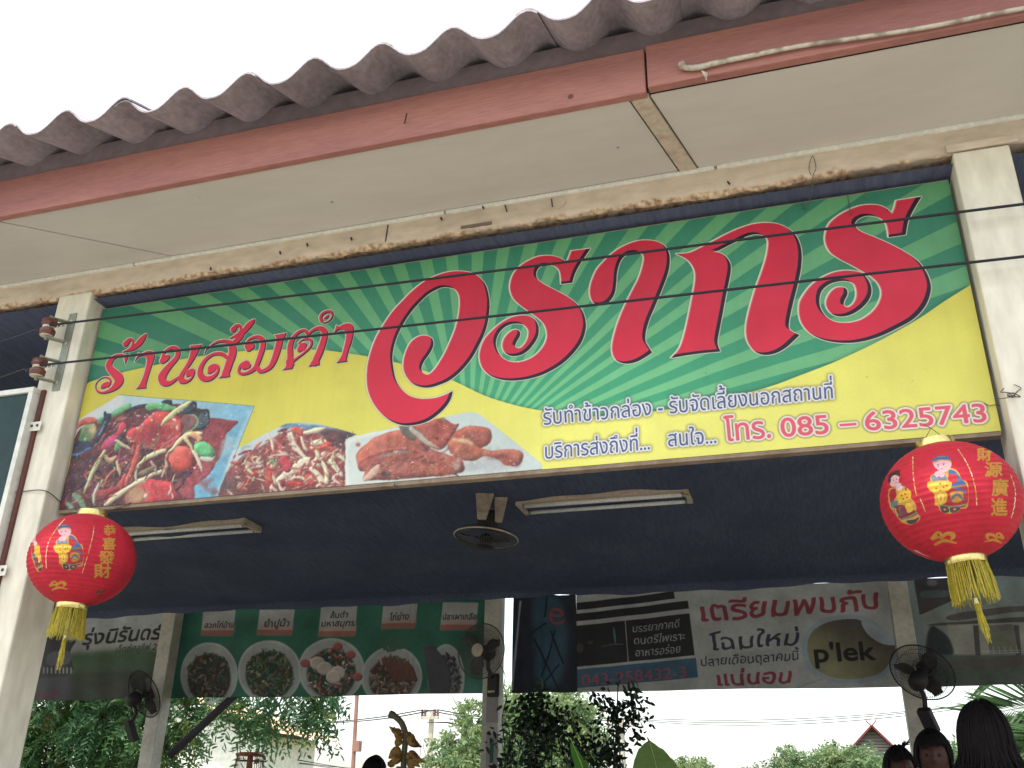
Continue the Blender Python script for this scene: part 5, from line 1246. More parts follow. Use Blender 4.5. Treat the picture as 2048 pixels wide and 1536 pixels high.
mb = MB(); mb.lathe([(.03, .10), (.036, .13), (.034, .165), (.02, .18)], (0, 0, 0), 16, (0, 1, 0)); mb.build('collar', m_fanlt, t, smooth=True, world=False)

# ================================================================= printed banners between the rear posts
YN = 7.74
def banner(name, pa, pb, bg, W_, label, painter, seed, top=.2107, bot=.1085, trans=.07):
    X0_ = at(pa, 1300, YN).x; X1_ = at(pb, 1300, YN).x; zt_, zb_ = Z(top * YN), Z(bot * YN); H_ = int(W_ * (zt_ - zb_) / (X1_ - X0_))
    def fn(P):
        q = plane_xz(P, YN); return np.stack([(q[:, 0] - X0_) / (X1_ - X0_) * W_, (zt_ - q[:, 1]) / (zt_ - zb_) * H_], 1)
    cv = Canvas(W_, H_, fn, bg); painter(cv)
    for c_i in range(3): cv.a[..., c_i] = boxblur(cv.a[..., c_i], 1)
    lm = cv.a.mean(2, keepdims=True); cv.a[:] = (lm + (cv.a - lm) * .72) * .80 + .13
    cv.a *= 1 + (smooth_noise(H_, W_, 90, seed) * .16 + smooth_noise(H_, W_, 18, seed + 1) * .06)[..., None]
    mat = image_mat(name + '_print', cv.a, rough=.55, gain=.60, spec=.15, trans=trans)
    n, m_ = 50, 14; V = []; U = []; r = random.Random(seed); ph = r.uniform(0, 6)
    for j in range(m_ + 1):
        for i in range(n + 1):
            u, v = i / n, j / m_; d = .016 * math.sin(u * 11 + ph) * math.sin(v * 2.5 + .4) + .006 * math.sin(u * 37 + v * 3 + ph)
            sag = .012 * math.sin(u * math.pi * 3 + ph) * (1 if j in (0, m_) else .6)
            V.append((X0_ + (X1_ - X0_) * u, YN - .012 + d, zb_ + (zt_ - zb_) * v + sag * (1 if v > .5 else .5) * .7)); U.append((u, v))
    w = n + 1; mb = MB(); mb.add(V, [(j * w + i, j * w + i + 1, (j + 1) * w + i + 1, (j + 1) * w + i) for j in range(m_) for i in range(n)])
    o = mb.build('hanging_banner', mat, smooth=True, base=((X0_ + X1_) / 2, YN, zb_)); UVn = np.array(U); add_uv(o, lambda co: UVn)
    tag(o, label, 'banner', 'printed banners between the rear posts')
    return o
def Tz(cv, ox, oy, k): cv.T = (ox, oy, k)
def pa1(c):
    Tz(c, 40, 1190, 4.096)
    c.poly([(60, 520), (400, 480), (1200, 470), (1240, 960), (0, 960)], (74, 112, 66), soft=14); c.poly([(60, 700), (1250, 640), (1240, 960), (0, 960)], (62, 66, 46), soft=16)
    for k in range(60): c.ell(RR.uniform(420, 1200), RR.uniform(500, 860), RR.uniform(20, 80), RR.uniform(6, 16), RR.uniform(-20, 20), RR.choice([(120, 70, 50), (70, 90, 50), (90, 70, 50), (60, 100, 60)]), soft=4, a=.3)
    c.poly([(60, 420), (260, 340), (300, 300), (400, 370), (480, 370), (430, 470), (440, 640), (170, 700)], (52, 46, 52), soft=2); c.poly([(250, 480), (420, 460), (420, 560), (240, 580)], (112, 106, 130), soft=2, a=.7)
    c.poly([(120, 700), (430, 690), (380, 880), (100, 900)], (72, 66, 74), soft=3)
    for k in range(8): c.stroke([(200 + k * 34, 600, 7), (200 + k * 34, 640, 7)], (196, 190, 170), a=.8, soft=1)
    c.poly([(120, 800), (330, 780), (310, 860), (120, 880)], (110, 40, 40), soft=4, a=.6)
    c.text("รุ่งนิรันดร์", (167, 1289), (322, 1279), 22, (40, 38, 42), bold=3.2, slant=.12)
    c.text("เอ็กซ์คลูซีฟ 2", (229, 1306), (315, 1301), 10.5, (60, 58, 58), bold=1.2, slant=.12)
banner('estate_banner', 30, 322, (206, 202, 196), 1000, 'pale estate banner with dark Thai heading left of the green menu banner', pa1, 31)
def dish(c, x, y, rx, ry, pal_, seed, plate=(214, 216, 210)):
    r = random.Random(seed)
    c.ell(x, y, rx, ry, 0, plate, soft=1); c.ell(x, y, rx * .93, ry * .93, 0, tuple(v * .9 for v in plate), soft=3)
    c.ell(x, y + ry * .1, rx * .74, ry * .76, 0, tuple(v * .55 for v in pal_[0]), soft=5)
    for k in range(190):
        a = r.uniform(0, 6.28); q = math.sqrt(r.random()) * .74; xx_, yy_ = x + rx * q * math.cos(a), y + ry * q * math.sin(a) + ry * .06
        rstroke(c, xx_, yy_, r.uniform(10, 46), r.uniform(3, 10), r.uniform(0, 180), jitter(r.choice(pal_), 20, r), vol=.8)
def pa2(c):
    Tz(c, 340, 1190, 2.9257)
    c.poly([(1480, 560), (2000, 480), (2000, 700), (1480, 700)], (70, 150, 130), soft=12, a=.7)
    GRN = [(66, 120, 70), (50, 90, 60), (96, 140, 80), (130, 90, 60), (170, 160, 120), (80, 56, 44)]
    MIX = [(70, 120, 80), (206, 110, 96), (226, 210, 196), (60, 90, 70), (190, 70, 60)]
    BRN = [(150, 100, 80), (120, 70, 60), (180, 140, 110), (206, 170, 140), (90, 60, 54), (96, 116, 90)]
    dish(c, 230, 470, 170, 190, [(96, 76, 54), (70, 60, 46), (60, 80, 50), (150, 120, 80), (50, 70, 50)], 1)
    dish(c, 590, 450, 190, 185, GRN, 2)
    dish(c, 950, 440, 190, 190, MIX, 3)
    dish(c, 1300, 480, 180, 180, BRN, 4)
    dish(c, 1620, 480, 110, 190, [(110, 104, 112), (70, 60, 70), (150, 146, 150), (50, 46, 54)], 5)
    for x, y in ((870, 400), (910, 430), (985, 455), (960, 480)): c.ell(x, y, 44, 40, 0, (226, 200, 180), vol=.8)
    for x, y in ((800, 400), (985, 300), (1100, 480), (1060, 350)): c.ell(x, y, 28, 24, 0, (206, 80, 70), vol=.8)
    for k in range(5): c.stroke([(1250 + k * 34, 380 + k * 6, 16), (1290 + k * 30, 440, 20), (1320 + k * 30, 500, 12)], (130, 66, 50), vol=.9)
    for k in range(30): c.ell(1290 + RR.uniform(-70, 70), 290 + RR.uniform(-24, 30), 22, 9, RR.uniform(0, 180), (60, 120, 76), soft=1)
    c.stroke([(1520, 330, 40), (1570, 440, 66), (1580, 560, 60), (1560, 640, 30)], (84, 78, 88), vol=.9)
    for x0_, x1_, yt, yb in ((190, 380, 105, 240), (520, 730, 98, 235), (880, 1092, 70, 240), (1242, 1442, 70, 198), (1592, 1800, 60, 208)):
        sk = 8; c.poly([(x0_ + sk, yt - 12), (x1_ + sk, yt - 14), (x1_ - sk, yb), (x0_ - sk, yb)], (206, 200, 192), smooth=False); c.poly([(x0_ + 2, yb - 62), (x1_ + 4, yb - 64), (x1_ - sk, yb), (x0_ - sk, yb)], (220, 176, 160), smooth=False, soft=5, a=.8); c.poly([(x0_ - 4, yb - 30), (x1_ - 2, yb - 30), (x1_ - sk, yb), (x0_ - sk, yb)], (214, 104, 82), smooth=False)
    def lb(body, x0_, x1_, y, h): c.text(body, (340 + x0_ / 2.9257, 1190 + y / 2.9257), (340 + x1_ / 2.9257, 1190 + (y - 4) / 2.9257), h / 2.9257, (52, 50, 60), bold=1.4, slant=.1, hand=.4)
    lb("ลวกไก่บ้าน", 200, 372, 196, 26); lb("ยำปูม้า", 552, 702, 188, 32); lb("ส้มตำ", 940, 1042, 134, 26); lb("มหาสมุทร", 888, 1080, 184, 28); lb("ไก่ย่าง", 1284, 1396, 152, 30); lb("ปลาเผาเกลือ", 1598, 1796, 150, 28)
banner('menu_banner', 352, 985, (34, 128, 96), 1800, 'green menu banner with five food dishes and small Thai name plates', pa2, 32)
def pa3(c):
    Tz(c, 1010, 1170, 5.12)
    c.poly([(300, 160), (560, 150), (640, 500), (570, 1000), (330, 1000), (300, 600)], (46, 104, 136), soft=26, a=.85)
    c.poly([(60, 380), (240, 420), (120, 900), (60, 900)], (46, 50, 80), soft=20, a=.6)
    for st in ([(300, 560), (500, 960), (560, 1080)], [(520, 480), (440, 760), (370, 940)], [(480, 480), (560, 700), (600, 800)], [(420, 400), (300, 470), (260, 520)], [(560, 820), (440, 960), (380, 1040)], [(430, 140), (420, 260), (410, 330)]): c.stroke([(a, b, 9) for a, b in st], (22, 26, 44), soft=1)
    c.stroke([(480, 310, 13), (540, 318, 13), (590, 300, 13), (580, 265, 13), (530, 252, 14), (480, 275, 14), (468, 330, 14), (500, 385, 14), (560, 395, 14), (612, 362, 12)], (214, 56, 76))
    c.poly([(155, 160), (178, 160), (90, 1080), (66, 1080)], (190, 186, 190), smooth=False)
banner('blue_banner', 1026, 1154, (34, 38, 58), 520, 'dark blue banner with a pink letter e and crossed lines beside the middle post', pa3, 33)
def pa4(c):
    Tz(c, 1010, 1170, 5.12); BK = (40, 36, 42)
    c.poly([(735, 100), (735, 400), (690, 405), (700, 1070), (640, 1080), (640, 100)], (34, 38, 58), smooth=False)
    c.poly([(735, 405), (668, 410), (700, 1085), (735, 1085)], (206, 204, 204), smooth=False)
    for q in ([(735, 185), (1730, 66), (1742, 142), (735, 260)], [(735, 298), (1872, 162), (1884, 243), (735, 375)], [(695, 425), (1888, 292), (1942, 720), (722, 842)]): c.poly(q, BK, smooth=False)
    c.poly([(722, 870), (1955, 748), (1978, 948), (730, 1058)], (54, 108, 150), smooth=False)
    c.stroke([(1238, 366, 4), (1270, 796, 4)], (206, 204, 204))
    c.stroke([(1120, 440, 6), (1130, 520, 10), (1138, 600, 4)], (96, 150, 156), soft=2); c.ell(770, 650, 40, 50, 0, (96, 70, 66), soft=6); c.ell(880, 590, 26, 16, 0, (80, 76, 80), soft=4); c.stroke([(1000, 632, 3), (1100, 610, 4), (1220, 610, 3)], (120, 116, 120), soft=1)
    def tx(b, x0_, y0_, x1_, y1_, h, cc, **k): c.text(b, (1010 + x0_ / 5.12, 1170 + y0_ / 5.12), (1010 + x1_ / 5.12, 1170 + y1_ / 5.12), h / 5.12, cc, **k)
    tx("บรรยากาศดี", 1310, 486, 1782, 436, 62, (206, 206, 214), bold=.8, slant=.15, hand=.4); tx("ดนตรีไพเราะ", 1322, 612, 1842, 560, 62, (206, 206, 214), bold=.8, slant=.15, hand=.4); tx("อาหารอร่อย", 1338, 736, 1792, 690, 62, (206, 206, 214), bold=.8, slant=.15, hand=.4)
    tx("043-258432-3", 794, 1036, 1856, 946, 118, (220, 76, 96), refh=.71, bold=1.2)
    Tz(c, 1250, 1100, 2.566)
    def ty(b, x0_, y0_, x1_, y1_, h, cc, **k): c.text(b, (1250 + x0_ / 2.566, 1100 + y0_ / 2.566), (1250 + x1_ / 2.566, 1100 + y1_ / 2.566), h / 2.566, cc, **k)
    CR_ = (196, 44, 62); NV = (52, 52, 84)
    ty("เตรียมพบกับ", 388, 372, 1300, 300, 78, CR_, bold=4.2, slant=.1, hand=.45); ty("โฉมใหม่", 432, 520, 890, 486, 62, NV, bold=2.4, slant=.12, hand=.45); ty("ปลายเดือนตุลาคมนี้", 388, 598, 890, 566, 36, NV, bold=1.2, slant=.12, hand=.45); ty("แน่นอน", 472, 700, 852, 680, 56, CR_, bold=3.6, slant=.1, hand=.45)
    c.stroke([(1372, 250, 14), (1380, 300, 16)], CR_)
    c.poly([(905, 500), (940, 410), (1020, 350), (1150, 330), (1260, 350), (1340, 420), (1395, 480), (1400, 560), (1340, 640), (1240, 680), (1100, 680), (1000, 650), (930, 600)], (176, 196, 214), soft=4)
    c.poly([(935, 500), (960, 420), (1040, 370), (1150, 352), (1215, 362), (1250, 420), (1320, 470), (1385, 490), (1370, 560), (1310, 630), (1200, 660), (1080, 655), (990, 620), (950, 570)], (176, 168, 104), grad=((96, 80, 70), .9, -1.1))
    c.poly([(1215, 362), (1300, 390), (1370, 450), (1388, 486), (1320, 480), (1245, 430)], (196, 206, 220))
    ty("p'lek", 978, 575, 1285, 560, 96, (30, 26, 30), refh=.71, bold=4.5)
    c.stroke([(470, 712, 3), (800, 720, 3), (930, 690, 4), (1010, 660, 3)], (150, 170, 190), a=.6, soft=1)
banner('news_banner', 1154.5, 1792, (212, 210, 206), 2000, 'white banner with red and navy Thai handwriting, black boxes and a phone number', pa4, 34)
def pa5(c):
    Tz(c, 1740, 1130, 5.688)
    c.poly([(480, 60), (1100, 60), (1100, 330), (590, 560), (560, 560)], (84, 70, 74), smooth=False); c.poly([(560, 60), (960, 60), (960, 360), (560, 360)], (66, 60, 70), soft=8)
    c.ell(700, 200, 60, 40, 0, (130, 116, 110), soft=5); c.poly([(590, 300), (900, 290), (880, 360), (600, 370)], (86, 106, 104), soft=4)
    c.poly([(590, 560), (1400, 190), (2400, 150), (2400, 900), (640, 900)], (150, 176, 170), smooth=False, grad=((176, 170, 156), 0, 1))
    c.poly([(860, 590), (1100, 530), (1752, 470), (2400, 430), (2400, 520), (1700, 540), (1000, 630)], (112, 100, 96)); c.poly([(730, 665), (1100, 640), (2400, 570), (2400, 650), (800, 690)], (96, 92, 88))
    c.poly([(870, 680), (2400, 640), (2400, 1040), (930, 1040)], (196, 190, 172), smooth=False)
    for x in (1170, 1630, 2050): c.poly([(x, 690), (x + 60, 690), (x + 90, 1040), (x + 30, 1040)], (96, 90, 86), smooth=False)
    c.poly([(1290, 690), (1620, 680), (1680, 1010), (1370, 1020)], (140, 132, 122), smooth=False); c.poly([(1350, 760), (1640, 750), (1680, 980), (1390, 990)], (150, 150, 120), smooth=False)
    for k in range(5): c.stroke([(1400 + k * 66, 930, 4), (1412 + k * 66, 1010, 4)], (226, 224, 216))
    c.stroke([(1380, 1005, 5), (1700, 1000, 5)], (226, 224, 216)); c.stroke([(1260, 985, 4), (1700, 975, 4)], (226, 224, 216))
    c.poly([(660, 1030), (640, 850), (690, 700), (760, 720), (900, 850), (930, 1040)], (50, 60, 66), soft=6)
    c.poly([(300, 1020), (2400, 1030), (2400, 1400), (330, 1400)], (96, 112, 96), smooth=False, soft=6); c.poly([(900, 1100), (1700, 1050), (2400, 1060), (2400, 1110), (1000, 1190)], (112, 96, 90), soft=5)
    for k in range(50): c.ell(RR.uniform(350, 2200), RR.uniform(1160, 1380), RR.uniform(30, 90), RR.uniform(6, 16), 0, RR.choice([(84, 106, 84), (110, 120, 100), (76, 90, 70)]), soft=5, a=.5)
banner('house_banner', 1829, 2240, (150, 170, 166), 1300, 'grey green banner picturing a house behind the large lantern tassel', pa5, 35)
m_paper = pm('paper_notice', lin((150, 144, 144)), rough=.8, var=.2)
pn = at(985, 1400, YR - .083)
mb = MB(); mb.box(pn.x - .05, pn.x + .05, YR - .0855, YR - .0835, Z(.6), Z(.82)); tag(mb.build('paper_notice', m_paper, base=(pn.x, YR - .084, Z(.6))), 'grey paper notice stuck on the middle rear post below the fan', 'notice')
pn = at(985, 1470, YR - .083)
mb = MB(); mb.box(pn.x - .05, pn.x + .05, YR - .0855, YR - .0835, Z(.25), Z(.52)); o = mb.build('paper_notice', m_paper, base=(pn.x, YR - .084, Z(.25)))
tag(o, 'torn paper poster with a green print low on the middle rear post', 'notice')
mb = MB(); mb.box(pn.x - .018, pn.x + .012, YR - .0872, YR - .0858, Z(.30), Z(.48)); mb.build('green_print', pm('green_print', (.03, .12, .08)), o)
# ================================================================= people
m_skin = pm('brown_skin', lin((74, 48, 40)), rough=.55, var=.12, scale=20, bump=.03)
m_hair = pm('black_hair', (.014, .011, .012), rough=.65, var=.3, scale=40, bump=.1, spec=.12)
m_eye = pm('eye_white', (.045, .03, .026), rough=.6, var=.02); m_iris = pm('eye_iris', (.02, .012, .01), rough=.2, var=.1)
def skin_mesh(chains, sub=2):
    """chains: list of lists of (x, y, z, r); the first point of later chains may repeat an earlier joint"""
    pts, rad, ed = [], [], []
    def idx(p):
        for i, q in enumerate(pts):
            if (Vector(q) - Vector(p[:3])).length < 1e-4: return i
        pts.append(tuple(p[:3])); rad.append(p[3]); return len(pts) - 1
    for ch in chains:
        ids = [idx(p) for p in ch]
        ed += list(zip(ids[:-1], ids[1:]))
    me = bpy.data.meshes.new('sk'); me.from_pydata(pts, ed, []); o = bpy.data.objects.new('sk', me); col.objects.link(o)
    md = o.modifiers.new('skin', 'SKIN'); md.use_smooth_shade = True; sb = o.modifiers.new('sub', 'SUBSURF'); sb.levels = sb.render_levels = sub
    for i, v in enumerate(me.skin_vertices[0].data): v.radius = (rad[i], rad[i]); v.use_root = (i == 0)
    dg = bpy.context.evaluated_depsgraph_get(); ev = bpy.data.meshes.new_from_object(o.evaluated_get(dg))
    V = [tuple(v.co) for v in ev.vertices]; F = [tuple(p.vertices) for p in ev.polygons]
    bpy.data.objects.remove(o); bpy.data.meshes.remove(me); bpy.data.meshes.remove(ev)
    return V, F
def head_geo(mb):
    n, m_ = 40, 34; V = []
    for j in range(m_ + 1):
        th = math.pi * j / m_
        for i in range(n):
            a = 2 * math.pi * i / n; x, y, z = math.sin(th) * math.sin(a), -math.sin(th) * math.cos(a), math.cos(th)
            w = 1 - .30 * max(0, -z) ** 1.4 if z < 0 else 1 - .04 * z
            X_, Y_, Z_ = x * .074 * w, y * .092 * (1 - .12 * max(0, -z)) , z * .112
            if y < 0:
                g = lambda cx, cz, sx, sz: math.exp(-((x - cx) / sx) ** 2 - ((z - cz) / sz) ** 2)
                Y_ -= .020 * g(0, -.12, .14, .16) + .012 * g(0, .02, .1, .22) - .008 * (g(.38, .06, .2, .12) + g(-.38, .06, .2, .12)) + .006 * g(0, .22, .6, .10) + .008 * g(0, -.42, .26, .06) + .006 * g(0, -.50, .22, .05) + .010 * g(0, -.82, .3, .16)
            V.append((X_, Y_, 1.488 + Z_))
    mb.add(V, [(j * n + i, (j + 1) * n + i, (j + 1) * n + (i + 1) % n, j * n + (i + 1) % n) for j in range(m_) for i in range(n)])
    for s in (-1, 1):
        V = []
        for j in range(7):
            for i in range(10):
                th = math.pi * j / 6; a = 2 * math.pi * i / 10
                V.append((s * .076 + .009 * math.sin(th) * math.cos(a) * 1.0, .004 + .019 * math.sin(th) * math.sin(a), 1.483 + .031 * math.cos(th)))
        mb.add(V, [(j * 10 + i, (j + 1) * 10 + i, (j + 1) * 10 + (i + 1) % 10, j * 10 + (i + 1) % 10) for j in range(6) for i in range(10)])
def person(px, py, Y, yaw, label, hair, shirt, lower, floor=.25, width=1.0):
    top = at(px, py, Y); H = top.z - floor; k = H / 1.612
    t = empty('person', (top.x, top.y, floor), label, 'person', rot=(0, 0, yaw), scale=k)
    J = [[(0, 0, .90, .115), (0, .0, 1.0, .105), (0, .0, 1.14, .122), (0, .005, 1.26, .11), (0, .012, 1.345, .058), (0, .006, 1.40, .046), (0, 0, 1.44, .046)]]
    for s in (-1, 1):
        J.append([(0, .005, 1.26, .11), (s * .10, .01, 1.30, .065), (s * .160, .012, 1.285, .052), (s * .185, .02, 1.16, .040), (s * .195, .015, 1.04, .034), (s * .20, -.03, .92, .029), (s * .205, -.06, .82, .022), (s * .205, -.075, .765, .026)])
        J.append([(0, 0, .90, .115), (s * .085, 0, .83, .088), (s * .09, -.005, .66, .074), (s * .09, -.005, .48, .052), (s * .09, .012, .34, .050), (s * .09, .01, .16, .036), (s * .09, .012, .07, .036), (s * .095, -.10, .035, .032)])
    V, F = skin_mesh(J); mb = MB(); mb.add(V, F); head_geo(mb)
    for s in (-1, 1):                       # thumb and four unequal bent fingers rooted in the palm
        for q, (dy, l) in enumerate(((-.020, .060), (-.007, .072), (.006, .067), (.018, .052))):
            b = Vector((s * .205, -.078 + dy, .765)); mb.tube([b, b + Vector((s * .002, -.003, -.4 * l)), b + Vector((-s * .004, -.006, -.75 * l)), b + Vector((-s * .014, -.006, -l))], [.0085, .0082, .0074, .006], 7)
        b = Vector((s * .203, -.095, .785)); mb.tube([b, b + Vector((-s * .010, -.016, -.016)), b + Vector((-s * .016, -.022, -.040))], [.0095, .0088, .007], 7)
    body = mb.build('body', m_skin, t, smooth=True, world=False)
    for s in (-1, 1):
        e = MB(); e.lathe([(.0001, -.0095), (.007, -.007), (.0098, 0), (.007, .009), (.0001, .012)], (s * .028, -.074, 1.496), 12, (0, 1, 0)); eo = e.build('eye', m_eye, t, smooth=True, world=False)
        e = MB(); e.lathe([(.0001, -.0132), (.004, -.0128), (.0052, -.0105)], (s * .028, -.0725, 1.496), 10, (0, 1, 0)); e.build('iris', m_iris, eo, smooth=True, world=False)
    # shirt and lower clothes follow the body
    Ss = [[(0, 0, .84, .130), (0, 0, 1.0, .122), (0, 0, 1.14, .136), (0, .005, 1.26, .122), (0, .012, 1.335, .068)]]
    for s in (-1, 1): Ss.append([(0, .005, 1.26, .122), (s * .10, .01, 1.305, .076), (s * .165, .012, 1.285, .066), (s * .19, .02, 1.15, .058)])
    V, F = skin_mesh(Ss); mb = MB(); mb.add(V, F); mb.build('shirt', shirt, t, smooth=True, world=False)
    Ss = [[(0, 0, .92, .124), (0, 0, .86, .126)]]
    for s in (-1, 1): Ss.append([(0, 0, .86, .126), (s * .085, 0, .80, .102), (s * .092, -.004, .62, .088), (s * .092, -.002, .44, .072), (s * .092, .01, .2, .062), (s * .092, .012, .1, .06)])
    V, F = skin_mesh(Ss); mb = MB(); mb.add(V, F); mb.build('trousers', lower, t, smooth=True, world=False)
    # hair: a cap hugging the skull plus strands
    rg = random.Random(int(px)); mb = MB(); n, m_ = 44, 26; V = []
    fringe = hair.get('fringe', .25)
    for j in range(m_ + 1):
        th = math.pi * .74 * j / m_
        for i in range(n):
            a = 2 * math.pi * i / n; f = .5 + .5 * math.cos(a)
            lim = math.acos(min(.95, fringe + .12 * math.sin(a * 3))) if f > .72 else math.pi * .74 * (1 - .35 * f)
            th2 = min(th, lim); e = 1.0 + .10 * hair.get('vol', 1) * (1 - .4 * (th2 / math.pi)) + .012 * math.sin(a * 17 + j)
            if th > lim: e *= .965
            V.append((math.sin(th2) * math.sin(a) * .077 * e, -math.sin(th2) * math.cos(a) * .096 * e, 1.490 + math.cos(th2) * .112 * e))
    mb.add(V, [(j * n + i, (j + 1) * n + i, (j + 1) * n + (i + 1) % n, j * n + (i + 1) % n) for j in range(m_) for i in range(n)])
    L_ = hair.get('length', .06); ns = hair.get('n', 240)
    for k_ in range(ns):
        a = rg.uniform(0, 2 * math.pi); f = .5 + .5 * math.cos(a)
        if f > .80 and L_ > .08: continue
        e = 1.08 + rg.uniform(0, .06) + (rg.random() < .06) * rg.uniform(.03, .10); P = []
        th_e = math.acos(fringe) if f > .72 else math.pi * .52
        th_e *= rg.uniform(.85, 1.08)
        for q in range(7):
            th = .1 + (th_e - .1) * q / 6; P.append(Vector((math.sin(th) * math.sin(a) * .077 * e, -math.sin(th) * math.cos(a) * .096 * e, 1.490 + math.cos(th) * .112 * e)))
        if f <= .72:
            l = L_ * rg.uniform(.7, 1.1); o = P[-1]; out = Vector((math.sin(a), -math.cos(a), 0)); fl = hair.get('flare', .1)
            for q in range(1, 5): P.append(o + Vector((0, 0, -l * q / 4)) + out * (fl * l * (q / 4) ** 2 * rg.uniform(.2, 1.2) - .012 * q / 4) + Vector((rg.uniform(-.004, .004), rg.uniform(-.004, .004), 0)))
        mb.tube(P, [rg.uniform(.0018, .0038)] * (len(P) - 1) + [.0006], 4, cap=False)
    ho = mb.build('hair', m_hair, t, smooth=True, world=False)
    if hair.get('tuft'):
        mb = MB()
        for k_ in range(26):
            a = rg.uniform(0, 6.28); P = [Vector((.035, .02, 1.60)), Vector((.045 + .008 * math.cos(a), .02 + .008 * math.sin(a), 1.625)), Vector((.060 + .022 * math.cos(a), .02 + .02 * math.sin(a), 1.640 + rg.uniform(-.02, .018)))]
            mb.tube(P, [.005, .005, .001], 4, cap=False)
        mb.build('hair_knot', m_hair, ho, world=False)
    return t
m_redshirt = pm('red_cloth', lin((196, 40, 56)), rough=.8, var=.15, scale=12); m_dkshirt = pm('navy_cloth', (.03, .03, .05), rough=.85)
m_whshirt = pm('white_cloth', (.6, .6, .58), rough=.85); m_jeans = pm('dark_trousers', (.03, .035, .06), rough=.85)
person(1958, 1406, 3.76, math.radians(184), 'woman seen from behind with shoulder length black hair and a red top', dict(length=.21, n=900, vol=1.35, flare=.5), m_redshirt, m_jeans)
person(1860, 1462, 5.38, math.radians(-8), 'boy with short black hair facing the street beside the rear post', dict(length=.03, n=520, vol=1.4, fringe=.42), m_dkshirt, m_jeans)
person(1794, 1494, 5.88, math.radians(12), 'child with dark hair tied in a small knot on top', dict(length=.04, n=460, vol=1.2, tuft=True, fringe=.45), m_redshirt, m_jeans)
person(750, 1513, 6.8, math.radians(170), 'person with short black hair below the hanging dried bananas, only the head in view', dict(length=.03, n=260, vol=1.2), m_whshirt, m_jeans)

# ================================================================= plants
def leafmat(name, c, tr=.35, rough=.5):
    return pm(name, c, rough=rough, var=.35, scale=2.5, bump=0, trans=tr, spec=.35, fine=.2)
G1 = [leafmat('leaf_green', (.12, .23, .085), .5), leafmat('leaf_dark_green', (.075, .165, .075), .45), leafmat('leaf_yellow_green', (.14, .20, .045), .5), leafmat('leaf_brown', (.13, .09, .04))]
G2 = [leafmat('pale_leaf', (.17, .26, .11), .55), leafmat('mid_leaf', (.10, .19, .08), .5), leafmat('bright_leaf', (.25, .33, .14), .6)]
G3 = [leafmat('ficus_leaf', (.022, .04, .02), .12, .35), leafmat('ficus_leaf_dark', (.014, .026, .015), .08, .35)]  # fig greens kept very dark: their backlit shade is put into the colour
m_bark = pm('bark', (.07, .055, .045), rough=.95, var=.4, scale=12, bscale=50, bump=.4)
def leaf_arrays(P, D, L, W, rng, curl=.25):
    n = len(P); D = D / np.linalg.norm(D, axis=1, keepdims=True); r = rng.normal(size=(n, 3)); Sd = np.cross(D, r); Sd /= np.linalg.norm(Sd, axis=1, keepdims=True) + 1e-9
    Nn = np.cross(D, Sd); L = L[:, None]; W = W[:, None]
    V = np.stack([P, P + D * L * .28 + Sd * W * .42 + Nn * W * curl, P + D * L * .65 + Sd * W * .40 + Nn * W * curl, P + D * L, P + D * L * .65 - Sd * W * .40 + Nn * W * curl, P + D * L * .28 - Sd * W * .42 + Nn * W * curl], 1).reshape(-1, 3)
    b = np.arange(n)[:, None] * 6
    return V, np.concatenate([b + np.array([[0, 1, 2, 3]]), b + np.array([[0, 3, 4, 5]])], 0)
def crown(name, parent, blobs, ntw, mats, wts, seed, ll=.075, lw=.028, tl=.28, per=11, droop=.5, kind='stuff'):
    rng = np.random.default_rng(seed); off = np.array(parent.location)
    vol = np.array([b[3] * b[4] * b[5] for b in blobs]) ** .8; pick = rng.choice(len(blobs), ntw, p=vol / vol.sum()); B = np.array(blobs)[pick]
    u = rng.normal(size=(ntw, 3)); u /= np.linalg.norm(u, axis=1, keepdims=True); rr = rng.random(ntw) ** .45
    base = B[:, :3] + u * rr[:, None] * B[:, 3:6] - off
    # clumps: pull towards random centres so gaps open between them
    nc = max(6, ntw // 60); cc = base[rng.integers(0, ntw, nc)]
    near = np.argmin(((base[:, None, :] - cc[None]) ** 2).sum(2), 1) if ntw * nc < 3e6 else rng.integers(0, nc, ntw)
    base = base + (cc[near] - base) * .30
    d = u + np.array([0, 0, -droop]) + rng.normal(size=(ntw, 3)) * .45; d /= np.linalg.norm(d, axis=1, keepdims=True)
    s = np.cross(d, rng.normal(size=(ntw, 3))); s /= np.linalg.norm(s, axis=1, keepdims=True)
    t = (np.arange(per) + .5) / per; sg = np.where(np.arange(per) % 2 == 0, 1, -1)
    P = base[:, None, :] + d[:, None, :] * (t * tl)[None, :, None] + np.array([0, 0, -1.0])[None, None] * (t ** 2 * tl * .35)[None, :, None]
    D = d[:, None, :] * .5 + s[:, None, :] * sg[None, :, None] + rng.normal(size=(ntw, per, 3)) * .22 + np.array([0, 0, -.25])
    P = P.reshape(-1, 3); D = D.reshape(-1, 3); n = len(P)
    L = ll * rng.uniform(.6, 1.25, n); W = lw * rng.uniform(.7, 1.2, n)
    V, F = leaf_arrays(P, D, L, W, rng)
    cm = rng.choice(len(mats), nc, p=wts); mi = np.where(rng.random(ntw) < .6, cm[near], rng.choice(len(mats), ntw, p=wts)); mi = np.repeat(mi, per); mi = np.concatenate([mi, mi])
    o = np_mesh(name, V, F, mats, parent, mi); tag(o, kind=kind); return o
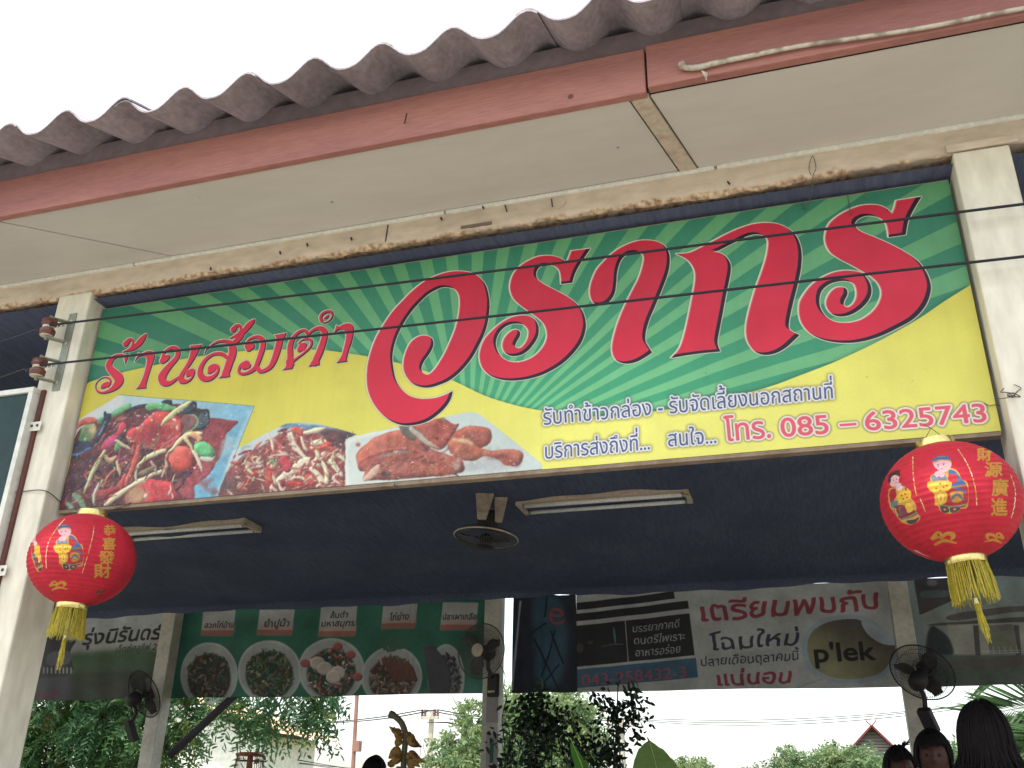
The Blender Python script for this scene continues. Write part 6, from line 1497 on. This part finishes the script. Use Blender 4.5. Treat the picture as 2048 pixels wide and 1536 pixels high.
def tree(name, base, label, trunk, blobs, ntw, mats, wts, seed, group=None, limbs=(), tr=.16, **kw):
    t = empty(name, base, label, 'tree', group); b = Vector(base)
    mb = MB(); P = [b] + [Vector(p) for p in trunk]; C_ = catmull(np.array([tuple(p) for p in P]), False, (), 5); rr = np.linspace(tr, tr * .4, len(C_)); mb.tube([Vector(p) for p in C_], [float(r) for r in rr], 10); mb.build('trunk', m_bark, t, smooth=True)
    rg = random.Random(seed)
    for lb in limbs:
        C_ = catmull(np.array([tuple(p) for p in lb]), False, (), 5); mb = MB(); mb.tube([Vector(p) for p in C_], [float(r) for r in np.linspace(tr * .45, .015, len(C_))], 7)
        for q in range(6):
            s = Vector(C_[rg.randrange(3, len(C_))]); e = s + Vector((rg.uniform(-.8, .8), rg.uniform(-.8, .8), rg.uniform(-.2, .9))); mb.tube([s, (s + e) / 2 + Vector((0, 0, .05)), e], [.03, .02, .008], 5)
        mb.build('limb', m_bark, t, smooth=True)
    crown('crown', t, [tuple(x) for x in blobs], ntw, mats, wts, seed, **kw)
    return t
def bl(px, py, Y, rx, ry, rz): p = at(px, py, Y); return (p.x, p.y, p.z, rx, ry, rz)
YT = 12.5
b0 = at(245, 1600, YT); b0.z = 0
top1 = at(250, 1450, YT); far = at(520, 1330, 11.0)
tree('tamarind_tree', (b0.x, b0.y, 0), 'large feathery leaved tree left behind the pale estate banner, its branch reaching right', [at(243, 1560, YT), at(250, 1480, YT), at(232, 1380, YT), at(220, 1200, YT)],
     [bl(110, 1470, YT, 1.1, 1.2, .75), bl(160, 1400, YT - .5, 1.0, 1.2, .7), bl(300, 1440, YT - .3, .75, 1.0, .75), bl(60, 1540, YT, .7, 1.0, .6), bl(330, 1500, YT + .5, .55, .8, .55), bl(120, 1280, YT, 2.0, 1.9, 1.4), bl(300, 1250, YT, 1.6, 1.7, 1.2), bl(220, 1110, YT, 2.0, 1.9, 1.3),
      bl(480, 1395, 11.2, .42, .6, .32), bl(600, 1405, 11.0, .48, .6, .34), bl(520, 1445, 11.0, .30, .4, .26), bl(655, 1440, 11.0, .22, .3, .24), bl(450, 1425, 11.2, .20, .3, .2), bl(560, 1468, 11.0, .16, .3, .16), bl(560, 1320, 11.0, 1.0, .8, .5), bl(150, 1520, YT, .8, .9, .4)],
     5200, G1, [.44, .36, .15, .05], 41, limbs=[[at(250, 1470, YT), at(330, 1390, 12.0), at(470, 1345, 11.3), at(640, 1340, 11.0)], [at(247, 1520, YT), at(280, 1470, YT - .2), at(330, 1420, YT - .4)], [at(243, 1560, YT), at(300, 1510, YT), at(350, 1495, YT)], [at(250, 1480, YT), at(190, 1420, YT), at(120, 1330, YT)]], ll=.105, lw=.036, tl=.32, per=13)
b0 = at(1010, 1600, 22); b0.z = 0
tree('roadside_tree', (b0.x, b0.y, 0), 'pale green leafy tree behind the middle rear post', [at(1010, 1560, 22), at(1015, 1500, 22), at(1010, 1430, 22)],
     [bl(1000, 1500, 22, 1.2, 1.2, .75), bl(945, 1520, 22, .7, .9, .45), bl(1090, 1490, 22, 1.1, 1.2, .8), bl(900, 1500, 22.5, .5, .7, .3), bl(970, 1440, 22, .75, .9, .45), bl(1120, 1420, 22, .95, 1, .55), bl(1060, 1400, 22.3, .8, .9, .5), bl(1170, 1470, 22, .7, .9, .7), bl(900, 1535, 22, .6, .8, .35), bl(1030, 1540, 21.5, 1.5, 1, .5)],
     2300, G2, [.4, .3, .3], 42, limbs=[[at(1015, 1520, 22), at(960, 1480, 22), at(930, 1450, 22)], [at(1012, 1510, 22), at(1060, 1460, 22), at(1100, 1420, 22)]], ll=.13, lw=.06, tl=.34, per=10)
b0 = at(1640, 1640, 18); b0.z = 0
tree('garden_shrub', (b0.x, b0.y, 0), 'pale green bush in front of the wooden gable house', [at(1640, 1600, 18), at(1640, 1560, 18)],
     [bl(1640, 1528, 18, .8, .8, .28), bl(1690, 1525, 18, .5, .6, .25), bl(1600, 1545, 18, .5, .6, .2), bl(1760, 1545, 17.5, .9, .6, .28), bl(1665, 1505, 18, .3, .4, .18), bl(1640, 1580, 18, 1.4, 1.0, .5), bl(1720, 1500, 18.6, .3, .3, .14)], 1300, G2, [.45, .2, .35], 43, ll=.07, lw=.035, tl=.26, per=10, droop=-.5, tr=.06)
b0 = at(1890, 1640, 20); b0.z = 0
tree('garden_shrub', (b0.x, b0.y, 0), 'low green bush behind the boy and the woman at the right', [at(1890, 1600, 20), at(1890, 1560, 20)],
     [bl(1890, 1535, 20, .9, .7, .3), bl(1960, 1520, 20, .8, .7, .4), bl(2050, 1500, 20, 1.0, .8, .5)], 700, G2, [.45, .25, .3], 44, ll=.08, lw=.04, tl=.28, per=10, droop=-.4, tr=.06)
b0 = at(1390, 1640, 26); b0.z = 0
tree('garden_shrub', (b0.x, b0.y, 0), 'small distant bush right of the big banana leaf', [at(1380, 1600, 26), at(1380, 1570, 26)], [bl(1385, 1545, 26, .8, .7, .3), bl(1350, 1550, 26, .5, .6, .25)], 350, G2, [.45, .25, .3], 45, ll=.09, lw=.045, tl=.3, per=10, droop=-.4, tr=.06)

# potted weeping figs in front of the news banner
m_pot = pm('terracotta_pot', lin((150, 90, 70)), rough=.8, var=.25)
def potted(px, Y, blobs, n, seed, label, sway=0):
    b = at(px, 1500, Y); t = empty('potted_fig', (b.x, b.y, .25), label, 'plant', 'potted fig trees in front of the rear banners')
    mb = MB(); mb.lathe([(.02, .25), (.13, .25), (.17, .5), (.19, .51), (.19, .55), (.165, .55), (.16, .50), (.02, .50)], (b.x, b.y, 0), 24); mb.build('pot', m_pot, t, smooth=True, auto=40)
    rg = random.Random(seed)
    for k in range(3):
        mb = MB(); P = [Vector((b.x + rg.uniform(-.04, .04), b.y + rg.uniform(-.03, .03), .48))]
        bb = blobs[k % len(blobs)]
        P += [P[0] + (Vector(bb[:3]) - P[0]) * f + Vector((rg.uniform(-.05, .05), rg.uniform(-.05, .05), 0)) for f in (.35, .7, 1.0)]
        C_ = catmull(np.array([tuple(p) for p in P]), False, (), 5); mb.tube([Vector(p) for p in C_], [float(r) for r in np.linspace(.014, .004, len(C_))], 6); mb.build('stem', m_bark, t, smooth=True)
    crown('foliage', t, [(q[0], q[1], q[2], q[3] * .74, q[4] * .74, q[5] * .9) for q in blobs], n, G3, [.55, .45], seed, ll=.060, lw=.032, tl=.19, per=7, droop=.35)
    return t
potted(1065, 6.9, [bl(1075, 1430, 6.9, .22, .2, .16), bl(1050, 1490, 6.9, .24, .22, .16), bl(1110, 1460, 6.9, .16, .16, .16), bl(1090, 1390, 6.9, .20, .18, .08), bl(1085, 1350, 6.9, .07, .07, .07), bl(1060, 1560, 6.9, .26, .24, .22), bl(968, 1455, 6.9, .06, .06, .05), bl(1000, 1440, 6.9, .05, .05, .09), bl(1120, 1520, 6.9, .16, .16, .14), bl(1130, 1400, 6.9, .10, .1, .07)], 155, 51, 'dense shade-darkened potted fig beside the middle rear post')
potted(1215, 7.0, [bl(1215, 1440, 7.0, .17, .16, .12), bl(1240, 1400, 7.0, .15, .14, .09), bl(1225, 1345, 7.0, .06, .06, .11), bl(1195, 1500, 7.0, .13, .13, .15), bl(1265, 1410, 7.0, .09, .09, .06), bl(1230, 1490, 7.0, .12, .12, .12), bl(1180, 1560, 7.0, .2, .18, .2), bl(1165, 1395, 7.0, .07, .07, .06), bl(1262, 1470, 7.0, .04, .05, .06)], 95, 52, 'looser shade-darkened potted fig left of the big banana leaf')
# broad leaves
m_bleaf = pm('banana_leaf', lin((120, 150, 84)), rough=.45, var=.25, scale=6, stretch=(1, 1, 6), bump=.05, trans=.45)
m_bleaf2 = pm('young_banana_leaf', lin((96, 160, 70)), rough=.45, var=.25, scale=6, trans=.5)
def big_leaf(t, pts, w, mat, side, name='leaf'):
    P = catmull(np.array([tuple(p) for p in pts]), False, (), 8); n = len(P); V = []
    for i, p in enumerate(P):
        f = i / (n - 1); ww = w * (math.sin(math.pi * min(1, f * .93 + .07)) ** .75) * (1 if f < .97 else .3)
        for j in range(7):
            g = j / 6 - .5; V.append(tuple(Vector(p) + side * (g * 2 * ww) + Vector((0, -.10 * w * abs(g) * 2, -.04 * abs(g))) + Vector((0, 0, .004 * math.sin(i * 2.2) * abs(g) * 2))))
    mb = MB(); mb.add(V, [(i * 7 + j, i * 7 + j + 1, (i + 1) * 7 + j + 1, (i + 1) * 7 + j) for i in range(n - 1) for j in range(6)]); o = mb.build(name, mat, t, smooth=True)
    mb = MB(); mb.tube([Vector(p) + Vector((0, -.006, 0)) for p in P], [float(x) for x in np.linspace(.006, .0015, n)], 5); mb.build('midrib', pm('pale_midrib', lin((196, 200, 130)), rough=.6), o, smooth=True)
b = at(1310, 1700, 6.0); t = empty('banana_plant', (b.x, b.y, .25), 'young banana plant whose one broad leaf points up left of the gable house', 'plant')
mb = MB(); mb.tube([Vector((b.x, b.y, .25)), Vector((b.x, b.y, .9)), Vector((b.x + .02, b.y, 1.2))], [.07, .05, .03], 12); mb.build('stem', m_bleaf, t, smooth=True)
big_leaf(t, [at(1325, 1680, 6.0), at(1322, 1600, 6.0), at(1312, 1530, 6.0), at(1298, 1477, 6.02)], .155, m_bleaf, Vector((1, .15, 0)))
big_leaf(t, [at(1250, 1660, 6.1), at(1190, 1590, 6.2), at(1160, 1520, 6.3), at(1142, 1478, 6.3)], .045, m_bleaf2, Vector((.8, .5, .2)))
big_leaf(t, [at(1340, 1690, 6.0), at(1400, 1620, 5.9), at(1440, 1600, 5.8)], .09, m_bleaf2, Vector((.6, .5, .4)))
# coconut palm at the right edge
m_palm = leafmat('palm_leaflet', (.075, .15, .05), .45); m_rach = pm('palm_rachis', lin((170, 170, 120)), rough=.6)
pb = at(2230, 1600, 12); pt = empty('coconut_palm', (pb.x, pb.y, 0), 'palm with long green fronds entering at the lower right edge', 'tree')
mb = MB(); hub = at(2190, 1440, 12); C_ = catmull(np.array([(pb.x, pb.y, 0), (pb.x - .1, pb.y, hub.z * .5), tuple(hub)]), False, (), 8); mb.tube([Vector(p) for p in C_], [.16] * 3 + [.13] * (len(C_) - 3), 12); mb.build('trunk', m_bark, pt, smooth=True)
rg = np.random.default_rng(9)
ends = [(1985, 1428, 12, .10), (2000, 1330, 12.2, .25), (2030, 1520, 11.8, .05), (2100, 1250, 12, .3), (2330, 1250, 12.3, .3), (2440, 1420, 12, .15), (2380, 1560, 12, 0), (2080, 1560, 12.6, .0), (2200, 1300, 13.2, .3)]
for ex, ey, eY, arch in ends:
    e = at(ex, ey, eY); K = 36; P = [hub + (e - hub) * (i / K) + Vector((0, 0, arch * math.sin(math.pi * i / K))) for i in range(K + 1)]
    mb = MB(); mb.tube(P, [float(x) for x in np.linspace(.018, .003, K + 1)], 5); fr = mb.build('frond', m_rach, pt, smooth=True)
    B_ = []; D_ = []
    for i in range(4, K + 1):
        d = (P[min(i + 1, K)] - P[i - 1]).normalized(); s = d.cross(Vector((0, 1, 0))).normalized()
        for sg in (-1, 1):
            for q in range(2): B_.append(tuple(P[i] - Vector(pt.location))); D_.append(tuple(d * 1.0 + s * sg * (1.0 - .5 * i / K) + Vector((0, rg.uniform(-.35, .35), -.12)) + Vector(rg.uniform(-.08, .08, 3))))
    B_ = np.array(B_); D_ = np.array(D_); n = len(B_); V, F = leaf_arrays(B_, D_, .62 * rg.uniform(.7, 1.1, n), .030 * np.ones(n), rg, .1)
    tag(np_mesh('leaflets', V, F, [m_palm], fr), kind='stuff')
# ---- dried bananas on a hanging stalk
m_stalk = pm('banana_stalk', lin((104, 100, 80)), rough=.7, var=.3, scale=12); m_dry = pm('withered_banana_skin', lin((150, 116, 60)), rough=.6, var=.5, scale=16, base2=lin((74, 52, 42)), thr=(.48, .6), bump=.2)
YBN = 6.7
def A_(x, y, d=0): return at(650 + x / 2.866, 1000 + y / 2.866, YBN + d)
t = empty('dried_banana_bunch', A_(440, 1240), 'bunch of withered brown bananas on a curved stalk hung on strings', 'fruit')
mb = MB(); P = catmull(np.array([tuple(A_(*q)) for q in ((372, 1228), (400, 1240), (440, 1280), (462, 1350), (455, 1440), (450, 1540), (448, 1680))]), False, (), 5)
mb.tube([Vector(p) for p in P], [.028, .030, .030, .028, .026] + [.022] * (len(P) - 5), 12); mb.build('stalk', m_stalk, t, smooth=True)
for (x0b, y0b, x1b, y1b, w) in [(440, 1330, 368, 1298, .020), (445, 1370, 395, 1300, .024), (430, 1400, 420, 1350, .026), (480, 1340, 540, 1400, .022), (470, 1360, 555, 1415, .024), (480, 1330, 500, 1380, .02), (430, 1420, 365, 1480, .030), (440, 1440, 385, 1520, .030), (400, 1500, 360, 1505, .022), (430, 1530, 415, 1560, .02), (485, 1440, 575, 1505, .024), (475, 1450, 545, 1530, .026), (480, 1480, 520, 1560, .022), (440, 1600, 380, 1650, .026), (470, 1600, 540, 1650, .026)]:
    a, b = A_(x0b, y0b, -.01), A_(x1b, y1b, -.02); mid = (a + b) / 2 + Vector((0, -.015, -.012)); q = catmull(np.array([tuple(a), tuple(a * .6 + mid * .4), tuple(mid), tuple(b * .6 + mid * .4), tuple(b)]), False, (), 3)
    rr = [w * .25, w * .5, w * .8, w, w * 1.0, w, w * .9, w * .75, w * .6, w * .45, w * .3, w * .22, w * .12]
    mb = MB(); mb.tube([Vector(v) for v in q], [r * 1.25 for r in rr[:len(q)]], 7); mb.build('banana', m_dry, t)
for x in (455, 485):
    a = A_(x, 1340); top = at(650 + x / 2.866 + 12, 1208, YBN); mb = MB(); mb.tube([a, top], .0011, 5); mb.build('string', m_thin, t)
# ---- bird cage
m_rust = pm('rusty_tin', lin((140, 84, 58)), rough=.8, var=.4, scale=14, bscale=60, base2=lin((206, 190, 170)), thr=(.56, .64)); m_cane = pm('brown_cane', lin((120, 84, 60)), rough=.7, var=.3)
Y_ = 6.9; c0 = at(502, 1505, Y_); t = empty('bird_cage', c0, 'small rusty bird cage with a tin top hanging under the branch', 'bird cage')
mb = MB(); mb.lathe([(.085, 0), (.10, -.005), (.105, -.02), (.10, -.025), (.08, -.02)], c0, 16); mb.build('tin_top', m_rust, t, smooth=True, auto=40)
mb = MB(); mb.box(c0.x - .012, c0.x + .012, c0.y - .02, c0.y + .02, c0.z - .3, c0.z); mb.build('tin_strip', m_rust, t)
for dz, r in ((-.06, .108), (-.30, .135), (-.32, .14)):
    mb = MB(); n = 28; mb.tube([c0 + Vector((r * math.cos(6.2832 * k / n), r * math.sin(6.2832 * k / n), dz)) for k in range(n + 1)], .004, 5, cap=False); mb.build('hoop', m_cane, t)
for k in range(36):
    a = 6.2832 * k / 36; mb = MB(); mb.tube([c0 + Vector((.100 * math.cos(a), .100 * math.sin(a), -.01)), c0 + Vector((.138 * math.cos(a), .138 * math.sin(a), -.32))], .0016, 4, cap=False); mb.build('cage_bar', m_cane, t)
mb = MB(); mb.tube([c0, c0 + Vector((0, 0, .05)), c0 + Vector((.012, 0, .075)), c0 + Vector((.006, 0, .10)), c0 + Vector((-.004, 0, .085))], .0022, 5); mb.tube([c0 + Vector((.006, 0, .095)), at(508, 1212, 6.95)], .0009, 4); mb.build('hook', m_thin, t)

# ================================================================= outside: brace, poles, wires, houses
m_conc = pm('pole_concrete', lin((186, 182, 166)), rough=.85, var=.2, scale=3); m_pole = pm('rusty_steel_pole', lin((160, 120, 106)), rough=.8, var=.3)
mb = MB(); mb.tube([at(338, 1512, 7.76), at(470, 1390, 7.9), at(540, 1325, 8.0)], .036, 10); tag(mb.build('diagonal_brace', m_dark, smooth=True, base=tuple(at(338, 1512, 7.76))), 'dark round diagonal brace rising from the left rear post behind the menu banner', 'brace')
def utility_pole(px, top, Y, label, arms, r=.14):
    b = at(px, 1600, Y); tp = at(px, top, Y); t = empty('utility_pole', (b.x, b.y, 0), label, 'utility pole', 'utility poles beyond the shop')
    mb = MB(); mb.tube([(tp.x, b.y, 0), (tp.x, tp.y, tp.z)], [r * 1.2, r * .8], 8); mb.build('shaft', m_conc, t)
    out = []
    for (dz, w) in arms:
        z = tp.z - dz; mb = MB(); mb.box(tp.x - w, tp.x + w, Y - r - .1, Y - r, z - .05, z + .05); arm = mb.build('crossarm', m_conc, t)
        for s in (-.9, -.55, .55, .9):
            p = Vector((tp.x + s * w, Y - r - .05, z + .05)); mb = MB(); mb.lathe([(.03, 0), (.06, .03), (.03, .07), (.06, .10), (.03, .14), (.05, .17), (.02, .2)], p, 8); mb.build('insulator', m_porc, arm); out.append(p + Vector((0, 0, .2)))
    return out
i1 = utility_pole(450, 1446, 26, 'concrete utility pole with two crossarms seen left below the menu banner', [(.15, .75), (1.0, .85)], r=.13)
i2 = utility_pole(864, 1420, 30, 'concrete utility pole right of the dried bananas', [(.25, .30)], r=.11)
i3 = utility_pole(1243, 1440, 34, 'faint concrete utility pole behind the looser potted fig', [(.2, .5)], r=.11)
i4 = utility_pole(2420, 1330, 30, 'concrete utility pole far right outside the picture edge', [(.2, .7)], r=.13)
b = at(708, 1600, 14); tp = at(719, 1300, 14)
mb = MB(); mb.tube([(b.x, b.y, 0), tuple(tp)], .032, 8); mb.box(b.x - .05, b.x + .045, b.y - .07, b.y + .03, at(705, 1485, 14).z - .13, at(705, 1485, 14).z + .02); tag(mb.build('steel_post', m_pole, base=(b.x, b.y, 0)), 'thin rusty steel post with a small box left of the dried bananas', 'post')
def span(a, b, sag): return [a + (b - a) * f + Vector((0, 0, -sag * 4 * f * (1 - f))) for f in (0, .2, .4, .6, .8, 1)]
cables = empty('overhead_lines', i1[0], 'thin overhead power lines strung between the far utility poles', 'power line')
for k in range(4):
    wire('line', span(i1[k], i2[k], .25), .010, m_wire, parent=cables); wire('line', span(i2[k], i3[k], .25), .010, m_wire, parent=cables)
for k in range(3): wire('line', span(i3[k], i4[k], .75 - .1 * k), .011, m_wire, parent=cables)
for k in range(4): wire('line', [i1[k], i1[k] + Vector((-14, 2, -.6)), i1[k] + Vector((-30, 5, .2))], .010, m_wire, parent=cables)
for k in range(4): wire('line', [i1[4 + k], i1[4 + k] + Vector((6, 1, -.5 - .1 * k)), i2[k] + Vector((0, 0, -.9 - .15 * k))], .009, m_wire, parent=cables)
# white building behind the tree
m_white = pm('white_render', lin((232, 228, 214)), rough=.8, var=.08, scale=1); m_barge = pm('tan_barge', lin((196, 160, 124)), rough=.7); m_glass = pm('dark_glass', (.05, .06, .07), rough=.15, var=.1, spec=.6)
a = at(300, 1600, 24); e = at(640, 1600, 24); apex = at(300, 1368, 24); er = at(560, 1462, 24); el = Vector((apex.x * 2 - er.x, 24, er.z))
t = empty('white_house', (apex.x, 24, 0), 'white rendered house with a tan gable edge behind the feathery tree', 'house')
mb = MB(); wv = [(el.x + .5, 24, 0), (er.x - .5, 24, 0), (er.x - .5, 24, er.z - .1), (apex.x, 24, apex.z - .25), (el.x + .5, 24, er.z - .1)]; wv += [(x, 27, z) for x, y, z in wv]
mb.add(wv, [(4, 3, 2, 1, 0), (5, 6, 7, 8, 9), (0, 1, 6, 5), (1, 2, 7, 6), (4, 0, 5, 9)]); mb.build('wall', m_white, t)
mb = MB(); mb.add([(apex.x, 23.6, apex.z), (er.x + .2, 23.6, er.z - .08), (er.x + .2, 27.4, er.z - .08), (apex.x, 27.4, apex.z), (el.x - .2, 23.6, er.z - .08), (el.x - .2, 27.4, er.z - .08)], [(0, 1, 2, 3), (0, 3, 5, 4)]); ro = mb.build('roof', m_barge, t)
for q in (er, el): mb = MB(); mb.bar((apex.x, 23.62, apex.z), (q.x, 23.62, q.z), .04, .16, up=(0, 1, 0)); mb.build('barge_board', m_barge, ro)
w0 = at(432, 1407, 23.97)
mb = MB(); mb.box(w0.x - .35, w0.x + .35, 23.93, 23.985, w0.z - .18, w0.z + .22); fr = mb.build('window', m_white, t); 
for dx in (-.165, .165): mb = MB(); mb.box(w0.x + dx - .145, w0.x + dx + .145, 23.915, 23.928, w0.z - .14, w0.z + .18); mb.build('pane', m_glass, fr)
# red roofed hut
m_tile = pm('orange_tile', lin((206, 96, 66)), rough=.7, var=.2)
a = at(862, 1540, 27); b = at(945, 1540, 27); c = at(905, 1519, 27)
t = empty('red_roofed_hut', ((a.x + b.x) / 2, 27, 0), 'small hut with an orange red roof low beside the pale tree', 'hut')
mb = MB(); mb.box(a.x + .1, b.x - .1, 27, 29.5, 0, a.z - .02); mb.build('wall', m_white, t)
mb = MB(); z0 = a.z - .05; mb.add([(a.x - .1, 26.7, z0), (b.x + .1, 26.7, z0), (b.x + .1, 29.8, z0), (a.x - .1, 29.8, z0), (c.x - .15, 28.2, c.z + .15), (c.x + .15, 28.2, c.z + .15)], [(0, 1, 5, 4), (1, 2, 5), (2, 3, 4, 5), (3, 0, 4), (3, 2, 1, 0)]); mb.build('roof', m_tile, t)
# gable house with red barge boards
YG = 30; ap = at(1743, 1456, YG); er = at(1806, 1512, YG); el = at(1688, 1515, YG); er.z = el.z = (er.z + el.z) / 2 
m_plank = pm('grey_wood_planks', lin((150, 140, 140)), rough=.85, var=.25, scale=3, stretch=(.3, 1, 4)); m_redw = pm('red_barge', lin((112, 54, 56)), rough=.6, var=.15); m_roofr = pm('dark_red_roof', lin((140, 66, 60)), rough=.8)
t = empty('gable_house', (ap.x, YG, 0), 'wooden gable house with red barge boards and crossed finials at the right', 'house')
n = 9
for i in range(n):
    z0 = el.z + (ap.z - el.z) * i / n; z1 = el.z + (ap.z - el.z) * (i + 1) / n - .015
    def xx2(z, s): f = (z - el.z) / (ap.z - el.z); return (el.x if s < 0 else er.x) * (1 - f) + ap.x * f
    y0 = YG + .10 - .02 * (i % 2)
    v = [(xx2(z0, -1), y0, z0), (xx2(z0, 1), y0, z0), (xx2(z1, 1), y0, z1), (xx2(z1, -1), y0, z1)]; v += [(x, y0 + .04, z) for x, _, z in v]
    mb = MB(); mb.add(v, [(0, 1, 2, 3), (7, 6, 5, 4), (0, 4, 5, 1), (1, 5, 6, 2), (2, 6, 7, 3), (3, 7, 4, 0)]); mb.build('plank', m_plank, t)
mb = MB(); mb.box(el.x + .15, er.x - .15, YG + .2, YG + 6, 0, el.z); mb.build('wall', m_plank, t)
mb = MB(); mb.add([(ap.x, YG - .2, ap.z + .06), (er.x + .1, YG - .2, er.z - .04), (er.x + .1, YG + 6.4, er.z - .04), (ap.x, YG + 6.4, ap.z + .06), (el.x - .1, YG - .2, el.z - .04), (el.x - .1, YG + 6.4, el.z - .04)], [(0, 1, 2, 3), (0, 3, 5, 4)]); ro = mb.build('roof', m_roofr, t); sm = ro.modifiers.new('s', 'SOLIDIFY'); sm.thickness = .06
for q in (er, el):
    mb = MB(); mb.bar((ap.x, YG - .22, ap.z + .05), (q.x + (q.x - ap.x) * .08, YG - .22, q.z - .06), .05, .12, up=(0, 1, 0)); mb.build('barge_board', m_redw, ro)
for s in (-1, 1):
    mb = MB(); mb.tube([(ap.x - s * .03, YG - .22, ap.z), (ap.x + s * .12, YG - .22, ap.z + .16), (ap.x + s * .16, YG - .22, ap.z + .26)], [.02, .016, .005], 5); mb.build('finial', m_redw, ro)
